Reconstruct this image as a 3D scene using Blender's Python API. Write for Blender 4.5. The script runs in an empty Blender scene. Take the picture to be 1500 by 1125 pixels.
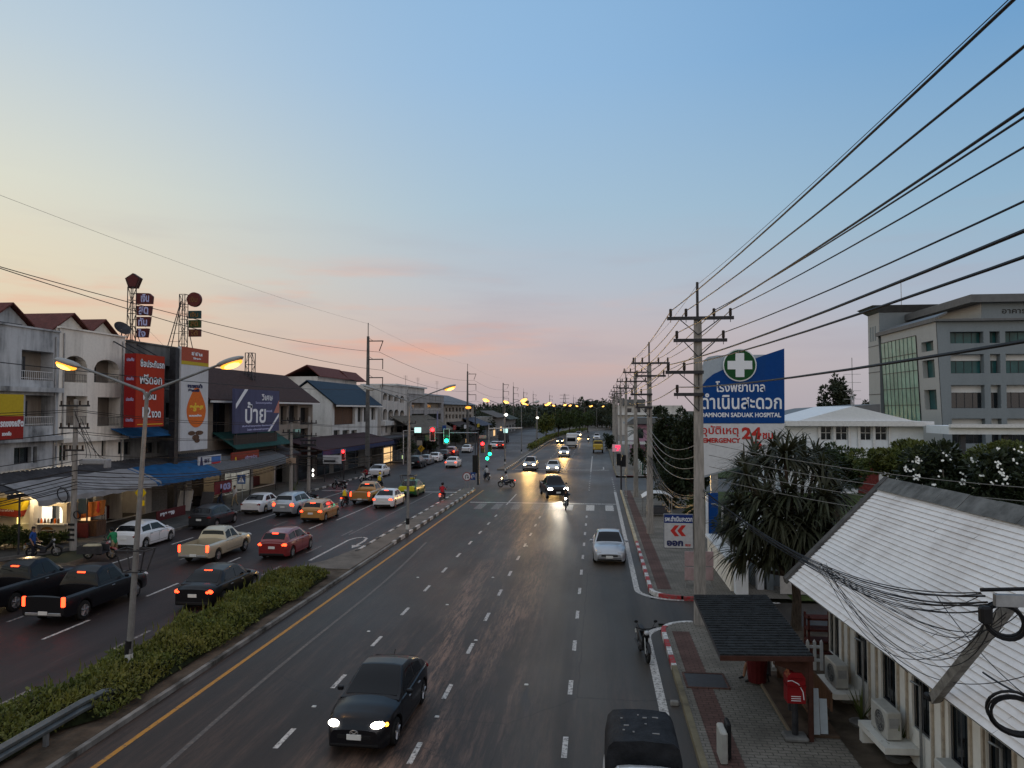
import bpy,bmesh,math,random
from mathutils import Vector,Matrix,Quaternion
R = math.radians
PI = math.pi
S = bpy.context.scene
COL = S.collection
# ------------------------------------------------------------------ camera
F = 1083.0                       # focal length in pixels of the 1500 px wide photograph
YAW,PITCH,CAMZ = math.atan(124 / F),math.atan(37.5 / F),8.0
cam_data = bpy.data.cameras.new('camera')
cam = bpy.data.objects.new('camera',cam_data)
COL.objects.link(cam)
cam_data.sensor_width = 36.0
cam_data.lens = 36.0 * F / 1500
cam_data.clip_start,cam_data.clip_end = 0.1,9000
cam.location = (0,0,CAMZ)
cam.rotation_euler = (PI / 2 + PITCH,0,YAW)
S.camera = cam
C_D = Vector((-math.sin(YAW) * math.cos(PITCH),math.cos(YAW) * math.cos(PITCH),math.sin(PITCH)))
C_R = Vector((math.cos(YAW),math.sin(YAW),0))
C_U = C_R.cross(C_D)
EYE = Vector((0,0,CAMZ))
def ray(u,v): return C_D * F + C_R * (u - 750) + C_U * (562.5 - v)
def gz(u,v,z=0.0):
    r = ray(u,v); return EYE + r * ((z - CAMZ) / r.z)
def gx(u,v,x):
    r = ray(u,v); return EYE + r * (x / r.x)
def gy(u,v,y):
    r = ray(u,v); return EYE + r * (y / r.y)
# ------------------------------------------------------------------ world and sun
SUN_ELEV,SUN_AZ = R(2.0),R(-62)       # azimuth from +Y towards +X (negative: to the left)
world = bpy.data.worlds.new('World'); S.world = world; world.use_nodes = True
wn,wl = world.node_tree.nodes,world.node_tree.links
wn.clear()
def N(t,**k):
    n = wn.new(t)
    for a,b in k.items(): setattr(n,a,b)
    return n
def lin(c):
    return tuple((x / 255 / 12.92 if x / 255 <= 0.04045 else ((x / 255 + 0.055) / 1.055) ** 2.4) for x in c)
w_out = N('ShaderNodeOutputWorld'); w_bg = N('ShaderNodeBackground'); wl.new(w_bg.outputs[0],w_out.inputs[0])
w_sky = N('ShaderNodeTexSky',sky_type='NISHITA',sun_disc=False,sun_elevation=SUN_ELEV,sun_rotation=SUN_AZ,air_density=1.0,dust_density=1.5,ozone_density=2.0)
w_tc = N('ShaderNodeTexCoord'); w_sep = N('ShaderNodeSeparateXYZ'); wl.new(w_tc.outputs['Generated'],w_sep.inputs[0])
def ramp(stops,src):
    n = N('ShaderNodeValToRGB'); e = n.color_ramp.elements
    while len(e) > 1: e.remove(e[-1])
    e[0].position = stops[0][0]; e[0].color = lin(stops[0][1]) + (1,)
    for p,c in stops[1:]:
        x = e.new(p); x.color = lin(c) + (1,)
    wl.new(src,n.inputs[0]); return n
def wmath(op,a,b=None,clamp=False):
    n = N('ShaderNodeMath',operation=op,use_clamp=clamp)
    for i,x in enumerate((a,b)):
        if x is None: continue
        if isinstance(x,(int,float)): n.inputs[i].default_value = x
        else: wl.new(x,n.inputs[i])
    return n.outputs[0]
def wmix(f,a,b):
    n = N('ShaderNodeMix',data_type='RGBA')
    for s,x in ((0,f),(6,a),(7,b)):
        if isinstance(x,(int,float)): n.inputs[s].default_value = x
        elif isinstance(x,tuple): n.inputs[s].default_value = x
        else: wl.new(x,n.inputs[s])
    return n.outputs[2]
Z = w_sep.outputs[2]
RW = ramp([(0.0,(214,188,168)),(0.05,(232,202,172)),(0.10,(233,211,180)),(0.17,(234,223,196)),(0.26,(226,226,210)),(0.40,(196,212,222)),(0.56,(164,196,224)),(0.75,(188,198,210)),(1,(188,196,208))],Z)
RM = ramp([(0.0,(186,170,174)),(0.05,(202,180,178)),(0.10,(205,188,188)),(0.16,(190,196,206)),(0.26,(172,198,217)),(0.42,(152,190,226)),(0.56,(142,184,224)),(0.75,(184,196,212)),(1,(188,196,208))],Z)
RE = ramp([(0.0,(174,172,180)),(0.06,(180,181,190)),(0.13,(170,184,202)),(0.22,(152,186,210)),(0.42,(112,162,208)),(0.56,(104,154,204)),(0.75,(180,194,212)),(1,(188,196,208))],Z)
w_az = N('ShaderNodeMath',operation='ARCTAN2'); wl.new(w_sep.outputs[0],w_az.inputs[0]); wl.new(w_sep.outputs[1],w_az.inputs[1])
def wrange(src,a,b):
    n = N('ShaderNodeMapRange',interpolation_type='SMOOTHSTEP'); wl.new(src,n.inputs[0])
    n.inputs[1].default_value,n.inputs[2].default_value = a,b; return n.outputs[0]
w_lm = wrange(w_az.outputs[0],R(-48),R(-2)); w_mr = wrange(w_az.outputs[0],R(-10),R(36))
w_grad = wmix(w_mr,wmix(w_lm,RW.outputs[0],RM.outputs[0]),RE.outputs[0])
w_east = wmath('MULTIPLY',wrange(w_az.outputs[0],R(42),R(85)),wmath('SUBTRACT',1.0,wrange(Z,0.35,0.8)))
w_grad = wmix(w_east,w_grad,lin((222,210,203)) + (1,))      # warm tone added to the unseen east sky to warm the facade light
# streaky dusk clouds low over the horizon
w_map = N('ShaderNodeMapping'); w_map.inputs['Scale'].default_value = (2.2,2.2,17.0); wl.new(w_tc.outputs['Generated'],w_map.inputs[0])
w_ns = N('ShaderNodeTexNoise'); w_ns.inputs['Scale'].default_value = 1.6; w_ns.inputs['Detail'].default_value = 6; w_ns.inputs['Roughness'].default_value = 0.55; wl.new(w_map.outputs[0],w_ns.inputs[0])
w_cl = wrange(w_ns.outputs[0],0.50,0.74)
w_band = wmath('MULTIPLY',wrange(Z,0.03,0.08),wmath('SUBTRACT',1.0,wrange(Z,0.13,0.22)))
w_warm = wmath('MULTIPLY',wmath('MULTIPLY',w_cl,w_band),wmath('SUBTRACT',1.0,wrange(w_az.outputs[0],R(-12),R(12))))
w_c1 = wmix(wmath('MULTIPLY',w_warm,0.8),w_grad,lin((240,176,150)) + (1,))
w_map2 = N('ShaderNodeMapping'); w_map2.inputs['Scale'].default_value = (3,3,22.0); w_map2.inputs['Location'].default_value = (4,1,7); wl.new(w_tc.outputs['Generated'],w_map2.inputs[0])
w_ns2 = N('ShaderNodeTexNoise'); w_ns2.inputs['Scale'].default_value = 1.3; w_ns2.inputs['Detail'].default_value = 5; wl.new(w_map2.outputs[0],w_ns2.inputs[0])
w_cl2 = wmath('MULTIPLY',wmath('MULTIPLY',wrange(w_ns2.outputs[0],0.48,0.72),wmath('SUBTRACT',1.0,wrange(Z,0.10,0.30))),0.32)
w_c2 = wmix(w_cl2,w_c1,lin((176,168,178)) + (1,))
w_dim = N('ShaderNodeVectorMath',operation='SCALE'); wl.new(w_sky.outputs[0],w_dim.inputs[0]); w_dim.inputs[3].default_value = 0.06
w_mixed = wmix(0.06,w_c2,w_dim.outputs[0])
# unseen sky overhead and behind the viewer is raised to brighten the walls
w_back = wmath('ADD',1.0,wmath('ADD',wmath('MULTIPLY',wrange(wmath('MULTIPLY',w_sep.outputs[1],-1.0),-0.1,0.6),0.30),wmath('MULTIPLY',wrange(Z,0.6,0.9),0.15)))
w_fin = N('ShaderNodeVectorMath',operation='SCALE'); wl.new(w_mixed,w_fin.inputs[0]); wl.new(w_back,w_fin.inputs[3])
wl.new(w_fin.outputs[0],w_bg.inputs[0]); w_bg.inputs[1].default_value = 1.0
sun_d = bpy.data.lights.new('sun','SUN'); sun_d.energy = 0.14; sun_d.angle = R(12); sun_d.color = (1.0,0.72,0.5)
sun = bpy.data.objects.new('sun',sun_d); COL.objects.link(sun)
_sd = Vector((math.sin(SUN_AZ) * math.cos(SUN_ELEV),math.cos(SUN_AZ) * math.cos(SUN_ELEV),math.sin(SUN_ELEV)))
sun.rotation_euler = _sd.to_track_quat('Z','Y').to_euler()
S.view_settings.view_transform = 'Standard'; S.view_settings.look = 'None'
S.view_settings.exposure = 0.0; S.view_settings.gamma = 1.0; S.view_settings.use_curve_mapping = False
S.render.engine = 'CYCLES'
S.cycles.use_denoising = True
S.cycles.max_bounces = 5; S.cycles.diffuse_bounces = 2; S.cycles.glossy_bounces = 3; S.cycles.transparent_max_bounces = 6
S.cycles.sample_clamp_indirect = 3.0; S.cycles.sample_clamp_direct = 30.0
S.cycles.caustics_reflective = False; S.cycles.caustics_refractive = False
# ------------------------------------------------------------------ helpers: meshes, things, materials
rnd = random.Random(7)
class MB:
    """collects faces and links them as ONE mesh object"""
    def __init__(s): s.v,s.f,s.m,s.x = [],[],[],None
    def add(s,vs,fs,m=0):
        b = len(s.v)
        s.v += [tuple(s.x @ Vector(p)) for p in vs] if s.x is not None else [tuple(p) for p in vs]
        s.f += [tuple(i + b for i in q) for q in fs]; s.m += [m] * len(fs); return s
    def box(s,x0,x1,y0,y1,z0,z1,m=0):
        return s.add([(x0,y0,z0),(x1,y0,z0),(x1,y1,z0),(x0,y1,z0),(x0,y0,z1),(x1,y0,z1),(x1,y1,z1),(x0,y1,z1)],
                     [(3,2,1,0),(4,5,6,7),(0,1,5,4),(1,2,6,5),(2,3,7,6),(3,0,4,7)],m)
    def bbox(s,c,sz,b=0.02,m=0):
        """box with chamfered edges: centre, size"""
        hx,hy,hz = (k / 2 for k in sz); vs = []; idx = {}
        for sx in (-1,1):
            for sy in (-1,1):
                for sz_ in (-1,1):
                    for a in range(3):
                        d = [hx,hy,hz]
                        for k in range(3):
                            if k != a: d[k] -= b
                        idx[(sx,sy,sz_,a)] = len(vs); vs.append((c[0] + sx * d[0],c[1] + sy * d[1],c[2] + sz_ * d[2]))
        fs = []
        for a in range(3):
            o = [k for k in range(3) if k != a]
            for sg in (-1,1):
                q = []
                for p,r in ((-1,-1),(1,-1),(1,1),(-1,1)):
                    k = [0,0,0]; k[a] = sg; k[o[0]] = p; k[o[1]] = r; q.append(idx[(*k,a)])
                fs.append(tuple(q))
            for p in (-1,1):
                for r in (-1,1):
                    q = []
                    for e,ax in ((-1,o[0]),(1,o[0]),(1,o[1]),(-1,o[1])):
                        k = [0,0,0]; k[a] = e; k[o[0]] = p; k[o[1]] = r; q.append(idx[(*k,ax)])
                    fs.append(tuple(q))
        for sx in (-1,1):
            for sy in (-1,1):
                for sz_ in (-1,1): fs.append(tuple(idx[(sx,sy,sz_,a)] for a in range(3)))
        return s.add(vs,fs,m)
    def quad(s,*p,m=0): return s.add(p,[tuple(range(len(p)))],m)
    def slab(s,pts,d,m=0):
        """polygon extruded by the vector d"""
        n = len(pts); d = Vector(d); p = [Vector(q) for q in pts]
        return s.add(p + [q + d for q in p],[tuple(range(n - 1,-1,-1)),tuple(range(n,2 * n))] + [(i,(i + 1) % n,(i + 1) % n + n,i + n) for i in range(n)],m)
    def tube(s,pts,r,n=8,m=0,cap=True):
        pts = [Vector(p) for p in pts]; k = len(pts); rs = r if isinstance(r,(list,tuple)) else [r] * k
        vs,fs = [],[]; up = None
        for i,p in enumerate(pts):
            t = (pts[min(i + 1,k - 1)] - pts[max(i - 1,0)]).normalized()
            if up is None: up = t.orthogonal().normalized()
            up = (up - t * up.dot(t)); up = up.normalized() if up.length > 1e-6 else t.orthogonal().normalized()
            w = t.cross(up)
            vs += [p + (up * math.cos(2 * PI * j / n) + w * math.sin(2 * PI * j / n)) * rs[i] for j in range(n)]
        for i in range(k - 1):
            for j in range(n):
                a,b = i * n + j,i * n + (j + 1) % n
                fs.append((a,b,b + n,a + n))
        if cap: fs += [tuple(range(n - 1,-1,-1)),tuple(range((k - 1) * n,k * n))]
        return s.add(vs,fs,m)
    def cyl(s,c,ax,r,h,n=12,m=0):
        c = Vector(c); a = Vector(ax).normalized() * h / 2
        return s.tube([c - a,c + a],r,n,m)
    def ball(s,c,r,m=0,nu=10,nv=6):
        rx,ry,rz = r if isinstance(r,(tuple,list)) else (r,r,r); vs,fs = [],[]
        for i in range(nv + 1):
            th = PI * i / nv
            for j in range(nu):
                ph = 2 * PI * j / nu
                vs.append((c[0] + rx * math.sin(th) * math.cos(ph),c[1] + ry * math.sin(th) * math.sin(ph),c[2] + rz * math.cos(th)))
        for i in range(nv):
            for j in range(nu):
                a,b = i * nu + j,i * nu + (j + 1) % nu
                fs.append((a,a + nu,b + nu,b))
        return s.add(vs,fs,m)
    def build(s,name,mats,parent=None,smooth=False,world=True,loc=None):
        me = bpy.data.meshes.new(name)
        off = Vector((0,0,0))
        if parent is not None and world:
            p = parent
            while p is not None: off += p.location; p = p.parent
        if loc is not None: off = Vector(loc)
        me.from_pydata([tuple(Vector(v) - off) for v in s.v],[],s.f)
        mats = mats if isinstance(mats,(list,tuple)) else [mats]
        for k in mats: me.materials.append(k)
        if len(mats) > 1: me.polygons.foreach_set('material_index',s.m)
        if smooth:
            me.polygons.foreach_set('use_smooth',[True] * len(s.f)); me.set_sharp_from_angle(angle=R(smooth if smooth > 1 else 40))
        me.update()
        o = bpy.data.objects.new(name,me); COL.objects.link(o)
        if parent is not None: o.parent = parent
        if loc is not None: o.location = loc
        return o
def tag(o,label,cat,group=None,kind=None):
    o['label'] = label; o['category'] = cat
    if group: o['group'] = group
    if kind: o['kind'] = kind
    return o
def thing(name,label,cat,loc=(0,0,0),rz=0.0,group=None):
    o = bpy.data.objects.new(name,None); COL.objects.link(o); o.location = loc; o.rotation_euler = (0,0,rz); o.empty_display_size = 0.3
    return tag(o,label,cat,group)
def structure(o,label=None,cat=None):
    o['kind'] = 'structure'
    if label: o['label'] = label
    if cat: o['category'] = cat
    return o
KIDS = {}
def dup(root,loc,rz,label=None,group=None,name=None):
    kids = {}
    def cp(o,par):
        c = o.copy(); COL.objects.link(c)
        if par is not None: c.parent = par
        for k in o.children: cp(k,c)
        return c
    r = cp(root,None); r.location = loc; r.rotation_euler = (0,0,rz)
    if label: r['label'] = label
    if group: r['group'] = group
    return r
def setmat(o,m,slot=0):
    o.material_slots[slot].link = 'OBJECT'; o.material_slots[slot].material = m
MATS = {}
def mat(name,c,r=0.6,metal=0.0,var=0.12,sc=6.0,bump=0.0,bsc=None,emit=None,es=0.0,spec=0.14,stretch=None,coat=0.0):
    if name in MATS: return MATS[name]
    m = bpy.data.materials.new(name); m.use_nodes = True; MATS[name] = m
    nt = m.node_tree; b = nt.nodes['Principled BSDF']
    b.inputs['Roughness'].default_value = r; b.inputs['Metallic'].default_value = metal; b.inputs['Specular IOR Level'].default_value = spec
    if coat: b.inputs['Coat Weight'].default_value = coat; b.inputs['Coat Roughness'].default_value = 0.04
    c = tuple(c)
    b.inputs['Base Color'].default_value = c + (1,)
    if emit is not None:
        b.inputs['Emission Color'].default_value = tuple(emit) + (1,); b.inputs['Emission Strength'].default_value = es
        m.cycles.emission_sampling = 'AUTO' if es >= 4 else 'NONE'
    if var or bump:
        tc = nt.nodes.new('ShaderNodeTexCoord'); mp = nt.nodes.new('ShaderNodeMapping'); nt.links.new(tc.outputs['Object'],mp.inputs[0])
        if stretch: mp.inputs['Scale'].default_value = stretch
        ns = nt.nodes.new('ShaderNodeTexNoise'); ns.inputs['Scale'].default_value = sc; ns.inputs['Detail'].default_value = 7; ns.inputs['Roughness'].default_value = 0.62
        nt.links.new(mp.outputs[0],ns.inputs[0])
        if var:
            cr = nt.nodes.new('ShaderNodeValToRGB'); e = cr.color_ramp.elements
            e[0].position,e[1].position = 0.32,0.68
            e[0].color = tuple(max(0,k * (1 - var)) for k in c) + (1,); e[1].color = tuple(min(1,k * (1 + var)) for k in c) + (1,)
            nt.links.new(ns.outputs[0],cr.inputs[0]); nt.links.new(cr.outputs[0],b.inputs['Base Color'])
        if bump:
            n2 = nt.nodes.new('ShaderNodeTexNoise'); n2.inputs['Scale'].default_value = bsc or sc * 6; n2.inputs['Detail'].default_value = 4
            nt.links.new(mp.outputs[0],n2.inputs[0])
            bp = nt.nodes.new('ShaderNodeBump'); bp.inputs['Strength'].default_value = bump; bp.inputs['Distance'].default_value = 0.03
            nt.links.new(n2.outputs[0],bp.inputs['Height']); nt.links.new(bp.outputs[0],b.inputs['Normal'])
    return m
def glow(name,c,e): return mat(name,(0.02,0.02,0.02),0.4,var=0,emit=c,es=e)
class NT:
    """small node-tree helper for the special materials"""
    def __init__(s,name,rough=0.7,spec=0.12):
        s.m = bpy.data.materials.new(name); s.m.use_nodes = True; s.t = s.m.node_tree; s.b = s.t.nodes['Principled BSDF']; MATS[name] = s.m
        s.b.inputs['Roughness'].default_value = rough; s.b.inputs['Specular IOR Level'].default_value = spec
        s.tc = s.t.nodes.new('ShaderNodeTexCoord')
    def n(s,t,**k):
        x = s.t.nodes.new(t)
        for a,b in k.items(): setattr(x,a,b)
        return x
    def l(s,a,b): s.t.links.new(a,b)
    def mp(s,scale=(1,1,1),rot=(0,0,0),loc=(0,0,0),src='Object'):
        m = s.n('ShaderNodeMapping'); m.inputs['Scale'].default_value = scale; m.inputs['Rotation'].default_value = rot; m.inputs['Location'].default_value = loc
        s.l(s.tc.outputs[src],m.inputs[0]); return m.outputs[0]
    def noise(s,vec,sc,det=6,ro=0.6):
        x = s.n('ShaderNodeTexNoise'); x.inputs['Scale'].default_value = sc; x.inputs['Detail'].default_value = det; x.inputs['Roughness'].default_value = ro; s.l(vec,x.inputs[0]); return x.outputs[0]
    def ramp(s,src,stops):
        x = s.n('ShaderNodeValToRGB'); e = x.color_ramp.elements
        while len(e) > 1: e.remove(e[-1])
        f = lambda c: (c,c,c,1) if isinstance(c,(int,float)) else tuple(c) + (1,)
        e[0].position = stops[0][0]; e[0].color = f(stops[0][1])
        for p,c in stops[1:]: e.new(p).color = f(c)
        s.l(src,x.inputs[0]); return x.outputs[0]
    def mix(s,fac,a,b,mode='MIX'):
        x = s.n('ShaderNodeMix',data_type='RGBA',blend_type=mode)
        for i,q in ((0,fac),(6,a),(7,b)):
            if isinstance(q,(int,float)): x.inputs[i].default_value = q
            elif isinstance(q,tuple): x.inputs[i].default_value = q if len(q) == 4 else q + (1,)
            else: s.l(q,x.inputs[i])
        return x.outputs[2]
    def bump(s,src,st=0.3,d=0.02):
        x = s.n('ShaderNodeBump'); x.inputs['Strength'].default_value = st; x.inputs['Distance'].default_value = d; s.l(src,x.inputs['Height']); s.l(x.outputs[0],s.b.inputs['Normal'])
    def color(s,src): s.l(src,s.b.inputs['Base Color']); return s.m
# --- text as flat extruded meshes
_fonts = {}
def text_mesh(body,size,depth=0.01,bold=0.0):
    cu = bpy.data.curves.new('lettering','FONT'); cu.body = body; cu.size = size; cu.extrude = depth; cu.offset = bold; cu.align_x = 'CENTER'; cu.align_y = 'CENTER'; cu.resolution_u = 2
    ob = bpy.data.objects.new('lettering',cu); COL.objects.link(ob)
    me = bpy.data.meshes.new_from_object(ob.evaluated_get(bpy.context.evaluated_depsgraph_get()))
    bpy.data.objects.remove(ob); bpy.data.curves.remove(cu); return me
def text(body,width,height,pos,face,m,parent,name='lettering',depth=0.012,bold=0.0,skew=0.0):
    """flat lettering: fits width x height (metres), centred at pos (world), facing '-y', '+x', '-x' or a yaw angle"""
    me = text_mesh(body,1.0,0.0,bold / max(height,0.01))
    if not me.vertices: return None
    xs = [v.co.x for v in me.vertices]; ys = [v.co.y for v in me.vertices]
    w,h = max(xs) - min(xs),max(ys) - min(ys); cx,cy = (max(xs) + min(xs)) / 2,(max(ys) + min(ys)) / 2
    sx = width / w if width else height / h; sy = height / h if height else sx
    a = {'-y': 0.0,'+x': PI / 2,'-x': -PI / 2,'+y': PI}.get(face,face)
    ex,ez = Vector((math.cos(a),math.sin(a),0)),Vector((0,0,1)); nn = Vector((math.sin(a),-math.cos(a),0))
    off = Vector((0,0,0)); p = parent
    while p is not None: off += p.location; p = p.parent
    for v in me.vertices:
        x,y = (v.co.x - cx) * sx,(v.co.y - cy) * sy
        v.co = Vector(pos) + ex * (x + skew * y) + ez * y + nn * depth - off
    me.materials.clear(); me.materials.append(m)
    o = bpy.data.objects.new(name,me); COL.objects.link(o); o.parent = parent; return o
# ------------------------------------------------------------------ materials
def wear_asphalt(name,base,dust,amount,rough=0.42,band=None,pale=None):
    k = NT(name,rough,0.18)
    def mul(a,b):
        x = k.n('ShaderNodeMath',operation='MULTIPLY')
        for i,q in enumerate((a,b)):
            if isinstance(q,(int,float)): x.inputs[i].default_value = q
            else: k.l(q,x.inputs[i])
        return x.outputs[0]
    sp = k.n('ShaderNodeSeparateXYZ'); k.l(k.tc.outputs['Object'],sp.inputs[0])
    def rng(src,a,b):
        x = k.n('ShaderNodeMapRange',interpolation_type='SMOOTHSTEP'); k.l(src,x.inputs[0]); x.inputs[1].default_value,x.inputs[2].default_value = a,b; return x.outputs[0]
    g = k.noise(k.mp(),55,5,0.7)
    patch = k.noise(k.mp((0.12,0.05,1)),1.0,6,0.6)
    streak = k.noise(k.mp((0.9,0.05,1)),1.0,9,0.78)
    fine = k.noise(k.mp((7.0,0.6,1)),1.0,9,0.85)
    c = k.mix(k.ramp(patch,[(0.35,0),(0.68,1)]),tuple(b * 0.78 for b in base),tuple(b * 1.25 for b in base))
    if pale is not None: c = k.mix(mul(rng(sp.outputs[0],pale[0],pale[1]),0.75),c,pale[2])
    m2 = mul(mul(k.ramp(streak,[(0.44,0),(0.58,1)]),k.ramp(fine,[(0.43,0.0),(0.56,1)])),amount)
    blot = k.ramp(k.noise(k.mp((0.22,0.045,1),loc=(7,2,0)),1.0,6,0.7),[(0.36,0.10),(0.56,1.0)]); m2 = mul(m2,blot)
    if band is not None:
        ad = k.n('ShaderNodeMath',operation='ADD'); k.l(mul(mul(rng(sp.outputs[0],band[0],band[0] + 2.6),rng(sp.outputs[0],band[1],band[1] - 2.2)),0.95),ad.inputs[0]); ad.inputs[1].default_value = 0.20; m2 = mul(m2,ad.outputs[0])
    c = k.mix(m2,c,dust)
    dark = k.noise(k.mp((0.8,0.02,1),loc=(3,1,0)),1.0,4,0.6)
    c = k.mix(k.ramp(dark,[(0.50,0),(0.70,0.6)]),c,tuple(b * 0.42 for b in base))
    # cracks and sealed seams
    vo = k.n('ShaderNodeTexVoronoi',feature='DISTANCE_TO_EDGE'); wv = k.mix(0.10,k.mp((0.16,0.09,1)),k.noise(k.mp(),0.8,5,0.7)); k.l(wv,vo.inputs[0]); vo.inputs['Scale'].default_value = 1.0
    crack = k.ramp(vo.outputs[0],[(0.0,0.6),(0.004,0.0)])
    c = k.mix(crack,c,(0.014,0.013,0.013))
    c = k.mix(k.ramp(g,[(0.3,0.35),(0.7,0)]),c,(0.006,0.006,0.006))
    rr = k.ramp(patch,[(0.3,rough - 0.08),(0.7,rough + 0.16)]); k.l(rr,k.b.inputs['Roughness'])
    k.bump(g,0.35,0.01); return k.color(c)
M_ROAD = wear_asphalt('asphalt_in',(0.033,0.0255,0.0225),(0.26,0.155,0.11),1.0,.48,(-8.4,-1.6),(-3.2,-0.6,(0.072,0.064,0.055)))
M_ROAD2 = wear_asphalt('asphalt_out',(0.033,0.0245,0.0235),(0.08,0.053,0.047),0.7,.5)
def worn_paint(name,c,lo=0.40):
    k = NT(name,0.55); n = k.noise(k.mp(),9,8,0.75)
    return k.color(k.mix(k.ramp(n,[(lo,0),(lo + 0.12,1)]),(0.09,0.08,0.075),tuple(c)))
M_LINE = worn_paint('road_paint_white',(0.50,0.47,0.44))
M_YELL = worn_paint('road_paint_yellow',(0.40,0.19,0.035),0.36)
M_FAINT = worn_paint('road_paint_faded',(0.26,0.235,0.22),0.46)
def stripes(name,a,b,period,axis=1,wear=True):
    k = NT(name,0.6); sp = k.n('ShaderNodeSeparateXYZ'); k.l(k.tc.outputs['Object'],sp.inputs[0])
    md = k.n('ShaderNodeMath',operation='PINGPONG'); k.l(sp.outputs[axis],md.inputs[0]); md.inputs[1].default_value = period
    gt = k.n('ShaderNodeMath',operation='GREATER_THAN'); k.l(md.outputs[0],gt.inputs[0]); gt.inputs[1].default_value = period / 2
    c = k.mix(gt.outputs[0],tuple(a),tuple(b))
    if wear: c = k.mix(k.ramp(k.noise(k.mp(),7,8,0.7),[(0.42,0.65),(0.56,0)]),c,(0.13,0.12,0.11))
    return k.color(c)
M_KBW = stripes('kerb_black_white',(0.03,0.03,0.03),(0.55,0.54,0.52),1.0)
M_KRW = stripes('kerb_red_white',(0.36,0.03,0.035),(0.62,0.6,0.58),0.8)
M_KRWX = stripes('kerb_red_white_across',(0.36,0.03,0.035),(0.62,0.6,0.58),1.0,0)
M_CONC = mat('concrete',(0.20,0.19,0.175),0.85,var=0.3,sc=2.5,bump=0.3)
M_CONCD = mat('concrete_weathered',(0.13,0.125,0.12),0.85,var=0.45,sc=1.6,bump=0.4)
M_POLE = mat('concrete_pole',(0.27,0.25,0.23),0.85,var=0.28,sc=3,bump=0.25,stretch=(4,4,0.6))
M_STEEL = mat('galvanised_steel',(0.30,0.31,0.32),0.45,0.7,var=0.2,sc=4)
M_DSTEEL = mat('dark_steel',(0.045,0.045,0.05),0.5,0.5,var=0.3,sc=4)
M_BLACK = mat('black_rubber',(0.012,0.012,0.013),0.55,var=0.2)
M_WIRE = mat('cable_sheath',(0.016,0.016,0.018),0.5,var=0.1)
M_WIREL = mat('aluminium_conductor',(0.20,0.19,0.18),0.5,0.3,var=0.1)
def pavers(name,c1,c2,mortar,sx,sy,bump=0.4):
    k = NT(name,0.8); br = k.n('ShaderNodeTexBrick'); br.offset = 0.5
    k.l(k.mp((sx,sy,1)),br.inputs[0]); br.inputs['Scale'].default_value = 1.0; br.inputs['Mortar Size'].default_value = 0.045; br.inputs['Mortar Smooth'].default_value = 0.3
    br.inputs['Brick Width'].default_value = 1.0; br.inputs['Row Height'].default_value = 0.5
    for i,c in (('Color1',c1),('Color2',c2),('Mortar',mortar)): br.inputs[i].default_value = c + (1,)
    st = k.noise(k.mp(),0.7,7,0.65)
    c = k.mix(k.ramp(st,[(0.35,0.75),(0.62,0)]),br.outputs[0],tuple(x * 0.42 for x in c1))
    c = k.mix(k.ramp(k.noise(k.mp(),14,5,0.7),[(0.3,0.4),(0.6,0)]),c,(0.03,0.028,0.025))
    k.bump(br.outputs[1],-bump,0.01); return k.color(c)
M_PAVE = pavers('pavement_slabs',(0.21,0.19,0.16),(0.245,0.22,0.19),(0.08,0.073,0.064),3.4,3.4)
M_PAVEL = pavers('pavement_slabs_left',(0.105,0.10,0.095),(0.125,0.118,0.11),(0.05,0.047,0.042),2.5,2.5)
M_TACT = pavers('red_tactile_tiles',(0.135,0.075,0.063),(0.155,0.086,0.072),(0.055,0.037,0.032),3.4,3.4,0.7)
M_EARTH = mat('yard_earth',(0.075,0.058,0.043),0.95,var=0.5,sc=1.3,bump=0.5)
M_GROUND = mat('field_soil',(0.045,0.048,0.03),0.95,var=0.5,sc=0.12)
M_GRASS = mat('grass_turf',(0.045,0.062,0.018),0.9,var=0.5,sc=2.0,bump=0.6)
def foliage(name,a,b,trans=0.25):
    k = NT(name,0.62,0.3); g = k.n('ShaderNodeNewGeometry')
    c = k.mix(g.outputs['Random Per Island'],tuple(a),tuple(b))
    c = k.mix(k.ramp(k.noise(k.mp((.55,.55,.55)),1.0,5,.65),[(.40,.0),(.68,.65)]),c,(b[0] * 1.15,b[1] * .85,b[2] * .7)); c = k.mix(k.ramp(k.noise(k.mp((.9,.9,.9),loc=(5,3,1)),1.0,4,.6),[(.50,.0),(.70,.55)]),c,tuple(x * .55 for x in a)); k.color(c)
    k.b.inputs['Subsurface Weight'].default_value = 0.0
    tr = k.n('ShaderNodeBsdfTranslucent'); k.l(c,tr.inputs[0]); ms = k.n('ShaderNodeMixShader'); ms.inputs[0].default_value = trans
    k.l(k.b.outputs[0],ms.inputs[1]); k.l(tr.outputs[0],ms.inputs[2]); k.l(ms.outputs[0],k.t.nodes['Material Output'].inputs[0]); return k.m
M_LEAF = foliage('leaf_green',(0.018,0.032,0.010),(0.055,0.085,0.022))
M_LEAFY = foliage('leaf_yellow_green',(0.045,0.065,0.014),(0.10,0.125,0.028))
M_LEAFD = foliage('leaf_dark',(0.010,0.018,0.009),(0.032,0.048,0.020))
M_HEDGE = foliage('hedge_leaf',(0.045,0.068,0.012),(0.135,0.155,0.03))
M_STRAP = foliage('strap_leaf',(0.013,0.017,0.010),(0.055,0.064,0.034))
M_FAR = foliage('far_leaf',(0.020,0.030,0.020),(0.050,0.066,0.040))
M_PETAL = mat('white_petal',(0.80,0.79,0.74),0.5,var=0.05)
M_BARK = mat('bark',(0.055,0.042,0.032),0.9,var=0.4,sc=6,bump=0.6,stretch=(3,3,0.7))
M_BARKL = mat('pale_bark',(0.14,0.12,0.10),0.9,var=0.35,sc=6,bump=0.6)
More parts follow.
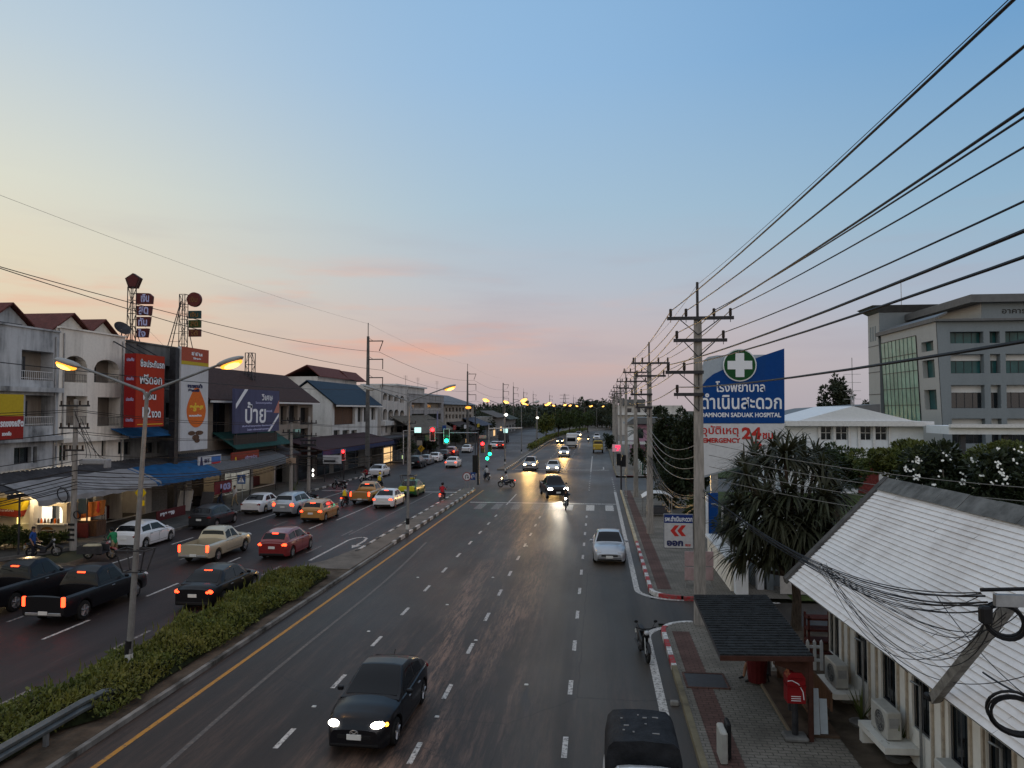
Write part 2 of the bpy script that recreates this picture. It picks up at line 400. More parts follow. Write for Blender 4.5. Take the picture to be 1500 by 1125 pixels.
def stained(name,base,stain,lo=0.45,hi=0.72,str_=1.0):
    k = NT(name,0.8); a = k.noise(k.mp((0.9,0.9,0.11)),1.0,8,0.68); b = k.noise(k.mp((1,1,1)),0.55,6,0.6)
    f = k.n('ShaderNodeMath',operation='MULTIPLY'); k.l(k.ramp(a,[(lo,0),(hi,1)]),f.inputs[0]); k.l(k.ramp(b,[(0.35,0.15),(0.62,str_)]),f.inputs[1])
    c = k.mix(f.outputs[0],tuple(base),tuple(stain)); c = k.mix(k.ramp(k.noise(k.mp(),5,6,0.7),[(0.3,0.25),(0.6,0)]),c,tuple(x * 0.6 for x in base))
    return k.color(c)
M_WALLW = stained('white_render',(0.60,0.60,0.585),(0.19,0.19,0.185))
M_WALLG = stained('grimy_white_render',(0.50,0.52,0.54),(0.085,0.09,0.095),0.38,0.62)
M_WALLC = stained('cream_render',(0.80,0.755,0.68),(0.32,0.295,0.26))
M_WALLD = stained('mouldy_grey_render',(0.17,0.17,0.165),(0.035,0.035,0.035),0.36,0.6)
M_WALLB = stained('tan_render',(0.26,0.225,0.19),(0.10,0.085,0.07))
M_WALLP = stained('pale_grey_render',(0.52,0.50,0.475),(0.20,0.19,0.185))
M_HOUSE = stained('house_white_paint',(0.72,0.70,0.655),(0.40,0.375,0.33),0.5,0.8,0.7)
M_HOSP = stained('hospital_blue_grey',(0.205,0.235,0.255),(0.13,0.155,0.175),0.45,0.8,0.6)
M_HOSPL = stained('hospital_pale_stone',(0.40,0.405,0.40),(0.27,0.27,0.265),0.5,0.8,0.5)
M_HOSPD = mat('hospital_grey_metal',(0.12,0.125,0.13),0.5,0.2,var=0.15,sc=1.5)
M_CLINIC = stained('clinic_white',(0.68,0.71,0.74),(0.48,0.50,0.52),0.5,0.8,0.6)
M_PINK = mat('pink_render',(0.40,0.22,0.30),0.8,var=0.15)
M_GLASS = mat('window_glass_dark',(0.012,0.016,0.02),0.08,var=0.3,sc=1.2,spec=0.6)
M_GLASST = mat('window_glass_teal',(0.020,0.085,0.090),0.2,var=0.3,sc=0.7,spec=0.3)
M_GLASSG = mat('curtain_wall_glass',(0.19,0.35,0.28),0.25,var=0.3,sc=0.5,spec=0.5)
M_FRAMEW = mat('white_frame',(0.60,0.60,0.60),0.5,var=0.1)
M_FRAMED = mat('dark_frame',(0.05,0.05,0.055),0.5,var=0.15)
M_WOOD = mat('brown_timber',(0.10,0.055,0.035),0.65,var=0.4,sc=2,stretch=(6,6,0.8),bump=0.2)
M_TILER = mat('red_roof_tile',(0.10,0.032,0.026),0.75,var=0.35,sc=5,bump=0.4)
M_TILEB = mat('brown_roof_tile',(0.045,0.024,0.021),0.8,var=0.35,sc=4,bump=0.4)
M_TILEN = mat('navy_roof_sheet',(0.010,0.026,0.048),0.65,var=0.3,sc=2,bump=0.2)
M_SHEET = mat('grey_roof_sheet',(0.050,0.050,0.056),0.7,0.0,var=0.35,sc=1.4)
M_SHEETL = mat('pale_awning',(0.25,0.245,0.25),0.7,var=0.2,sc=1.5)
M_AWNB = mat('blue_awning',(0.010,0.075,0.19),0.65,var=0.25,sc=2)
M_AWNG = mat('green_awning',(0.010,0.048,0.040),0.65,var=0.3,sc=2)
M_SIGNR = stained('red_sign_board',(0.40,0.042,0.02),(0.22,0.03,0.02),0.46,0.75,0.8)
M_SIGNDR = mat('dark_red_sign_board',(0.25,0.015,0.015),0.5,var=0.08)
M_SIGNM = mat('maroon_sign_board',(0.085,0.018,0.02),0.5,var=0.15)
M_SIGNW = stained('white_sign_board',(0.56,0.57,0.59),(0.36,0.36,0.37),0.46,0.75,0.7)
M_SIGNY = mat('yellow_sign_board',(0.46,0.34,0.02),0.5,var=0.08)
M_SIGNO = mat('orange_print',(0.60,0.13,0.015),0.5,var=0.12)
M_SIGNP = stained('purple_print',(0.085,0.088,0.16),(0.05,0.05,0.085),0.44,0.72,0.9)
M_SIGNB = stained('blue_sign_board',(0.006,0.052,0.22),(0.02,0.06,0.15),0.46,0.75,0.8)
M_SIGNGR = mat('green_sign_board',(0.008,0.07,0.02),0.4,var=0.06)
M_INKW = mat('white_letters',(0.72,0.74,0.78),0.5,var=0)
M_INKR = mat('red_letters',(0.42,0.03,0.025),0.5,var=0)
M_INKN = mat('navy_letters',(0.025,0.03,0.09),0.5,var=0)
M_INKB = mat('black_letters',(0.02,0.02,0.02),0.5,var=0)
M_INKY = mat('yellow_letters',(0.75,0.50,0.04),0.5,var=0)
M_INKL = mat('lilac_letters',(0.40,0.42,0.66),0.5,var=0)
M_SODIUM = glow('sodium_lamp',(1.0,0.33,0.03),2.4)
M_BULB = glow('sodium_core',(1.0,0.52,0.11),4.2)
M_SODIUMF = glow('sodium_lamp_far',(1.0,0.42,0.08),3.4)
M_HEAD = glow('headlamp_lit',(1.0,0.93,0.78),34)
M_HEADW = glow('headlamp_lit_warm',(1.0,0.66,0.28),40)
M_BRAKE = glow('brake_lamp_lit',(1.0,0.045,0.012),7)
M_TAIL = glow('tail_lamp_dim',(0.8,0.02,0.015),0.8)
M_LAMPOFF = mat('red_lamp_off',(0.16,0.008,0.008),0.2,var=0)
M_HEADOFF = mat('headlamp_off',(0.42,0.43,0.45),0.15,var=0)
M_AMBER = glow('amber_lamp_lit',(1.0,0.35,0.03),8)
M_SIGRED = glow('signal_red_lit',(1.0,0.012,0.015),14)
M_SIGGRN = glow('signal_green_lit',(0.01,1.0,0.42),7)
M_LENSOFF = mat('signal_lens_off',(0.02,0.02,0.018),0.3,var=0)
M_TUBEW = glow('white_tube_lit',(1.0,0.97,0.88),5)
M_SHOPW = glow('lit_shop_panel',(1.0,0.9,0.7),1.6)
M_WARM = glow('warm_interior',(1.0,0.62,0.28),1.1)
M_CYAN = glow('cyan_panel_lit',(0.6,1.0,0.95),1.3)
M_GREENP = glow('green_panel_lit',(0.75,1.0,0.45),0.9)
M_REDP = glow('red_tube_lit',(1.0,0.12,0.06),3)
M_REDS = glow('red_screen_lit',(1.0,0.05,0.12),1.6)
PAINTS = {}
def paint(name,c,flake=0.0,r=0.28):
    if name not in PAINTS: PAINTS[name] = mat('car_paint_' + name,c,r,flake,var=0.04,sc=3,coat=0.6 if max(c) > .1 else 0.10,spec=.5 if max(c) > .1 else .2)
    return PAINTS[name]
P_BLACK = paint('black',(0.008,0.008,0.010)); P_WHITE = paint('white',(0.62,0.62,0.63)); P_SILVER = paint('silver',(0.38,0.40,0.43),0.5)
P_RED = paint('red',(0.17,0.010,0.012)); P_BEIGE = paint('beige',(0.42,0.37,0.27),0.2); P_GOLD = paint('gold',(0.38,0.19,0.055),0.2)
P_DARK = paint('charcoal',(0.03,0.032,0.036),0.3); P_YELL = paint('yellow',(0.50,0.33,0.02)); P_GREEN = paint('green',(0.02,0.09,0.03)); P_GREY = paint('grey',(0.17,0.17,0.18),0.3)
M_CARGLASS = mat('car_glass',(0.006,0.007,0.009),0.05,var=0,spec=0.25)
M_TYRE = mat('tyre_rubber',(0.014,0.014,0.014),0.8,var=0.2)
M_RIM = mat('alloy_rim',(0.30,0.30,0.31),0.35,0.8,var=0.2,sc=9)
M_TRIM = mat('black_plastic_trim',(0.014,0.014,0.015),0.5,var=0.1)
M_PLATE = mat('number_plate',(0.60,0.60,0.58),0.5,var=0.05)
M_SKIN = mat('skin',(0.24,0.13,0.085),0.6,var=0.08)
M_HAIR = mat('black_hair',(0.012,0.010,0.010),0.5,var=0.2)
def cloth(n,c): return mat('cloth_' + n,c,0.9,var=0.15,sc=12)
# ------------------------------------------------------------------ the setting: ground, roads, kerbs, markings
def cx(y): return 0.0 if y < 175 else (y - 175) ** 2 / 1000.0     # the oncoming carriageway bends away to the right
def frange(a,b,st):
    n = max(1,int(round((b - a) / st))); return [a + (b - a) * i / n for i in range(n + 1)]
def strip(mb,xa,xb,y0,y1,z,st=6.0,m=0):
    ys = frange(y0,y1,st); vs = []
    for y in ys: vs += [(xa(y) if callable(xa) else xa,y,z),(xb(y) if callable(xb) else xb,y,z)]
    return mb.add(vs,[(2 * i,2 * i + 1,2 * i + 3,2 * i + 2) for i in range(len(ys) - 1)],m)
def band(mb,xa,xb,y0,y1,z0,z1,st=6.0,m=0):
    """raised strip with vertical sides"""
    ys = frange(y0,y1,st); A = xa if callable(xa) else (lambda y: xa); B = xb if callable(xb) else (lambda y: xb); vs = []
    for y in ys: vs += [(A(y),y,z0),(B(y),y,z0),(B(y),y,z1),(A(y),y,z1)]
    fs = []
    for i in range(len(ys) - 1):
        a = 4 * i; b = a + 4
        fs += [(a + 3,a + 2,b + 2,b + 3),(a + 1,b + 1,b + 2,a + 2),(b,a,a + 3,b + 3)]
    n = 4 * (len(ys) - 1)
    fs += [(0,1,2,3),(n + 3,n + 2,n + 1,n)]
    return mb.add(vs,fs,m)
g = MB(); g.box(-2500,2500,-300,4000,-1.2,-0.06); structure(g.build('ground',M_GROUND),'flat dark ground reaching to the horizon','ground')
b = MB(); strip(b,lambda y: -12.6 + cx(y),lambda y: 2.25 + cx(y),-25,420,0.0); strip(b,2.25,26,28.4,32.0,0.0); strip(b,2.25,40,74,88,0.0); strip(b,-13.2,-12.6,74,97,0.0)
structure(b.build('road',M_ROAD),'oncoming carriageway of worn asphalt on the right of the median','road')
b = MB(); strip(b,-31.5,-13.2,-25,36,0.0); strip(b,-27.6,-13.2,36,620,0.0); strip(b,-60,-27.6,97,108,0.0)
b.quad((-13.2,-25,0),(-12.6,-25,-0.004),(-12.6,36,-0.004),(-13.2,36,0))
structure(b.build('road',M_ROAD2),'outgoing carriageway of dark asphalt on the left of the median','road')
# pavements (raised 0.14)
def corner_pts(x0,x1,y0,y1,r0=0.0,r1=0.0):
    """footpath outline with rounded road-side corners (near end r0, far end r1)"""
    p = [(x1,y0)]
    if r0: p += [(x0 + r0 - r0 * math.sin(a),y0 + r0 - r0 * math.cos(a)) for a in [PI / 2 * i / 6 for i in range(7)]]
    else: p.append((x0,y0))
    if r1: p += [(x0 + r1 - r1 * math.cos(a),y1 - r1 + r1 * math.sin(a)) for a in [PI / 2 * i / 6 for i in range(7)]]
    else: p.append((x0,y1))
    p.append((x1,y1)); return p
def path_sheet(mb,pts,z): mb.quad(*[(x,y,z) for x,y in reversed(pts)])
b = MB(); path_sheet(b,corner_pts(2.40,5.75,-14,28.3,0,1.2),0.14)
structure(b.build('pavement',M_PAVE),'near right pavement of worn grey slabs around the bus shelter','pavement')
b = MB(); path_sheet(b,corner_pts(2.40,8.0,32.1,73.5,1.2,1.0),0.14)
structure(b.build('pavement',M_PAVE),'right pavement beyond the hospital driveway','pavement')
b = MB(); band(b,lambda y: 2.4 + cx(y),lambda y: 7.0 + cx(y),89,330,-0.02,0.14)
structure(b.build('pavement',M_PAVE),'far right pavement past the side street','pavement')
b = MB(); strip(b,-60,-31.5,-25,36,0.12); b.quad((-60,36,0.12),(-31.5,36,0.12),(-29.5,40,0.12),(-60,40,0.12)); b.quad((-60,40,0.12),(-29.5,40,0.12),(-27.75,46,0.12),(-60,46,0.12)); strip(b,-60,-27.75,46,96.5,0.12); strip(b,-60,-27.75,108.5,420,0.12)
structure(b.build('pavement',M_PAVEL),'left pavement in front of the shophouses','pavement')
# yard beside the house
b = MB(); b.quad((5.75,-14,0.10),(12,-14,0.10),(12,28.3,0.10),(5.75,28.3,0.10)); structure(b.build('yard',M_EARTH),'brown bare yard between the pavement and the white house','yard')
b = MB(); b.quad((8.0,32.1,0.08),(60,32.1,0.08),(60,73.5,0.08),(8.0,73.5,0.08)); b.quad((7.0,89,0.06),(90,89,0.06),(90,330,0.06),(8.0,330,0.06)); b.quad((12,-14,0.07),(60,-14,0.07),(60,28.3,0.07),(12,28.3,0.07))
structure(b.build('lawn',M_GRASS),'dark grass behind the right pavement','lawn')
# tactile strips
b = MB(); strip(b,2.62,3.22,-14,27.0,0.144); structure(b.build('tactile_strip',M_TACT),'red tactile strip along the near right kerb','paving')
b = MB(); strip(b,2.62,3.22,33.2,73,0.144); structure(b.build('tactile_strip',M_TACT),'red tactile strip beyond the hospital driveway','paving')
# kerbs
def kerb_along(mb,pts,w=0.16,z1=0.16,z0=-0.02):
    pts = [Vector((x,y,0)) for x,y in pts]; n = len(pts); vs = []
    for i,p in enumerate(pts):
        t = (pts[min(i + 1,n - 1)] - pts[max(i - 1,0)]).normalized(); q = Vector((t.y,-t.x,0)) * w
        vs += [(p.x,p.y,z0),(p.x,p.y,z1),(p.x + q.x,p.y + q.y,z1),(p.x + q.x,p.y + q.y,z0)]
    fs = []
    for i in range(n - 1):
        a = 4 * i; c = a + 4; fs += [(a,c,c + 1,a + 1),(a + 1,c + 1,c + 2,a + 2),(a + 2,c + 2,c + 3,a + 3)]
    fs += [(0,1,2,3),(4 * n - 1,4 * n - 2,4 * n - 3,4 * n - 4)]
    mb.add(vs,fs)
M_KERB = stained('kerb_dirty_yellow',(0.20,0.17,0.11),(0.07,0.06,0.05),0.4,0.65)
def arc(cx_,cy_,r,a0,a1,n=8): return [(cx_ + r * math.cos(a0 + (a1 - a0) * i / n),cy_ + r * math.sin(a0 + (a1 - a0) * i / n)) for i in range(n + 1)]
b = MB(); kerb_along(b,[(2.25,y) for y in frange(-14,23.4,2)]); structure(b.build('kerb',M_KERB),'plain dirty kerb along the near right pavement','kerb')
b = MB(); kerb_along(b,[(2.25,y) for y in frange(23.4,27.1,1)] + arc(3.5,27.1,1.25,PI,PI / 2)[1:]); structure(b.build('kerb',M_KRW),'red and white kerb rounding the near driveway corner','kerb')
b = MB(); kerb_along(b,list(reversed([(x,y) for x,y in [(6.6,32.0),(3.6,32.0)]])),w=0.17); structure(b.build('kerb',M_KRWX),'red and white kerb facing the hospital driveway','kerb')
b = MB(); kerb_along(b,arc(3.5,33.25,1.25,PI * 1.5,PI,8) + [(2.25,y) for y in frange(33.5,45,1.0)]); structure(b.build('kerb',M_KRW),'red and white kerb beside the silver sedan','kerb')
b = MB(); kerb_along(b,[(2.25,y) for y in frange(45,73.5,3)]); structure(b.build('kerb',mat('kerb_cream',(0.36,0.31,0.22),0.8,var=0.3,sc=2)),'cream kerb beyond the silver sedan','kerb')
b = MB(); kerb_along(b,[(2.25,89.0),(8.5,89.0)],w=-0.16); structure(b.build('kerb',M_KRWX),'red and white kerb across the far side street','kerb')
b = MB(); kerb_along(b,[(2.25 + cx(y),y) for y in frange(89,330,6)]); structure(b.build('kerb',M_KERB),'kerb of the far right pavement','kerb')
b = MB(); kerb_along(b,[(-31.35,y) for y in frange(-25,36,4)] + [(-29.4,40),(-27.6,46)] + [(-27.6,y) for y in frange(48,66,3)],w=-0.16); structure(b.build('kerb',M_CONCD),'dark kerb of the left pavement by the parked cars','kerb')
b = MB(); kerb_along(b,[(-27.6,y) for y in frange(66,96.5,3)],w=-0.16); structure(b.build('kerb',M_KBW),'black and white kerb of the left pavement before the signals','kerb')
b = MB(); kerb_along(b,[(-27.6,y) for y in frange(108.5,400,8)],w=-0.16); structure(b.build('kerb',M_CONCD),'kerb of the far left pavement','kerb')
# gutters: paler concrete strips at the road edge
M_GUT = stained('gutter_concrete',(0.17,0.165,0.155),(0.06,0.058,0.055),0.4,0.7)
b = MB(); strip(b,1.62,1.86,-14,26.6,0.006); strip(b,1.62,1.86,33.6,73,0.006); b2 = arc(3.3,26.6,1.68,PI,PI / 2 + 0.15); b3 = arc(3.3,26.6,1.44,PI,PI / 2 + 0.15)
for (p,q),(r,s) in zip(zip(b2,b2[1:]),zip(b3,b3[1:])): b.quad((p[0],p[1],.006),(r[0],r[1],.006),(s[0],s[1],.006),(q[0],q[1],.006))
b2 = arc(3.4,33.6,1.78,PI,PI * 1.5); b3 = arc(3.4,33.6,1.54,PI,PI * 1.5)
for (p,q),(r,s) in zip(zip(b2,b2[1:]),zip(b3,b3[1:])): b.quad((p[0],p[1],.006),(q[0],q[1],.006),(s[0],s[1],.006),(r[0],r[1],.006))
b.quad((3.4,31.82,.006),(7.5,31.82,.006),(7.5,32.02,.006),(3.4,32.02,.006))
structure(b.build('edge_line',M_LINE),'pale worn line along the right road edge','road marking')
# lane markings
def dashes(name,x,y0,y1,L,gap,w,m,label,curve=True,z=0.005):
    b = MB(); y = y0
    while y < y1:
        c = cx(y) if curve else 0
        b.quad((x - w / 2 + c,y,z),(x + w / 2 + c,y,z),(x + w / 2 + cx(y + L) * curve,y + L,z),(x - w / 2 + cx(y + L) * curve,y + L,z)); y += L + gap
    return structure(b.build(name,m),label,'road marking')
def solid(x,y0,y1,w,m,label,curve=True,z=0.005):
    b = MB(); strip(b,lambda y: x - w / 2 + (cx(y) if curve else 0),lambda y: x + w / 2 + (cx(y) if curve else 0),y0,y1,z,6); return structure(b.build('lane_line',m),label,'road marking')
for x,ph,lab in ((-7.58,0.4,'dashed white line left of the black hatchback'),(-4.24,0.0,'dashed white line right of the black hatchback'),(-0.78,0.7,'dashed white line beside the parking lane')):
    dashes('lane_line',x,9.0 + ph,58,1.1,2.7,0.13,M_LINE,lab)
solid(-7.58,62,70,.12,M_LINE,'solid white line before the crossing on the left lane'); solid(-4.24,98,116,.13,M_LINE,'solid white line beyond the junction'); solid(-0.78,96,128,.13,M_LINE,'solid white line on the far parking lane')
for x in (-7.58,-4.24): dashes('lane_line',x,122,330,1.5,4.0,.14,M_LINE,'far dashed white line ' + ('near the median' if x < -5 else 'near the middle of the road'))
dashes('lane_line',-0.78,74,95,0.5,1.6,.14,M_LINE,'short dotted line through the junction'); dashes('lane_line',1.75,74,88,0.5,1.4,.14,M_LINE,'short dotted line across the side street mouth')
solid(-11.2,-14,73,.14,M_YELL,'yellow line along the right side of the median'); solid(-11.2,98,330,.14,M_YELL,'yellow line along the far median')
solid(-13.62,36,73,.14,M_YELL,'yellow line along the turning lane',False)
dashes('lane_line',-16.1,12,46,2.2,3.4,.13,M_FAINT,'dashed white line beside the hedge',False); solid(-15.75,46,70,.12,M_FAINT,'solid white line of the turning lane',False)
dashes('lane_line',-19.2,12,52,2.4,3.6,.13,M_LINE,'dashed white line beside the black sedan',False); solid(-18.75,52,70,.12,M_LINE,'solid white line between the queueing lanes',False)
dashes('lane_line',-22.1,20,70,2.2,3.6,.13,M_FAINT,'dashed white line beside the beige pickup',False); solid(-24.55,46,70,.12,M_LINE,'white line along the left parking lane',False); dashes('lane_line',-25.1,20,46,2.4,3.0,.13,M_LINE,'dashed white line beside the white hatchback',False)
for x in (-16.4,-19.8): dashes('lane_line',x,112,420,2,4.5,.13,M_FAINT,'far dashed line of the outgoing lanes ' + ('by the median' if x > -18 else 'by the parked cars'),False)
b = MB(); strip(b,lambda y: -9.35 + .12 * math.sin(y * .23) - .02 * y,lambda y: -9.22 + .12 * math.sin(y * .23) - .02 * y,11,44,.0045,1.0); structure(b.build('old_line',worn_paint('ghost_paint',(.17,.14,.12),.5)),'faint ghost of an old line left of the black hatchback','road marking')
# stop lines, zebra crossings
b = MB(); b.quad((-10.9,63.2,.005),(1.6,63.2,.005),(1.6,63.6,.005),(-10.9,63.6,.005)); structure(b.build('stop_line',M_LINE),'white line across the oncoming lanes at the crossing','road marking')
b = MB(); b.quad((-10.9,98.5,.005),(1.6,98.5,.005),(1.6,98.9,.005),(-10.9,98.9,.005)); structure(b.build('stop_line',M_LINE),'white stop line beyond the junction','road marking')
b = MB(); b.quad((-27,70.6,.005),(-13.7,70.6,.005),(-13.7,71.0,.005),(-27,71.0,.005)); structure(b.build('stop_line',M_LINE),'white stop line in front of the queueing cars','road marking')
b = MB(); b.quad((-27,74.4,.005),(-13.7,74.4,.005),(-13.7,74.6,.005),(-27,74.6,.005)); structure(b.build('stop_line',M_FAINT),'thin white line at the near edge of the junction','road marking')
for i,x in enumerate((-9.6,-8.2,-6.6,-5.0,-3.6,-2.3,-0.55,1.0)):
    b = MB(); b.quad((x - .33,59.2,.005),(x + .33,59.2,.005),(x + .33,62.6,.005),(x - .33,62.6,.005))
    structure(b.build('zebra_bar',M_LINE if i > 4 else M_FAINT),'white zebra bar on the oncoming lanes','road marking')['group'] = 'zebra bars on the oncoming lanes'
# U-turn arrow in the turning lane, bent arrow near the far side street
def flat_arrow(pts,w,head,m,label):
    b = MB(); P = [Vector((x,y,0)) for x,y in pts]
    for i,(p,q) in enumerate(zip(P,P[1:])):
        t = (q - p).normalized(); s = Vector((-t.y,t.x,0)) * w / 2; z = Vector((0,0,.005))
        b.quad(p + s + z,p - s + z,q - s + z,q + s + z)
    t = (P[-1] - P[-2]).normalized(); s = Vector((-t.y,t.x,0)) * head * .5; z = Vector((0,0,.005)); e = P[-1]
    b.quad(e + s + z,e - s + z,e + t * head * 1.5 + z)
    structure(b.build('road_arrow',m),label,'road marking')
flat_arrow([(-15.15,38.0),(-15.15,44.2),(-14.95,45.0),(-14.6,45.3),(-14.25,45.0),(-14.1,44.0),(-14.1,42.6)],.16,.6,M_LINE,'white U-turn arrow painted in the turning lane')
flat_arrow([(0.9,104),(0.9,99.8),(0.6,99.2)],.16,.7,M_LINE,'small white arrow painted near the far kerb')
# reflective studs in the carriageway
for k,(u,v) in enumerate(((640,1050),(460,1035),(771,1003),(585,1005),(697,938),(540,925),(655,886),(722,846),(612,846),(772,800))):
    p = gz(u,v); b = MB(); b.add([(-.06,-.05,0),(.06,-.05,0),(.06,.05,0),(-.06,.05,0),(-.04,-.03,.02),(.04,-.03,.02),(.04,.03,.02),(-.04,.03,.02)],[(0,1,5,4),(1,2,6,5),(2,3,7,6),(3,0,4,7),(4,5,6,7)]); o = structure(b.build('road_stud',mat('stud_white',(.5,.5,.48),.4)),'small white reflective stud between the lane dashes','road stud'); o.location = (p.x,p.y,.004); o['group'] = 'reflective studs on the oncoming lanes'
# ------------------------------------------------------------------ median
b = MB(); band(b,lambda y: -15.0,lambda y: -12.12,-25,35.5,-.03,.11); b.x = None
structure(b.build('median',M_EARTH),'earth median under the hedge','median')
M_MED = stained('median_concrete',(0.155,0.135,0.115),(0.06,0.052,0.045),0.4,0.68)
b = MB(); b.slab([(-15.0,35.5,-.03),(-12.1,35.5,-.03),(-12.1,72.4,-.03),(-12.35,73.2,-.03),(-12.75,73.2,-.03),(-13.15,72.4,-.03),(-13.3,42,-.03),(-14.0,37.5,-.03)],(0,0,.2)); structure(b.build('median',M_MED),'narrow paved median before the traffic signals','median')
b = MB(); band(b,lambda y: -13.1,lambda y: -12.1 + cx(y),97,420,-.03,.17); structure(b.build('median',M_MED),'median beyond the junction','median')
b = MB(); kerb_along(b,[(-12.1 + .16,y) for y in frange(-25,43,2)],w=-.14,z1=.13); structure(b.build('kerb',stained('kerb_worn_grey',(0.24,0.23,0.215),(0.035,0.034,0.03),0.36,0.56)),'chipped grey kerb beside the hedge','kerb')
b = MB(); kerb_along(b,[(-11.94,y) for y in frange(43,72.4,1)] + [(-12.2,73.3)],w=-.16,z1=.2); structure(b.build('kerb',M_KBW),'black and white kerb on the right of the narrow median','kerb')
b = MB(); kerb_along(b,[(-13.34,y) for y in frange(40,72.4,1)],w=.16,z1=.2); structure(b.build('kerb',M_KBW),'black and white kerb on the left of the narrow median','kerb')
b = MB(); kerb_along(b,[(-11.94 + cx(y),y) for y in frange(97,330,5)],w=-.16,z1=.2); structure(b.build('kerb',M_KBW),'black and white kerb of the far median','kerb')
# ------------------------------------------------------------------ vehicle builder
def interp(tab,y):
    if y <= tab[0][0]: return tab[0][1]
    for (a,p),(b,q) in zip(tab,tab[1:]):
        if y <= b: return p + (q - p) * ((y - a) / (b - a) if b > a else 1)
    return tab[-1][1]
def smooth(tab,y):
    if y <= tab[0][0]: return tab[0][1]
    for (a,p),(b,q) in zip(tab,tab[1:]):
        if y <= b:
            t = (y - a) / (b - a) if b > a else 1; t = t * t * (3 - 2 * t) * .5 + t * .5; return p + (q - p) * t
    return tab[-1][1]
CARS = {
 'sedan':  dict(L=4.5,W=.87,zb=.20,ax=(-1.30,1.35),r=.315,deck=[(-2.25,.86),(-2.0,.95),(-1.5,.98),(0,.94),(.9,.94),(1.5,.88),(2.05,.74),(2.25,.58)],
     cab=[(-1.75,.96,0),(-.95,1.38,1),(-.2,1.45,1),(.25,1.42,1),(1.05,.93,0)]),
 'hatch':  dict(L=4.1,W=.86,zb=.19,ax=(-1.22,1.28),r=.31,deck=[(-2.05,.88),(-1.85,.99),(-1.2,1.0),(0,.95),(.9,.94),(1.4,.88),(1.9,.74),(2.05,.58)],
     cab=[(-1.98,.96,0),(-1.5,1.36,1),(-.6,1.48,1),(.15,1.46,1),(1.12,.93,0)]),
 'fastback': dict(L=4.2,W=.86,zb=.17,ax=(-1.27,1.30),r=.325,deck=[(-2.1,.84),(-1.95,.97),(-1.3,1.0),(0,.94),(.7,.95),(1.3,.92),(1.8,.84),(2.0,.76),(2.1,.62)],
     cab=[(-1.9,.95,0),(-1.3,1.27,1),(-.6,1.43,1),(-.1,1.44,1),(.95,.94,0)]),
 'suv':    dict(L=4.6,W=.92,zb=.27,ax=(-1.36,1.40),r=.36,deck=[(-2.3,.98),(-2.12,1.10),(-1.4,1.12),(0,1.06),(.9,1.06),(1.5,1.02),(2.1,.92),(2.3,.70)],
     cab=[(-2.22,1.06,0),(-1.85,1.60,1),(-.8,1.72,1),(.15,1.70,1),(1.0,1.05,0)]),
 'pickup': dict(L=5.2,W=.91,zb=.34,ax=(-1.55,1.60),r=.37,deck=[(-2.6,1.08),(-2.5,1.10),(-.75,1.10),(-.6,1.10),(.95,1.10),(1.7,1.06),(2.35,.98),(2.6,.78)],
     cab=[(-.72,1.09,0),(-.55,1.58,1),(-.1,1.74,1),(.5,1.72,1),(1.25,1.09,0)],bed=(-2.52,-.82,.62)),
 'minitruck': dict(L=4.9,W=.88,zb=.34,ax=(-1.45,1.55),r=.34,deck=[(-2.45,1.02),(-2.35,1.03),(-.6,1.04),(-.5,1.04),(.85,1.04),(1.6,1.0),(2.25,.92),(2.45,.72)],
     cab=[(-.55,1.03,0),(-.42,1.48,1),(0,1.62,1),(.45,1.60,1),(1.15,1.03,0)],bed=(-2.38,-.68,.60)),
}
def loft(mb,rows,m=0,closed_ends=True):
    n = len(rows[0]); vs = [p for r in rows for p in r]; fs = []
    for i in range(len(rows) - 1):
        for j in range(n - 1):
            a = i * n + j; fs.append((a,a + 1,a + n + 1,a + n))
    if closed_ends: fs += [tuple(range(n - 1,-1,-1)),tuple(range((len(rows) - 1) * n,len(rows) * n))]
    return mb.add(vs,fs,m)
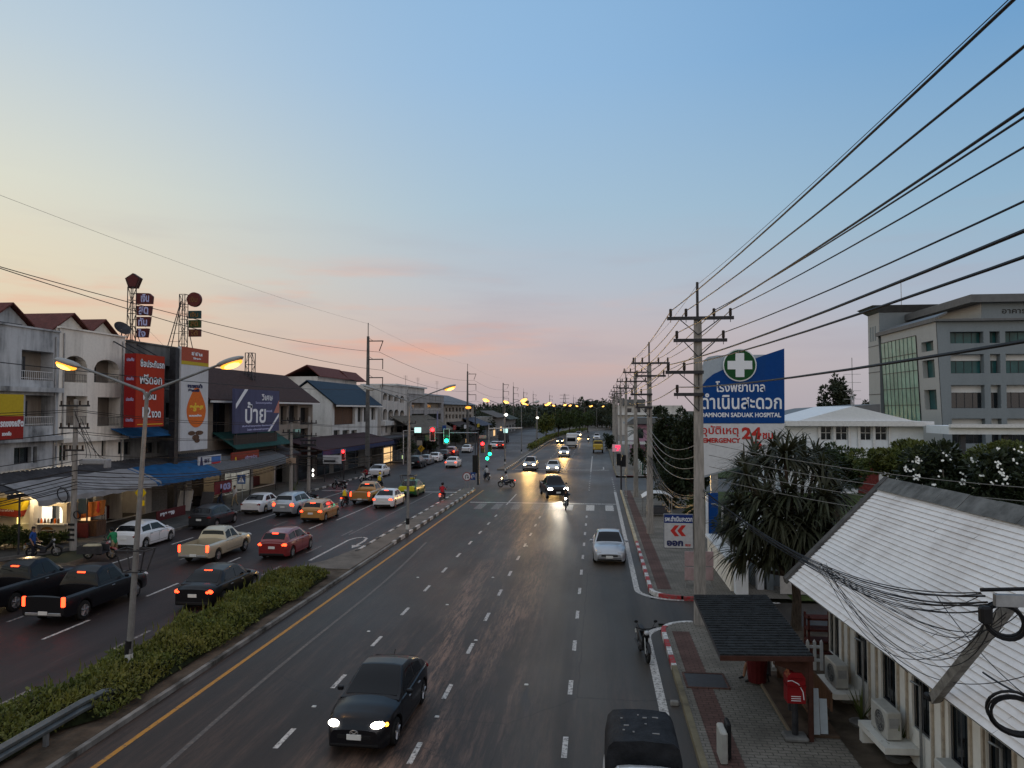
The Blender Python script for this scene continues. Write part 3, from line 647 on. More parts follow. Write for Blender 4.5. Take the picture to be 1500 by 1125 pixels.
def make_vehicle(kind,label,cat,pmat,head=M_HEADOFF,tail=M_LAMPOFF,stop=None,lower=None,plate=True,name=None):
    d = CARS[kind]; L,W,zb,r = d['L'],d['W'],d['zb'],d['r']; hl = L / 2; bed = d.get('bed')
    root = thing(name or {'sedan': 'parked_car','hatch': 'hatchback_car','fastback': 'hatchback_car','suv': 'sport_utility_vehicle','pickup': 'pickup_truck','minitruck': 'pickup_truck'}[kind],label,cat)
    tall = kind in ('suv','pickup','minitruck')
    ra = r + .055
    ys = set()
    for a in d['ax']:
        for i in range(-6,7): ys.add(round(a + ra * math.sin(PI / 2 * i / 6) * 1.0,3))
        ys.add(round(a - ra - .01,3)); ys.add(round(a + ra + .01,3))
    for y in frange(-hl,hl,.22): ys.add(round(y,3))
    if bed:
        for q in (bed[0] - .005,bed[0] + .005,bed[1] - .005,bed[1] + .005): ys.add(round(q,3))
    for q in (.02,.06,.13): ys.add(round(hl - q,3)); ys.add(round(-hl + q,3))
    ys = sorted(ys); ys = [y for i,y in enumerate(ys) if i == 0 or y - ys[i - 1] > .004]
    def half(y):
        q = 1.15 if y > 0 and not bed else .75; e = max(0,(abs(y) - (hl - q)) / q); k = (.16 if bed else .27) if y > 0 else (.06 if bed else .15)
        return W * (1 - k * e ** 2.4)
    rows = []
    for y in ys:
        w = half(y); zd = smooth(d['deck'],y); low = zb
        e = max(0,(abs(y) - (hl - .16)) / .16)
        low += .10 * e * e
        for a in d['ax']:
            if abs(y - a) < ra: low = max(low,r + math.sqrt(max(0,ra * ra - (y - a) ** 2)))
        zm = max(low + .03,min(zd - .22,zb + .34)); zs = max(zm + .02,zd - .17)
        sh = .02 * e
        hp = [(0,low),(.62 * w,low),(.965 * w,low),(.995 * w - sh,low + .05 if low > zb + .15 else low + .09),(w - sh,zm),(.985 * w - sh,zs),(.945 * w - sh,zd - .075)]
        if bed and bed[0] < y < bed[1]: hp += [(.84 * w,zd - .012),(.83 * w,bed[2]),(0,bed[2])]
        else: hp += [(.83 * w,zd - .008),(.42 * w,zd + .04 - .03 * e),(0,zd + .052 - .035 * e)]
        hp = [(x,max(z,low)) for x,z in hp]
        rows.append([(x,y,z) for x,z in hp] + [(-x,y,z) for x,z in reversed(hp[1:-1])] + [(hp[0][0],y,hp[0][1])])
    b = MB(); loft(b,rows); body = b.build('body',pmat,root,smooth=34,world=False)
    # cabin
    def cw(y,z,zlo): return W * (.925 - .235 * (z - zlo) / .5)
    cab = d['cab']; y0,y1 = cab[0][0],cab[-1][0]; yy = sorted(set([round(y,3) for y in frange(y0,y1,.16)] + [c[0] for c in cab])); tab = [(c[0],c[1]) for c in cab]; rows = []
    for y in yy:
        zt = smooth(tab,y) if kind != 'x' else 0; zl = smooth(d['deck'],y) - .09; zt = max(zt,zl + .02); wl_ = half(y) / W * W * .925
        wt = wl_ - .235 * W * (zt - zl) / .5 * .9; hp = [(wl_,zl),(wl_ - (wl_ - wt) * .86,zl + (zt - zl) * .86),(wt - .03,zt - .012 if zt - zl > .1 else zt),(wt * .55,zt + .018),(0,zt + .024)]
        rows.append([(x,y,z) for x,z in hp] + [(-x,y,z) for x,z in reversed(hp[:-1])])
    b = MB(); loft(b,rows); b.build('cabin',pmat,root,smooth=38,world=False)
    def at(y,t):    # point on the cabin side, t = 0 belt .. 1 roof edge
        zt = smooth(tab,y); zl = smooth(d['deck'],y) - .09; wl_ = half(y) * .925; wt = wl_ - .235 * W * (zt - zl) / .5 * .9
        return wl_ - (wl_ - wt) * t * .86 + .006,zl + (zt - zl) * t * .86
    yf,yr = cab[-2][0],cab[1][0]          # windscreen top, rear top
    def glass(name,a_,c_,s):
        bb = MB(); n = 5; pts = []
        for i in range(n + 1):
            u = i / n; lo = a_[0] + (c_[0] - a_[0]) * u; hi = a_[1] + (c_[1] - a_[1]) * u
            x0_,z0_ = at(lo,.24); x1_,z1_ = at(hi,.92); pts += [(s * x0_,lo,z0_),(s * x1_,hi,z1_)]
        bb.add(pts,[(2 * i,2 * i + 1,2 * i + 3,2 * i + 2) if s < 0 else (2 * i,2 * i + 2,2 * i + 3,2 * i + 1) for i in range(n)]); bb.build(name,M_CARGLASS,root,world=False)
    for s in (-1,1):
        m1 = (yf + yr) / 2 + .12
        if bed: glass('side_window',(yr - .02,yr + .02),(m1 - .05,m1 - .05),s); glass('side_window',(m1 + .03,m1 + .03),(y1 - .34,yf + .02),s)
        else:
            q = yr + .10
            glass('side_window',(y0 + .55,q),(m1 - .06,m1 - .06),s); glass('side_window',(m1 + .03,m1 + .03),(y1 - .34,yf + .04),s)
    def screen(name,ya,yb,inset=.10):
        bb = MB(); n,k = 5,6; pts = []
        for i in range(n + 1):
            y = ya + (yb - ya) * i / n; zt = smooth(tab,y); zl = smooth(d['deck'],y) - .09; wl_ = half(y) * .925; wt = max(.3,wl_ - .235 * W * (zt - zl) / .5 * .9) - .07
            for j in range(k + 1):
                t = -1 + 2 * j / k; pts.append((wt * t,y,zt + .024 - .022 * t * t + .008))
        bb.add(pts,[(i * (k + 1) + j,i * (k + 1) + j + 1,(i + 1) * (k + 1) + j + 1,(i + 1) * (k + 1) + j) for i in range(n) for j in range(k)]); bb.build(name,M_CARGLASS,root,smooth=True,world=False)
    screen('windscreen',y1 - .13,yf + .06); screen('rear_window',y0 + (.06 if bed else .14),yr - (.02 if bed else .05))
    # wheels
    for a in d['ax']:
        for s in (-1,1):
            t = MB(); prof = [(.0,.60),(.02,.93),(.05,1.0),(.16,1.0),(.19,.93),(.21,.60)]; n = 20; rows = []
            for x,q in prof: rows.append([(x - .105,r * q * math.cos(2 * PI * j / n),r * q * math.sin(2 * PI * j / n)) for j in range(n + 1)])
            loft(t,rows,closed_ends=False); t.x = None
            w_ = t.build('wheel',M_TYRE,root,smooth=True,world=False); w_.location = (s * (W - .115),a,r)
            rm = MB(); rm.cyl((s * .07,0,0),(1,0,0),r * .63,.03,18)
            for k in range(5):
                an = 2 * PI * k / 5 + .3; rm.tube([(s * .088,0,0),(s * .094,r * .60 * math.cos(an),r * .60 * math.sin(an))],r * .10,5)
            rm.tube([(s * .085,r * .62 * math.cos(2 * PI * j / 18),r * .62 * math.sin(2 * PI * j / 18)) for j in range(19)],r * .05,5)
            rm.build('rim',M_RIM,w_,world=False)
    # lamps
    zh = smooth(d['deck'],hl - .25) - (.10 if not tall else .12) + (.005 if kind == 'fastback' else 0); zt = smooth(d['deck'],-hl + .1) - .13
    for s in (-1,1):
        b = MB(); b.x = Matrix.Translation((s * W * (.64 if not bed else .74),hl - ((.20 if kind != 'fastback' else .115) if not bed else .12),zh)) @ Matrix.Rotation(-s * R(32 if not bed else 14),4,'Z') @ Matrix.Rotation(R(-24),4,'X'); b.ball((0,0,0),(.21,.13,.075 if not tall else .10) if kind != 'fastback' else (.175,.10,.05),nu=12,nv=6)
        b.build('headlight',head,root,smooth=True,world=False)
        b = MB()
        if bed: b.bbox((s * W * .86,-hl + .03,zt - .06),(.13,.10,.36),.02)
        else: b.x = Matrix.Translation((s * W * .76,-hl + .075,zt)) @ Matrix.Rotation(s * R(16),4,'Z'); b.ball((0,0,0),(.155,.085,.09 if not tall else .15),nu=12,nv=6)
        b.build('tail_light',tail,root,smooth=True,world=False)
        b = MB(); b.bbox((s * (W + .07),y1 - .42,zd_ if (zd_ := smooth(d['deck'],.8) + .06) else 0),(.17,.09,.12),.03); b.build('mirror',pmat,root,world=False)
        for yh,ya_,yb_ in (((.15,-.62,.98),) if bed else ((.2,.02,.92),(-.72,-.86,.02))):
            b = MB(); zd0 = smooth(d['deck'],0); zl_ = zb + .13; ee = .007
            def ring(y,z): return (s * (half(y) * (.985 + .012 * max(0,min(1,(zd0 - .1 - z) / .3))) + .004),y,z)
            qs = [(ya_,zl_),(yb_,zl_),(yb_ + .04,zd0 - .30),(yb_,zd0 - .09),(ya_,zd0 - .09),(ya_,zd0 - .3)]; cy_,cz_ = (ya_ + yb_) / 2,(zl_ + zd0) / 2
            for i in range(6):
                (y1_,z1_),(y2_,z2_) = qs[i],qs[(i + 1) % 6]; sh_ = lambda y,z: (y + (ee * 2 if y < cy_ else -ee * 2),z + (ee * 2 if z < cz_ else -ee * 2))
                b.quad(ring(y1_,z1_),ring(y2_,z2_),ring(*sh_(y2_,z2_)),ring(*sh_(y1_,z1_)))
            dr = b.build('door',M_TRIM,root,world=False)
            b = MB(); b.bbox((s * (W * .992 + .008),yh - (.0 if not bed else .05),smooth(d['deck'],0) - .15),(.035,.18,.035),.008); b.build('door_handle',M_RIM if pmat in (P_BLACK,P_WHITE,P_BEIGE) else pmat,dr,world=False)
    if stop:
        b = MB(); zs = smooth(tab,yr); b.bbox((0,yr - .09 if not bed else yr - .02,zs - .015),(.34,.06,.05),.01); b.build('brake_lamp',stop,root,world=False)
    b = MB(); b.bbox((0,hl - .045,zb + .30 if not tall else zb + .40),(W * 1.02,.10,.14 if not tall else .22),.03); b.build('grille',M_TRIM,root,world=False)
    b = MB(); b.bbox((0,hl - .05,zb + .11),(W * 1.45,.11,.10),.03); b.build('front_bumper',M_TRIM,root,world=False)
    b = MB(); b.bbox((0,-hl + .05,zb + .12),(W * 1.60,.13,.14),.03); b.build('rear_bumper',M_TRIM if not bed else M_STEEL,root,world=False)
    if plate:
        b = MB(); b.bbox((0,hl + .012,zb + (.24 if kind != 'fastback' else .30)),(.36,.02,.13),.006); b.build('number_plate',M_PLATE,root,world=False)
        b = MB(); b.bbox((0,-hl - .012,zt - .14 if not bed else zb + .16),(.36,.03,.13),.006); b.build('number_plate',M_PLATE,root,world=False)
    if bed:
        b = MB(); b.box(-.36 * W * 2 * .95,.36 * W * 2 * .95,bed[0] + .02,bed[1] - .02,bed[2] + .004,bed[2] + .02); b.build('bed_floor',M_TRIM,root,world=False)
    return root
def place(car,x,y,rz=0.0): car.location = (x,y,0.006); car.rotation_euler = (0,0,rz); return car
def beam(root,kind,energy,col=(1,.9,.74)):
    """the two lamps of a lit car give real light"""
    d = CARS[kind]
    l = bpy.data.lights.new('headlight_beam','SPOT'); l.energy = energy; l.color = col; l.spot_size = R(70); l.spot_blend = 0.8; l.shadow_soft_size = .12
    o = bpy.data.objects.new('headlight_beam',l); COL.objects.link(o); o.parent = root; o.location = (0,d['L'] / 2 + .12,.72); o.rotation_euler = (R(84),0,0)
def rear_right(u,v,kind):
    """place an outgoing car by the pixel where its right rear wheel meets the road"""
    d = CARS[kind]; p = gz(u,v); return p.x - d['W'] + .1,p.y - d['ax'][0]
def front(u,v,kind):
    d = CARS[kind]; p = gz(u,v); return p.x,p.y + d['L'] / 2
OUT = [  # kind, pixel of right rear wheel, paint, tail, brake lamp, label
 ('pickup',20,896,P_BLACK,M_BRAKE,M_BRAKE,'pickup truck','black vehicle with lit brake lamp cut off by the left picture edge'),
 ('pickup',121,908,P_BLACK,M_BRAKE,M_BRAKE,'pickup truck','black pickup truck with square red tail lamps behind the tall street lamp'),
 ('sedan',326,888,P_BLACK,M_BRAKE,M_BRAKE,'car','black sedan braking in the lane beside the hedge'),
 ('minitruck',318,823,P_BEIGE,M_BRAKE,None,'pickup truck','beige pickup truck with an empty open bed'),
 ('hatch',427,817,P_RED,M_BRAKE,M_BRAKE,'car','dark red hatchback braking between the lanes'),
 ('hatch',212,804,P_WHITE,M_LAMPOFF,None,'car','white hatchback parked at the left kerb by the food stall'),
 ('hatch',316,774,P_DARK,M_LAMPOFF,None,'car','dark grey car parked at the left kerb behind a white sedan'),
 ('sedan',388,752,P_WHITE,M_LAMPOFF,None,'car','white sedan parked at the left kerb near the crossing sign'),
 ('suv',438,756,P_SILVER,M_BRAKE,None,'car','silver tall car with small red lamps left of the gold hatchback'),
 ('hatch',476,764,P_GOLD,M_BRAKE,M_BRAKE,'car','gold hatchback with bright brake lamps in the queue'),
 ('pickup',546,738,P_GOLD,M_BRAKE,M_BRAKE,'pickup truck','pale pickup truck waiting in the queue with its high brake lamp lit'),  # gold paint on this pale pickup imitates orange lamplight
 ('sedan',578,744,P_WHITE,M_BRAKE,M_BRAKE,'car','white sedan with bright brake lamps next to the green and yellow taxi'),
 ('sedan',611,727,P_GREEN,M_LAMPOFF,None,'taxi','green taxi with a yellow rear waiting first at the stop line'),
 ('sedan',561,699,P_WHITE,M_LAMPOFF,None,'car','white low car parked at the left kerb past the signal'),
 ('suv',616,686,P_BLACK,M_LAMPOFF,None,'car','black tall car parked first of the row across the junction'),
 ('sedan',629,681,P_GREY,M_LAMPOFF,None,'car','grey car parked second of the row across the junction'),
 ('sedan',643,677,P_WHITE,M_LAMPOFF,None,'car','white car parked third of the row across the junction'),
 ('sedan',655,672,P_BLACK,M_LAMPOFF,None,'car','black car parked fourth of the row across the junction'),
 ('suv',667,669,P_RED,M_BRAKE,None,'car','dark red car with a lit lamp at the far end of the parked row'),
 ('sedan',670,685,P_WHITE,M_BRAKE,None,'car','white sedan driving away alone across the junction'),
 ('sedan',689,663,P_WHITE,M_LAMPOFF,None,'car','small white car parked far down the left kerb'),
 ('sedan',729,657,P_WHITE,M_BRAKE,None,'car','far white car beside the far red car on the outgoing road'),
 ('hatch',738,657,P_RED,M_BRAKE,None,'car','far red car on the outgoing road'),
]
for kind,u,v,p,tl,st,cat,lab in OUT:
    c = make_vehicle(kind,lab,cat,p,tail=tl,stop=st); x,y = rear_right(u,v,kind); place(c,x,y)
    if 'parked' not in lab and c.name.startswith('parked_car'): c.name = 'sedan_car'
    if cat == 'taxi':
        c.name = 'taxi_car'
        b = MB(); b.bbox((0,-.1,1.53),(.42,.16,.13),.03); b.build('roof_sign',M_SIGNY,c,world=False)
        b = MB(); b.bbox((0,-2.02,.93),(1.40,.42,.11),.04); b.bbox((0,-2.245,.72),(1.5,.05,.34),.02); b.build('boot_lid',mat('taxi_yellow',(.55,.52,.03),.3,var=.05),c,world=False)
    if u == 438: c.rotation_euler[2] = R(-2)
# --- oncoming traffic
INC = [
 ('fastback',519,1112,P_BLACK,M_HEAD,R(-1),'car','black hatchback with lit headlights nearest on the oncoming lanes',60),
 ('sedan',893,829,P_SILVER,M_HEADOFF,0,'car','silver sedan standing at the right kerb',0),
 ('pickup',808,732,P_BLACK,M_HEAD,R(13),'pickup truck','dark pickup with lit headlights turning out of the junction',900),
 ('suv',775,690,P_SILVER,M_HEADW,0,'car','tall silver car with warm headlights stopped left at the far stop line',5000),
 ('sedan',809,693,P_WHITE,M_HEADW,0,'car','pale sedan with warm headlights stopped right of a taller car',4200),
 ('suv',826,670,P_WHITE,M_HEADW,0,'car','white tall car with warm headlights in front of the far truck',3000),
 ('sedan',820,650,P_DARK,M_HEADW,0,'car','far dark car with two lit headlights left of the truck',1500),
 ('suv',847,641,P_WHITE,M_HEADW,0,'car','farthest pair of headlights on the bend behind the truck',1800),
]
for kind,u,v,p,h,rz,cat,lab,en in INC:
    c = make_vehicle(kind,lab,cat,p,head=h); x,y = front(u,v,kind); place(c,x,y,PI + rz)
    if c.name.startswith('parked_car'): c.name = 'sedan_car'
    if en: beam(c,kind,en,(1,.92,.76) if h is M_HEAD else (1,.60,.20))
    if kind == 'pickup': c.scale = (1.06,1.06,1.10)
    if kind == 'fastback':
        c.scale = (.96,.97,.98)
        for s in (-1,1):
            b = MB(); b.x = Matrix.Translation((s * .70,1.80,.68)); b.ball((0,0,0),(.07,.07,.05)); b.build('turn_signal',M_AMBER if s < 0 else M_TRIM,c,world=False)
        b = MB(); b.tube([(.12 + .1 * math.cos(a) - .12,2.11,.57 + .055 * math.sin(a)) for a in [2 * PI * i / 16 for i in range(17)]],.012,6); b.tube([(-.09,2.11,.60),(0,2.11,.55),(.09,2.11,.60)],.012,6); b.build('badge',M_RIM,c,world=False)
        b = MB(); b.tube([(-.03,-1.12,1.38),(-.03,-1.22,1.47)],.012,5); b.build('aerial',M_TRIM,c,world=False)
# box truck
t = thing('box_truck','pale truck with a flat white front among the far oncoming cars','truck'); x,y = front(837,656,'sedan'); t.location = (x,y + .6,0.006); t.rotation_euler = (0,0,PI)
b = MB(); b.bbox((0,2.5,1.45),(2.0,1.7,1.9),.12); b.build('cab',paint('truck_white',(.5,.5,.5)),t,world=False)
b = MB(); b.quad((-.88,3.358,1.35),(.88,3.358,1.35),(.84,3.358,2.1),(-.84,3.358,2.1)); b.build('windscreen',M_CARGLASS,t,world=False)
b = MB(); b.bbox((0,-.6,1.75),(2.2,4.2,2.3),.05); b.build('cargo_box',M_SIGNW,t,world=False)
for s in (-1,1):
    b = MB(); b.bbox((s * .78,3.36,.85),(.3,.08,.2),.02); b.build('headlight',M_HEADOFF,t,world=False)
    for a in (2.3,-1.6): b = MB(); b.cyl((s * .9,a,.42),(1,0,0),.42,.25,16); b.build('wheel',M_TYRE,t,world=False)
b = MB(); b.bbox((0,3.36,.5),(2.0,.12,.25),.03); b.build('front_bumper',M_TRIM,t,world=False)
# grey truck far on the outgoing road, parked yellow lorry and pale pickup on the right kerb
t = thing('lorry','small grey lorry far on the outgoing road','truck'); p = gz(741,648); t.location = (p.x - .5,p.y,.006)
b = MB(); b.bbox((0,-.5,1.7),(2.1,4,2.2),.05); b.build('cargo_box',M_SHEET,t,world=False); b = MB(); b.bbox((0,2.3,1.2),(1.9,1.5,1.6),.1); b.build('cab',P_GREY,t,world=False)
for s in (-1,1):
    for a in (2.2,-1.5): b = MB(); b.cyl((s * .85,a,.4),(1,0,0),.4,.25,14); b.build('wheel',M_TYRE,t,world=False)
t = thing('lorry','yellow lorry with an open slatted back parked at the far right kerb','truck'); p = gz(876,664); t.location = (p.x,p.y + 3.2,.006); t.rotation_euler = (0,0,PI)
b = MB(); b.bbox((0,2.4,1.15),(1.8,1.6,1.1),.15); b.bbox((0,2.2,1.95),(1.65,1.2,.7),.15); b.build('cab',P_YELL,t,world=False)
b = MB(); b.quad((-.75,2.86,1.7),(.75,2.86,1.7),(.7,2.82,2.2),(-.7,2.82,2.2)); b.build('windscreen',M_CARGLASS,t,world=False)
b = MB(); b.box(-.95,.95,-3,1.5,.75,.95)
for k in range(5): b.box(-.98,-.93,-3,1.5,1.05 + k * .3,1.2 + k * .3); b.box(.93,.98,-3,1.5,1.05 + k * .3,1.2 + k * .3); b.box(-.95,.95,1.45,1.5,1.05 + k * .3,1.2 + k * .3)
b.build('cargo_bed',mat('lorry_green',(.04,.05,.035),.6,var=.2),t,world=False)
for s in (-1,1):
    for a in (2.3,-1.8): b = MB(); b.cyl((s * .82,a,.42),(1,0,0),.42,.26,14); b.build('wheel',M_TYRE,t,world=False)
    b = MB(); b.bbox((s * .68,3.19,.95),(.26,.06,.2),.02); b.build('headlight',M_HEADOFF,t,world=False)
c = make_vehicle('pickup','white pickup truck parked farthest along the right kerb','pickup truck',P_WHITE); x,y = front(873,645,'pickup'); place(c,x + .2,y,PI)
# canopy pickup at the bottom edge
c = make_vehicle('pickup','pickup with a white cab and black canvas canopy at the bottom picture edge','pickup truck',P_WHITE)
place(c,.86,13.75,PI); c.scale = (.85,.85,.85)
b = MB(); rows = []
for y in frange(-2.55,-.78,.3):
    k = 1.0 if y > -2.5 else .97
    hp = [(.86,1.10),(.845,1.6),(.79,1.86),(.66,1.985),(.33,2.01 + .012 * math.sin(y * 9)),(0,2.02 + .012 * math.sin(y * 7))]
    rows.append([(x * k,y,z) for x,z in hp] + [(-x * k,y,z) for x,z in reversed(hp[:-1])])
loft(b,rows); b.build('canopy',mat('black_canvas',(.018,.019,.022),.75,var=.45,sc=3,bump=.5),c,smooth=50,world=False)
b = MB()
for k in range(6): b.box(-.62 + k * .24,-.60 + k * .24,-.08,.48,1.757,1.772)
b.build('roof_ribs',P_WHITE,c,world=False)
for (px,py,w_,a) in ((-.3,-1.2,.16,.1),(.2,-1.25,.04,0),(.35,-1.6,.12,.1),(.45,-2.0,.05,.4),(-.1,-1.7,.05,0),(-.35,-2.1,.14,.1),(.42,-1.35,.05,1),(0.05,-2.2,.04,.5),(-.1,-2.05,.1,-.1)): b = MB(); b.box(px - w_ / 2,px + w_ / 2,py - .012,py + .012,2.0 - .08 * abs(px) ** 2,2.036 - .06 * abs(px) ** 2); b.build('canvas_patch',mat('pale_tape',(.25,.25,.25),.7),c,world=False)
# ------------------------------------------------------------------ left side of the street: shophouses, boards, canopies
def YX(u,x): return gx(u,600,x).y
def ZX(u,v,x): return gx(u,v,x).z
def holes_wall(mb,P,a0,a1,z0,z1,holes,depth,m=0):
    """wall in a plane with real recesses; P(a, z, d) -> point, d = how far behind the face"""
    As = sorted(set([a0,a1] + [h[0] for h in holes] + [h[1] for h in holes])); Zs = sorted(set([z0,z1] + [h[2] for h in holes] + [h[3] for h in holes]))
    As = [a for a in As if a0 <= a <= a1]; Zs = [z for z in Zs if z0 <= z <= z1]
    for i in range(len(As) - 1):
        for j in range(len(Zs) - 1):
            ca,cz = (As[i] + As[i + 1]) / 2,(Zs[j] + Zs[j + 1]) / 2
            if any(h[0] < ca < h[1] and h[2] < cz < h[3] for h in holes): continue
            mb.quad(P(As[i],Zs[j],0),P(As[i + 1],Zs[j],0),P(As[i + 1],Zs[j + 1],0),P(As[i],Zs[j + 1],0),m=m)
    for h in holes:
        c = [(h[0],h[2]),(h[1],h[2]),(h[1],h[3]),(h[0],h[3])]
        for k in range(4):
            p,q = c[k],c[(k + 1) % 4]; mb.quad(P(*p,0),P(*p,depth),P(*q,depth),P(*q,0),m=m)
def PXP(x): return lambda a,z,d: (x - d,a,z)              # facade facing +X
def PYM(y): return lambda a,z,d: (a,y + d,z)              # facade facing -Y
def PXM(x): return lambda a,z,d: (x + d,a,z)              # facade facing -X
def window(P,h,d,parent,bars=2,glass=None,frame=None,back=True,rows=1):
    """glazed panel filling a recess: frame bars with a pane as sub-part"""
    b = MB(); t = .06; a0,a1,z0,z1 = h
    def bar(p0,p1,q0,q1): b.quad(P(p0,q0,d - .05),P(p1,q0,d - .05),P(p1,q1,d - .05),P(p0,q1,d - .05))
    bar(a0,a1,z0,z0 + t); bar(a0,a1,z1 - t,z1)
    for i in range(bars + 1):
        a = a0 + (a1 - a0 - t) * i / bars; bar(a,a + t,z0 + t,z1 - t)
    for j in range(1,rows):
        z = z0 + (z1 - z0) * j / rows; bar(a0 + t,a1 - t,z,z + t * .8)
    f = b.build('window',frame or M_FRAMED,parent)
    b = MB(); b.quad(P(a0,z0,d - .01),P(a1,z0,d - .01),P(a1,z1,d - .01),P(a0,z1,d - .01)); b.build('pane',glass or M_GLASS,f); return f
def arch_fill(mb,P,h,rise,depth,m=0,n=10):
    a0,a1,z1 = h[0],h[1],h[3]; c = (a0 + a1) / 2; w = (a1 - a0) / 2; prev = None
    for i in range(n + 1):
        a = a0 + (a1 - a0) * i / n; z = z1 - rise + rise * math.sqrt(max(0,1 - ((a - c) / w) ** 2))
        if prev: mb.quad(P(prev[0],prev[1],.003),P(a,z,.003),P(a,z1,.003),P(prev[0],z1,.003),m=m); mb.quad(P(prev[0],prev[1],0),P(prev[0],prev[1],depth),P(a,z,depth),P(a,z,0),m=m)
        prev = (a,z)
def railing(P,h,d,parent,ht=.85,m=None,name='balcony_railing',st=.16):
    b = MB(); a0,a1,z0 = h[0],h[1],h[2]
    def seg(p,q,r): b.tube([p,q],r,4)
    seg(P(a0,z0 + ht,d),P(a1,z0 + ht,d),.025); seg(P(a0,z0 + .12,d),P(a1,z0 + .12,d),.02); a = a0
    while a < a1: seg(P(a,z0 + .02,d),P(a,z0 + ht,d),.012); a += st
    return b.build(name,m or M_FRAMEW,parent)
FX = -34.0
def rect(u0,u1,v0,v1,x=FX):
    um = (u0 + u1) / 2; return (YX(u0,x),YX(u1,x),ZX(um,v1,x),ZX(um,v0,x))
def block(mb,x0,x1,y0,y1,z0,z1,skip_front=True,m=0):
    """sides, back and roof of a building whose +X face is built separately"""
    mb.quad((x0,y0,z0),(x1,y0,z0),(x1,y0,z1),(x0,y0,z1),m=m); mb.quad((x1,y1,z0),(x0,y1,z0),(x0,y1,z1),(x1,y1,z1),m=m)
    mb.quad((x0,y1,z0),(x0,y0,z0),(x0,y0,z1),(x0,y1,z1),m=m); mb.quad((x0,y0,z1),(x1,y0,z1),(x1,y1,z1),(x0,y1,z1),m=m)
def shophouse(label,u0,u1,vtop,wall,bays,x=FX,back=9.0,name='shophouse',arch=0.0,parapet=.55,ledges=(),cat='building',glass=None,rail=True,rec=.9,zbase=0.0):
    y0,y1 = YX(u0,x),YX(u1,x); um = (u0 + u1) / 2; zt = ZX(um,vtop,x)
    root = thing(name,label,cat,(x,(y0 + y1) / 2,0)); P = PXP(x)
    holes = [rect(*q[:4],x=x) for q in bays]
    b = MB(); holes_wall(b,P,y0,y1,zbase,zt,holes,rec)
    if arch:
        for h,q in zip(holes,bays):
            if len(q) > 4 and 'a' in q[4]: arch_fill(b,P,h,min(arch,(h[3] - h[2]) * .4),rec * .4)
    block(b,x - back,x,y0,y1,0,zt - parapet)
    b.box(x - .2,x + .10,y0,y1,zt - .002,zt + .10); b.box(x - back,x - .2,y0,y0 + .18,zt - parapet,zt); b.box(x - back,x - .2,y1 - .18,y1,zt - parapet,zt)
    for yp_ in (y0 + .35,y1 - .35):
        if arch or wall is M_WALLG: bp_ = MB(); bp_.tube([(x + .06,yp_,4.2),(x + .06,yp_,zt - .3)],.045,6); bp_.build('drain_pipe',M_STEEL,root)
    for zl in ledges: b.box(x + .003,x + .42,y0 + .02,y1 - .02,zl - .28,zl)
    b.build('wall',wall,root)
    for h,q in zip(holes,bays):
        f = q[4] if len(q) > 4 else 'w'
        if 'b' in f:      # balcony: door + window behind, railing in front
            s = h[0] + (h[1] - h[0]) * .5; window(P,(h[0],s,h[2],h[2] + (h[3] - h[2]) * .82),rec,root,2,glass)
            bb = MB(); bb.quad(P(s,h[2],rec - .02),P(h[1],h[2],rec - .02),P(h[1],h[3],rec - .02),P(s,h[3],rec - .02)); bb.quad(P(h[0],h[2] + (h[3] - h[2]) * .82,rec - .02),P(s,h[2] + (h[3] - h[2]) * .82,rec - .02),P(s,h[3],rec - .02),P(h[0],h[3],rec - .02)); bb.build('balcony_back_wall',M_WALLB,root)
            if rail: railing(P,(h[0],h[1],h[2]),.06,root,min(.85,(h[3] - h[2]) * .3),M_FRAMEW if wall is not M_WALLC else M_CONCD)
        else: window(P,h,min(rec,.25) if 's' in f else rec,root,2 if h[1] - h[0] > .9 else 1,glass,M_FRAMEW if 'f' in f else None)
    return root,y0,y1,zt
def gable_roof_x(parent,xf,xb,yc,half,ze,zr,tile,wall,over=.35,name='dormer_roof'):
    """small gable whose ridge runs away from the street; face towards +X"""
    b = MB(); b.slab([(xf,yc - half,ze),(xf,yc + half,ze),(xf,yc,zr)],(xb - xf,0,0)); b.build('dormer_gable',wall,parent)
    b = MB(); s = (zr - ze) / half
    for k in (-1,1):
        e = (yc + k * (half + over),ze - s * over + .05); r = (yc,zr + .05)
        b.slab([(xf + over,e[0],e[1]),(xf + over,r[0],r[1]),(xb,r[0],r[1]),(xb,e[0],e[1])],(0,0,.10))
    b.build(name,tile,parent)
    bb = MB(); P = PXP(xf + .02); w = half * .42
    bb.quad(P(yc - w,ze + .15,0),P(yc + w,ze + .15,0),P(yc + w,ze + (zr - ze) * .42,0),P(yc - w,ze + (zr - ze) * .42,0)); bb.build('dormer_window',M_GLASS,parent)
# three-storey rows at the left edge
r1,ya,yb,zt = shophouse('grimy grey white three storey shophouse at the left picture edge',-40,85,478,M_WALLG,
    [(-32,-6,512,556,'b'),(30,77,514,557,'b'),(-30,-2,578,624,'b'),(37,79,579,624,'b'),(22,47,655,679,'s'),(50,56,654,678,'s'),(-30,-4,656,682,'s'),(79,101 - 17,653,675,'s')],ledges=(ZX(40,640,FX),ZX(40,567,FX)),zbase=3.95)
gable_roof_x(r1,FX - .6,FX - 8,YX(22,FX),2.6,zt - .5,ZX(40,449,FX),M_TILER,M_WALLG)
r2,ya,yb,zt = shophouse('cream three storey shophouse with arched balconies',85.3,182,487,M_WALLC,
    [(91,127,521,560,'ba'),(137,174,527,561,'ba'),(97,128,580,623,'b'),(143,176,582,624,'b'),(88,101,652,675,'s'),(106,112,652,675,'s'),(150,156,645,668,'s'),(174,181.5,647,665,'s')],arch=.7,ledges=(ZX(130,640,FX),),zbase=3.95)
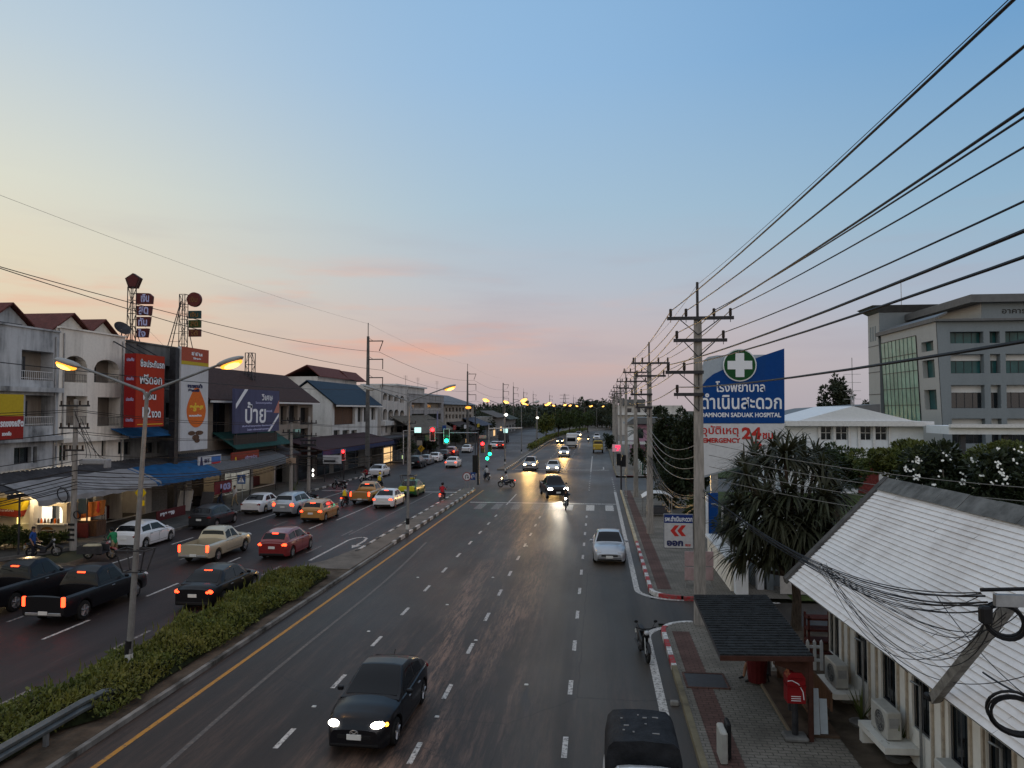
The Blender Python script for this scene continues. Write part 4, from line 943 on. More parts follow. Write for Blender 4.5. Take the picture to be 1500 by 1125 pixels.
gable_roof_x(r2,FX - .6,FX - 8,YX(112,FX),2.2,zt - .4,ZX(112,461,FX),M_TILER,M_WALLC)
gable_roof_x(r2,FX - .6,FX - 8,YX(158,FX),2.0,zt - .4,ZX(158,470,FX),M_TILER,M_WALLC)
r3,ya,yb,zt = shophouse('mouldy dark grey shophouse behind the red billboard',182.3,262,505,M_WALLD,
    [(186,204,528,566,'b'),(216,234,532,570,'b'),(241,252,536,572,'b'),(243,256,590,622,'b'),(186,230,590,622,'b'),(173 + 10,192,647,666,'s'),(213,227,648,664,'s'),(231,234.5,648,664,'s')],ledges=(ZX(210,634,FX),),zbase=3.95)
b = MB(); y0,y1 = YX(182,FX + 1),YX(250,FX + 1); b.slab([(FX + .01,y0,ZX(182,632,FX) + .2),(FX + 1.6,y0,ZX(182,640,FX)),(FX + 1.6,y1,ZX(182,640,FX)),(FX + .01,y1,ZX(182,632,FX) + .2)],(0,0,.05)); b.build('awning',M_AWNB,r3)
# satellite dish on the cream house
t = thing('satellite_dish','mesh satellite dish on the roof beside the tall sign tower','antenna',(FX - 1.0,YX(176,FX - 1),ZX(176,500,FX - 1)))
b = MB(); b.x = Matrix.Rotation(R(50),4,'Y') @ Matrix.Rotation(R(20),4,'X'); rows = []
for i in range(5):
    q = .6 * i / 4 + .02; rows.append([(q * math.cos(2 * PI * j / 20),q * math.sin(2 * PI * j / 20),q * q * .45) for j in range(21)])
loft(b,rows,closed_ends=False); d_ = b.build('dish',M_DSTEEL,t,world=False); d_.location = (0,0,.9)
b = MB(); b.tube([(0,0,-.3),(0,0,.9)],.04,6); b.build('mast',M_DSTEEL,t,world=False)
# brown-roofed house
BX = -34.0
y0,y1 = YX(300,BX),YX(458,BX); t = thing('shophouse','two storey tan house with a long brown tiled roof behind the purple billboard','building',(BX,(y0 + y1) / 2,0)); ze = 9.0
hs = [rect(312,336,590,640),rect(345,405,640,652),rect(411,420,595,622),rect(423,436,594,620),rect(440,452,597,622),rect(423,452,628,648)]
b = MB(); holes_wall(b,PXP(BX),y0,y1,3.95,ze,hs,.6); block(b,BX - 8,BX,y0,y1,0,ze)
b.quad((BX - 8,y1,ze),(BX,y1,ze),(BX - 3.6,y1,11.9)); b.quad((BX,y0,ze),(BX - 8,y0,ze),(BX - 3.6,y0,11.9)); b.build('wall',M_WALLB,t)
for h in hs: window(PXP(BX),h,.5,t,2)
b = MB(); b.slab([(BX + .7,y0 - .3,8.75),(BX - 3.6,y0 - .3,12.0),(BX - 3.6,y1 + .5,12.0),(BX + .7,y1 + .5,8.75)],(0,0,.14)); b.slab([(BX - 8.6,y0 - .3,8.75),(BX - 8.6,y1 + .5,8.75),(BX - 3.6,y1 + .5,12.0),(BX - 3.6,y0 - .3,12.0)],(0,0,.14)); b.build('roof',M_TILEB,t)
b = MB(); b.box(BX + .66,BX + .78,y0 - .3,y1 + .5,8.62,8.80); b.build('gutter',M_FRAMEW,t)
# blue-roofed white house
y0,y1 = YX(487,BX) ,YX(553,BX); t = thing('shophouse','white house with a navy blue sheet roof and a blank gable wall','building',(BX,(y0 + y1) / 2,0)); ze = 8.9
hs = [rect(490,520,592,622),rect(524,531,597,618),rect(533,540,597,618),rect(544,550,598,615),rect(489,498,630,645),rect(502,512,630,645),rect(515,523,630,645)]
b = MB(); holes_wall(b,PXP(BX),y0,y1,0,ze,hs,.5); block(b,BX - 7.5,BX,y0,y1,0,ze); b.slab([(BX,y0,ze - .02),(BX - 7.5,y0,ze - .02),(BX - 3.4,y0,11.5)],(0,.2,0)); b.build('wall',M_WALLW,t)
for i,h in enumerate(hs): window(PXP(BX),h,.4,t,2,glass=None if i else M_WOOD)
ye = YX(522,BX - 3.4)
b = MB(); b.slab([(BX + .6,y0 - .25,8.55),(BX - 3.4,y0 - .25,11.75),(BX - 3.4,ye,11.75),(BX + .6,y1 + .6,8.55)],(0,0,.12)); b.slab([(BX - 8,y0 - .25,8.3),(BX - 8,y1 + .6,8.3),(BX - 3.4,ye,11.75),(BX - 3.4,y0 - .25,11.75)],(0,0,.12)); b.slab([(BX + .6,y1 + .6,8.55),(BX - 3.4,ye,11.75),(BX - 8,y1 + .6,8.3)],(0,0,.12)); b.build('roof',M_TILEN,t)
b = MB(); b.box(BX + .56,BX + .70,y0 - .2,y1 + .6,8.40,8.60); b.build('gutter',M_FRAMEW,t)
# tall house with red roofs far behind
x = -46.0; y0,y1 = YX(465,x),YX(522,x); t = thing('tall_house','tall pale house with two red gabled roofs rising behind the navy roof','building',(x,(y0 + y1) / 2,0)); zt = ZX(480,553,x)
b = MB(); b.box(x - 6,x,y0,y1,0,zt); b.build('wall',M_WALLP,t)
for k,(q0,q1,zr) in enumerate(((465,512,539),(508,530,541))):
    a0,a1 = YX(q0,x),YX(q1,x); z0 = zt - .1; zr = ZX(488,zr,x)
    b = MB(); xr = x - 1.8 + k * .7; b.slab([(x + .7,a0 - .8,z0),(xr,a0 - .3,zr),(xr,a1 - .5,zr),(x + .7,a1 + .5,z0)],(0,0,.15)); b.slab([(x - 5.6,a0 - .8,z0),(x - 5.6,a1 + .5,z0),(xr,a1 - .5,zr),(xr,a0 - .3,zr)],(0,0,.15)); b.build('roof',M_TILER,t)
    b = MB(); b.slab([(x + .4,a1 - .2,z0),(xr,a1 - .6,zr),(x - 5,a1 - .2,z0)],(0,.15,0)); b.build('gable',M_WALLW,t)
# arcade house with arched openings
r5,ya,yb,zt = shophouse('pale three storey house with two rows of arched balcony openings',558,597,566,M_WALLP,
    [(561,567.5,576,586,'a'),(569,576,577,587,'a'),(577.5,584,579,588,'a'),(586,592,580,590,'a'),(561,567.5,599,615,'a'),(569,576,600,615,'a'),(577.5,584,600,615,'a'),(586,592,601,615,'a'),(565,568,624,634,'s'),(573,578,624,634,'s'),(582,590,624,634,'s')],arch=.6,ledges=(ZX(578,617,FX),),back=22,rec=.7)
b = MB(); b.box(FX + .003,FX + .7,ya,yb,ZX(578,622,FX),ZX(578,616,FX)); b.build('balcony_parapet',M_WALLW,r5)
r6,ya,yb,zt = shophouse('grey flat roofed three storey house with a set back terrace beyond the arcade house',598,650,579,stained('grey_terrace_render',(0.34,0.33,0.33),(0.12,0.115,0.115),0.4,0.65),
    [(603,622,590,601,'b'),(626,647,590,601,'b'),(603,622,606,615,'s'),(626,646,606,615,'s'),(600,620,622,630,'s'),(628,646,622,630,'s')],back=14)
b = MB(); b.box(FX - 9,FX - 3,ya + 2,yb - 6,zt - .4,zt + 1.6); b.build('roof_room',M_WALLP,r6); b = MB(); b.box(FX - 9.5,FX - 2.5,ya + 1.5,yb - 5.5,zt + 1.6,zt + 1.9); b.build('roof_slab',M_WALLW,r6)
for uu in (594,612,640):
    x = FX - 3; y = YX(uu,x); z = zt + 1.2; t = thing('roof_aerial',{594: 'thin television aerial above the arcade house',612: 'thin television aerial above the grey terrace',640: 'thin television aerial at the far end of the grey terrace'}[uu],'antenna',(x,y,z - 1.5)); b = MB(); b.tube([(x,y,z - 1.5),(x,y,z + 2.6)],.03,5)
    for k in range(4): b.tube([(x - .3,y - .5,z + 1.9 + k * .2),(x + .3,y + .5,z + 1.9 + k * .2)],.015,4)
    b.build('mast',M_DSTEEL,t)
r7,ya,yb,zt = shophouse('pale hotel like building with a hipped grey roof at the far end of the row',651,694,593,stained('far_tan_render',(0.40,0.36,0.31),(0.16,0.14,0.12),0.42,0.66),
    [(652.5 + 5 * k,655.5 + 5 * k,597,603,'s') for k in range(8)] + [(652.5 + 5 * k,655.5 + 5 * k,607,613,'s') for k in range(8)] + [(654 + 10 * k,661 + 10 * k,618,624,'s') for k in range(4)],back=16,rec=.5)
b = MB(); q = [(FX + 1,ya - 1,zt),(FX + 1,yb + 1,zt),(FX - 17,yb + 1,zt),(FX - 17,ya - 1,zt)]; rr = [(FX - 6,ya + 6,zt + 2.6),(FX - 6,yb - 6,zt + 2.6)]
b.quad(q[0],q[1],rr[1],rr[0]); b.quad(q[2],q[3],rr[0],rr[1]); b.quad(q[1],q[2],rr[1]); b.quad(q[3],q[0],rr[0]); b.quad(*reversed(q)); b.build('roof',mat('grey_tile',(.13,.135,.15),.7,var=.3),r7)
# low shops across the junction, with the curved sheet roof
y0,y1 = YX(598,-31),YX(648,-31); t = thing('low_shop','low shop with a wide brown corrugated roof below the grey terrace','building',(-31,(y0 + y1) / 2,0))
b = MB(); b.box(-34.0 + .01,-30,y0,y1,0,4.2); b.build('wall',M_WALLD,t); b = MB(); b.slab([(-28.4,y0 - .5,4.0),(-33.9,y0 - .5,6.8),(-33.9,y1,6.8),(-28.4,y1,4.0)],(0,0,.12)); b.build('roof',mat('brown_sheet',(.11,.095,.075),.8,var=.4,sc=1.5),t)
for q in range(3): b = MB(); P = PXP(-29.98); a = y0 + 2 + q * 9; b.quad(P(a,.2,0),P(a + 6,.2,0),P(a + 6,3.2,0),P(a,3.2,0)); b.build('shutter',M_DSTEEL,t)
y0,y1 = YX(556,-31.5),YX(596,-31.5); t = thing('low_shop','dim shop front with a dark blue fascia under the arcade house','building',(-31.5,(y0 + y1) / 2,0))
b = MB(); b.box(-33.99,-31,y0,y1,.1,3.6); b.build('wall',M_WALLD,t); b = MB(); b.box(-33.9,-30,y0 - .3,y1,3.65,3.85); b.build('canopy',M_SHEET,t); b = MB(); b.box(-30.98,-30.8,y0 + .5,y1,2.6,3.6); b.build('fascia',mat('navy_fascia',(.015,.02,.06),.5),t)
b = MB(); P = PXP(-30.97); b.quad(P(y0 + .5,.2,0),P(y0 + 5,.2,0),P(y0 + 5,2.4,0),P(y0 + .5,2.4,0)); b.build('shop_window',M_WARM,t)
FARW = stained('far_row_render',(0.30,0.29,0.28),(0.10,0.095,0.095),0.4,0.65)
SRF = random.Random(44)
for k,(ya_,yb_,h_,col,lab) in enumerate(((168,184,4.4,(.05,.04,.04),'low dark canopy shop in front of the hotel like building'),(186,204,5.2,(.06,.07,.10),'low blue grey canopy shop beyond the hotel front'),(214,240,7.0,(.10,.09,.085),'small two storey house past the hotel like building'),(246,275,6.0,(.05,.06,.05),'low green roofed house far down the outgoing road'))):
    t = thing('low_shop',lab,'building',(-31,(ya_ + yb_) / 2,.1)); b = MB(); b.box(-33.9 if k < 2 else -40,-30.2,ya_,yb_,.1,h_ - 1.2); b.build('wall',FARW if k > 1 else M_WALLD,t)
    b = MB(); b.slab([(-28.8,ya_ - .5,h_ - 1.4),(-33.9,ya_ - .5,h_ + .6),(-33.9,yb_,h_ + .6),(-28.8,yb_,h_ - 1.4)],(0,0,.12)); b.build('roof',mat('far_canopy_%s' % 'abcd'[k],col,.8,var=.3),t)
    for q in range(3): b = MB(); y = ya_ + 1.5 + q * (yb_ - ya_ - 3) / 3; b.box(-30.19,-30.1,y,y + 3.2,.3,2.6); b.build('shop_front',SRF.choice((M_GLASS,M_WARM,M_DSTEEL)),t)
for k,(y,z,w_,h_,m_,lab) in enumerate(((136,4.6,3.0,.9,M_SIGNB,'blue fascia board over the brown roofed shop'),(146,4.4,2.6,.9,M_SIGNDR,'dark red fascia board over the brown roofed shop'),(158,4.3,2.4,.8,M_SIGNW,'white fascia board far along the left shops'),(176,4.2,3.0,.8,M_SIGNY,'yellow fascia board far along the left shops'),(130,6.2,.8,3.0,mat('lilac_banner',(.20,.20,.30),.6,var=.15),'tall lilac banner on the arcade house corner'),(122,3.3,3.2,.9,M_SIGNGR,'green fascia board under the arcade house'))):
    t = thing('shop_sign',lab,'sign',(-28.3,y,z)); b = MB(); b.box(-28.35,-28.25,y - w_ / 2,y + w_ / 2,z - h_ / 2,z + h_ / 2); b.build('panel',m_,t); b = MB(); b.tube([(-28.4,y,z),(-30.2,y,z)],.05,5); b.tube([(-28.4,y,z - h_ / 2),(-28.4,y,.1)],.04,5); b.build('bracket',M_DSTEEL,t)
# shops with green and red canopies before the junction
y0,y1 = YX(440,-32),YX(552,-32); t = thing('low_shop','row of dark open shops under a maroon canopy left of the signals','building',(-32,(y0 + y1) / 2,0))
b = MB(); b.box(-33.99,-32.6,y0,y1,.1,3.8); b.build('wall',M_WALLD,t)
b = MB(); b.slab([(-33.9,y0,4.6),(-29.4,y0,3.5),(-29.4,y1,3.5),(-33.9,y1,4.6)],(0,0,.10)); b.build('canopy',mat('maroon_canopy',(.045,.024,.028),.8,var=.3),t)
b = MB(); b.box(-29.5,-29.38,y0,y1,3.0,3.5); b.build('valance',mat('navy_valance',(.03,.04,.10),.7,var=.3),t)
for k in range(6): b = MB(); yy_ = y0 + 1 + k * (y1 - y0 - 2) / 5; b.cyl((-29.6,yy_,1.8),(0,0,1),.06,3.4,8); b.build('post',M_DSTEEL,t)
for k in range(4): b = MB(); P = PXP(-32.58); a = y0 + 1 + k * 5.5; b.quad(P(a,.2,0),P(a + 4,.2,0),P(a + 4,2.8,0),P(a,2.8,0)); b.build('shop_front',M_GLASS,t)
# long corrugated canopy over the footpath with rolled awnings
def corrugated(mb,xa,za,xb,zb_,y0,y1,pitch=.35,amp=.035):
    vs,n = [],int((y1 - y0) / (pitch / 4))
    for i in range(n + 1):
        y = y0 + (y1 - y0) * i / n; d = amp * math.sin(2 * PI * (y - y0) / pitch); vs += [(xa,y,za + d),(xb,y,zb_ + d)]
    mb.add(vs,[(2 * i,2 * i + 1,2 * i + 3,2 * i + 2) for i in range(n)])
y0,y1 = YX(-30,-33),YX(418,-33)
t = thing('shop_canopy','long grey corrugated canopy along the shophouse fronts','canopy',(-32.5,(y0 + y1) / 2,0))
b = MB(); corrugated(b,-33.98,4.35,-31.2,3.45,y0,y1); b.build('roof_sheet',M_SHEET,t)
b = MB(); b.box(-31.28,-31.18,y0,y1,3.22,3.42); b.build('eave_beam',M_DSTEEL,t)
for k in range(8): b = MB(); yy_ = y0 + .8 + k * (y1 - y0 - 1.6) / 7; b.cyl((-31.2,yy_,1.7),(0,0,1),.05,3.2,8); b.build('post',M_DSTEEL,t)
y0s = frange(y0,y1,5.6); SR5 = random.Random(12)
t2 = thing('shop_row','ground floor shops under the grey canopy, some lit inside','shop',(-34,(y0 + y1) / 2,0)); P = PXP(-33.97)
b = MB(); holes_wall(b,P,y0,y1,.12,3.94,[(a + .35,a + 5.2,.16,2.95) for a in y0s[:-1]],.25)
for a in y0s: b.box(-37.6,-34.25,a - .06,a + .06,.12,3.9)
b.box(-37.7,-37.6,y0,y1,.12,3.9); b.box(-37.6,-34.25,y0,y1,3.3,3.4); b.build('wall',M_WALLP,t2)
KINDS5 = 'lslslwlwwsl'
for i,a in enumerate(y0s[:-1]):
    k = KINDS5[i % len(KINDS5)]
    if k == 's':
        b = MB(); n = 26
        for q in range(n): z = .16 + 2.79 * q / n; b.quad((-34.15,a + .35,z),(-34.15,a + 5.2,z),(-34.19,a + 5.2,z + 2.79 / n),(-34.19,a + .35,z + 2.79 / n))
        b.build('shutter',mat('shutter_grey',(.19,.19,.185),.5,.3,var=.25),t2); continue
    b = MB(); b.box(-35.9,-35.8,a + 1,a + 4.6,3.12,3.2); b.build('ceiling_tube',M_TUBEW if k == 'w' else M_WARM,t2)
    l = bpy.data.lights.new('shop_light','POINT'); l.energy = 130 if k == 'w' else 38; l.color = (.95,1,.95) if k == 'w' else (1,.75,.45); l.shadow_soft_size = .5; o = bpy.data.objects.new('shop_light',l); COL.objects.link(o); o.parent = t2; o.location = (-1.6,a + 2.8 - t2.location.y,2.9)
    for r5 in range(3):
        yy_ = a + .5 + r5 * 1.6; b = MB()
        for z in (.5,1.05,1.6,2.15): b.box(-37.5,-37.1,yy_,yy_ + 1.35,z,z + .04)
        sh5 = b.build('shelf',M_WOOD,t2)
        for z in (.54,1.09,1.64,2.19): b = MB(); q = yy_ + .05; m5 = SR5.choice((M_SIGNR,M_SIGNB,M_SIGNY,M_WALLC,M_SIGNW,M_AWNG,M_WOOD)); w5 = SR5.uniform(.5,1.25); b.bbox((-37.25,q + w5 / 2,z + .17),(.28,w5,.32),.04); b.build('goods',m5,sh5)
    b = MB(); b.bbox((-35.3,a + 1.4 + SR5.uniform(0,2),.62),(.6,1.6,.95),.05); b.build('counter',SR5.choice((M_WOOD,M_WALLC,M_SIGNM)),t2)
    if k == 'w':
        b = MB();
        for q in range(5): b.box(-34.12,-34.06,a + .35 + q * 1.2,a + .41 + q * 1.2,.16,2.95)
        b.box(-34.12,-34.06,a + .35,a + 5.2,2.2,2.27); b.build('shop_window_frame',M_FRAMEW,t2)
for (u0,u1,m,lab) in ((38,222,M_SHEETL,'pale grey awning rolled out over the food stall'),(214,311,M_AWNB,'bright blue awning along the canopy edge'),(311,418,mat('grey_awning',(.105,.105,.11),.7,var=.25),'long grey awning beyond the blue one')):
    y0,y1 = YX(u0,-31),YX(u1,-31); b = MB(); n = 24; vs = []
    for i in range(n + 1):
        y = y0 + (y1 - y0) * i / n; w = .03 * math.sin(y * 3.1)
        vs += [(-32.4,y,3.92 + w),(-31.0,y,3.42 + w),(-30.2,y,3.02 + w),(-30.12,y,2.72 + .04 * math.sin(y * 9))]
    b.add(vs,[(4 * i + k,4 * i + k + 1,4 * i + k + 5,4 * i + k + 4) for i in range(n) for k in range(3)]); tag(b.build('awning',m,loc=(-31,(y0 + y1) / 2,0)),lab,'awning')
y0,y1 = YX(332,-32.6),YX(416,-32.6); b = MB(); b.slab([(-33.9,y0,5.9),(-31.6,y0,4.45),(-31.6,y1,4.45),(-33.9,y1,5.9)],(0,0,.06)); tag(b.build('awning',M_AWNG,loc=(-32.6,(y0 + y1) / 2,4)),'dark green awning below the purple billboard','awning')
# ------------------------------------------------------------------ billboards and sign towers
def board_px(label,u0,u1,v0,v1,m,x=-32.0,d=.35,frame=None,side=None,name='billboard'):
    y0,y1 = YX(u0,x),YX(u1,x); z0,z1 = ZX((u0 + u1) / 2,v1,x),ZX((u0 + u1) / 2,v0,x)
    t = thing(name,label,'billboard' if name == 'billboard' else 'sign',(x,(y0 + y1) / 2,z0)); b = MB(); b.box(x - d,x,y0,y1,z0,z1); b.build('panel',m,t)
    if side: b = MB(); b.box(x - d - .004,x - .05,y0 - .02,y0 - .004,z0,z1); b.build('side_panel',side,t)
    f = lambda a,c: (y0 + (y1 - y0) * a,z0 + (z1 - z0) * c)
    return t,f,y1 - y0,z1 - z0,x
t,f,W_,H_,X_ = board_px('tall orange red billboard with white Thai lettering on the grey shophouse',199,240,520,625,M_SIGNR,d=.9,side=M_SIGNDR)
for (s,a,c,w,h) in (('ซื้อประกันรถ',.55,.88,.86,.11),('ฟรีดอก',.50,.66,.80,.14),('ผ่อน',.46,.43,.46,.11),('12',.36,.20,.30,.15),('งวด',.70,.17,.34,.09)):
    y,z = f(a,c); text(s,W_ * w,H_ * h,(X_,y,z),'+x',M_INKB,t,'lettering',.012,.05); text(s,W_ * w,H_ * h,(X_,y,z),'+x',M_INKW,t,'lettering',.03,.015)
b = MB(); y,z = f(.5,.03); b.box(X_ + .004,X_ + .02,y - W_ * .45,y + W_ * .45,z,z + .05); b.build('rule',M_INKY,t)
for c in (.92,.66,.38,.10): text('ประกัน',.55,.25,(X_ - .45,YX(199,X_) - .004,f(0,c)[1]),'-y',M_INKL,t,'lettering',.03,.01)
b = MB(); y,z = f(.5,1.0)
for k in (-.4,0,.4): b.tube([(X_ - .3,y + W_ * k,z),(FX,y + W_ * k,z + .9)],.05,5)
b.build('bracket',M_DSTEEL,t)
t,f,W_,H_,X_ = board_px('tall white billboard with an orange balloon shape and an orange top band',264.5,304.5,510,659,M_SIGNW,d=.3)
y0,z0 = f(0,.865); y1,z1 = f(1,1); b = MB(); b.box(X_ + .003,X_ + .012,y0,y1,z0,z1); b.build('top_band',mat('rust_print',(.36,.07,.035),.5),t)
b = MB(); b.box(X_ + .003,X_ + .014,y0,y1,z0 - .28,z0 - .002); b.build('yellow_band',M_SIGNY,t)
b = MB(); pts = []
for i in range(40):
    a = 2 * PI * i / 40; q = math.cos(a); y,z = f(.56 + .355 * math.sin(a) * (1 - .18 * max(0,q)),.395 + .175 * q + (.05 * max(0,q) ** 6)); pts.append((X_ + .004,y,z))
b.slab(pts,(.012,0,0)); b.build('balloon_print',M_SIGNO,t)
for (s,a,c,w,h,m_,bo) in (('สีสัน',.55,.945,.40,.035,M_INKW,.02),('อร่อย',.56,.42,.50,.085,M_INKY,.05),('เมนูเด็ด',.52,.335,.46,.028,M_INKW,.02),('อาหารตามสั่ง',.5,.63,.55,.045,M_INKN,.03),('ร้านนี้',.45,.585,.42,.03,M_INKN,.03),('โทร',.55,.90,.3,.02,M_INKW,.01)):
    y,z = f(a,c); text(s,W_ * w,H_ * h,(X_ + .006,y,z),'+x',m_,t,'lettering',.014,bo)
b = MB()
for (a,c,ra,rc) in ((.40,.165,.13,.022),(.68,.165,.15,.022),(.55,.12,.13,.03),(.60,.09,.10,.022)):
    y,z = f(a,c); b.slab([(X_ + .004,y + W_ * ra * math.cos(2 * PI * i / 14),z + H_ * rc * math.sin(2 * PI * i / 14)) for i in range(14)],(.01 + a * .01,0,0))
b.build('food_print',M_WOOD,t)
b = MB(); y,z = f(-.08,0); b.box(X_ - .6,X_ - .1,y - .28,y + .22,0.1,z + H_ * .98); b.build('post',M_DSTEEL,t)
t,f,W_,H_,X_ = board_px('wide purple billboard with large pale Thai lettering below the brown roof',344,409,571,633,M_SIGNP,d=.25)
for (s,a,c,w,h,m_,bo) in (('ป้าย',.44,.46,.46,.50,M_INKW,.035),('วิเศษ',.70,.83,.26,.15,M_INKW,.01),('โฆษณาทุกชนิด',.62,.69,.38,.06,M_INKL,.01),('ออกแบบฟรี',.74,.5,.16,.06,M_INKL,.01),('รับทำป้ายทุกชนิด ติดต่อได้ที่นี่',.5,.15,.7,.05,M_INKL,.01),('ไวนิล สติกเกอร์ ตรายาง',.5,.07,.5,.045,M_INKL,.01)):
    y,z = f(a,c); text(s,W_ * w,H_ * h,(X_,y,z),'+x',m_,t,'lettering',.012,bo)
def tri(name,pts,m_): b = MB(); b.slab([(X_ + .003,*f(a,c)) for a,c in pts],(.006,0,0)); b.build(name,m_,t)
tri('pale_stripe',[(.02,.55),(.02,.66),(.20,1),(.27,1)],M_INKW); tri('pale_stripe',[(.72,0),(.77,0),(.99,.36),(.99,.44)],M_INKW); tri('pink_print',[(.86,.45),(.995,.45),(.995,.78)],mat('pink_print',(.45,.18,.14),.5))
for k in (.06,.5,.94): b = MB(); y,z = f(k,0); b.box(X_ - .22,X_ - .10,y - .06,y + .06,z - 2.4,z + .1); b.build('leg',M_DSTEEL,t)
b = MB(); y0,z0 = f(0.02,-.04); y1,_ = f(.98,0); b.box(X_ - .2,X_ - .12,y0,y1,z0 - 1.6,z0); b.build('backing_board',mat('brown_board',(.05,.042,.038),.8),t)
t,f,W_,H_,X_ = board_px('yellow and red billboard cut off by the left picture edge',-30,34.5,577,645,M_SIGNY,d=.4)
y0,z0 = f(0,0); y1,z1 = f(1,.52); b = MB(); b.box(X_ + .003,X_ + .02,y0,y1,z0,z1); b.build('red_band',M_SIGNDR,t)
y,z = f(.72,.36); text('รถของผลิต',W_ * .55,H_ * .15,(X_ + .02,y,z),'+x',M_INKW,t,bold=.02); y,z = f(.60,.14); text('รวดเร็ว',W_ * .22,H_ * .09,(X_ + .02,y,z),'+x',M_INKW,t,bold=.02)
t,f,W_,H_,X_ = board_px('small white and blue sign board standing on the canopy',292,325,667,685,M_SIGNW,x=-31.4,d=.08,name='shop_sign')
y0,z0 = f(.55,.12); y1,z1 = f(.97,.9); b = MB(); b.box(X_ + .003,X_ + .012,y0,y1,z0,z1); b.build('blue_panel',mat('blue_print',(.06,.16,.42),.5),t)
y0,z0 = f(.55,.12); y1,z1 = f(.97,.42); b = MB(); b.box(X_ + .013,X_ + .02,y0,y1,z0,z1); b.build('red_stripe',M_INKR,t)
b = MB(); y,z = f(.12,.45); b.slab([(X_ + .003,y + .22 * math.sin(a) * (1 + .3 * math.cos(3 * a)),z + .5 * math.cos(a)) for a in [2 * PI * i / 16 for i in range(16)]],(.01,0,0)); b.build('emblem',M_INKN,t)
y,z = f(.36,.6); text('อสส',W_ * .24,H_ * .34,(X_,y,z),'+x',M_INKN,t,bold=.02)
y0,z0 = f(.05,0); y1,_ = f(.95,0)
for yy_ in (y0,y1 - .05): b = MB(); b.box(X_ - .06,X_ - .02,yy_,yy_ + .05,z0 - .5,z0); b.build('leg',M_DSTEEL,t)
t,f,W_,H_,X_ = board_px('small long red sign board standing on the canopy',340,380,661,677,mat('red_print',(.22,.03,.02),.5),x=-31.4,d=.08,name='shop_sign')
y,z = f(.7,.45); text('บริการด่วน',W_ * .45,H_ * .3,(X_,y,z),'+x',M_INKL,t,bold=.01); y,z = f(.15,.4); text('&',W_ * .08,H_ * .4,(X_,y,z),'+x',M_INKY,t,bold=.02)
y0,z0 = f(.05,0); y1,_ = f(.95,0)
for yy_ in (y0,y1 - .05): b = MB(); b.box(X_ - .06,X_ - .02,yy_,yy_ + .05,z0 - .6,z0); b.build('leg',M_DSTEEL,t)
t,f,W_,H_,X_ = board_px('dark red sign board with large white figures under the grey awning',316,341,704,722,mat('crimson_print',(.16,.015,.03),.5),x=-30.6,d=.06,name='shop_sign')
y,z = f(.62,.5); text('103',W_ * .6,H_ * .55,(X_,y,z),'+x',M_INKL,t,bold=.03)
t,f,W_,H_,X_ = board_px('low dark red banner with white lettering lying before the dark shop',233,274,744,758,M_SIGNM,x=-29.2,d=.08,name='shop_sign')
y,z = f(.34,.55); text('ขาย ยาง',W_ * .5,H_ * .4,(X_,y,z),'+x',M_INKW,t,bold=.02)
# lattice towers
def lattice(mb,x,y,z0,z1,w0,w1,r=.035,st=.9):
    n = max(2,int((z1 - z0) / st))
    def c(i,k): w = (w0 + (w1 - w0) * i / n) / 2; return Vector((x + (-w,w,w,-w)[k],y + (-w,-w,w,w)[k],z0 + (z1 - z0) * i / n))
    for k in range(4): mb.tube([c(0,k),c(n,k)],r,4)
    for i in range(n):
        for k in range(4): mb.tube([c(i,k),c(i + 1,(k + 1) % 4)] if (i + k) % 2 else [c(i,(k + 1) % 4),c(i + 1,k)],r * .6,3); mb.tube([c(i + 1,k),c(i + 1,(k + 1) % 4)],r * .6,3)
def sign_tower(label,u,vbase,vtop,x,panels,w):
    p = gx(u,vbase,x); q = gx(u,vtop,x); t = thing('sign_tower',label,'sign tower',(p.x,p.y,p.z)); b = MB(); lattice(b,p.x,p.y,p.z - .6,q.z,w,w)
    return t,b,p,q
x = FX - 1.2
t,b,p,q = sign_tower('lattice sign tower with a dark pentagon on top and four tapering Thai panels',192,506,420,x,None,.42); Yp = p.y
for s in (-1,1): b.tube([(p.x + s * 1.0,Yp,p.z - .4),(p.x + s * .2,Yp,p.z + 1.5)],.03,4); b.tube([(p.x + s * 2.6,Yp + 1,p.z - .5),(p.x,Yp,q.z - 2)],.008,3)
b.build('lattice',M_DSTEEL,t); G = lambda u,v: gy(u,v,Yp)
b = MB(); b.slab([tuple(G(u,v)) for u,v in ((194.5,400),(206,407.5),(200,422),(188,422),(183,407.5))],(0,.3,0)); b.build('pentagon_panel',mat('dark_brown_panel',(.05,.022,.022),.5),t)
b = MB(); b.slab([tuple(G(u,v) + Vector((0,-.01,0))) for u,v in ((194.5,402),(203,407.5),(198.5,420),(190,420),(186,407.5))],(0,-.02,0)); b.build('panel_face',M_SIGNM,t)
for (pts,s) in ((((200,429),(218,429.5),(223,434),(222,445),(200,445)),'เงิน'),(((200,448),(221.5,448),(220,461.5),(200,461.5)),'สด'),(((200,464),(219.5,464),(217.5,478),(200,478)),'ทัน'),(((200,481),(217,481),(215,494),(199.5,494)),'ใจ')):
    b = MB(); b.slab([tuple(G(u,v)) for u,v in pts],(0,.25,0)); pn = b.build('sign_panel',M_SIGNM,t)
    c = sum((G(u,v) for u,v in pts),Vector()) / len(pts); w_ = (G(pts[1][0],440) - G(pts[0][0],440)).length; text(s,w_ * .66,.62,c,'-y',M_INKL,t,'lettering',.02,.02)
b = MB()
for v in (430,452,468,485): a_,c_ = G(193,v),G(201,v); b.tube([a_,c_],.03,4)
b.build('bracket',M_DSTEEL,t)
t,b,p,q = sign_tower('lattice sign tower with a red disc and three small coloured panels',268,512,431,x,None,.5); Yp = p.y
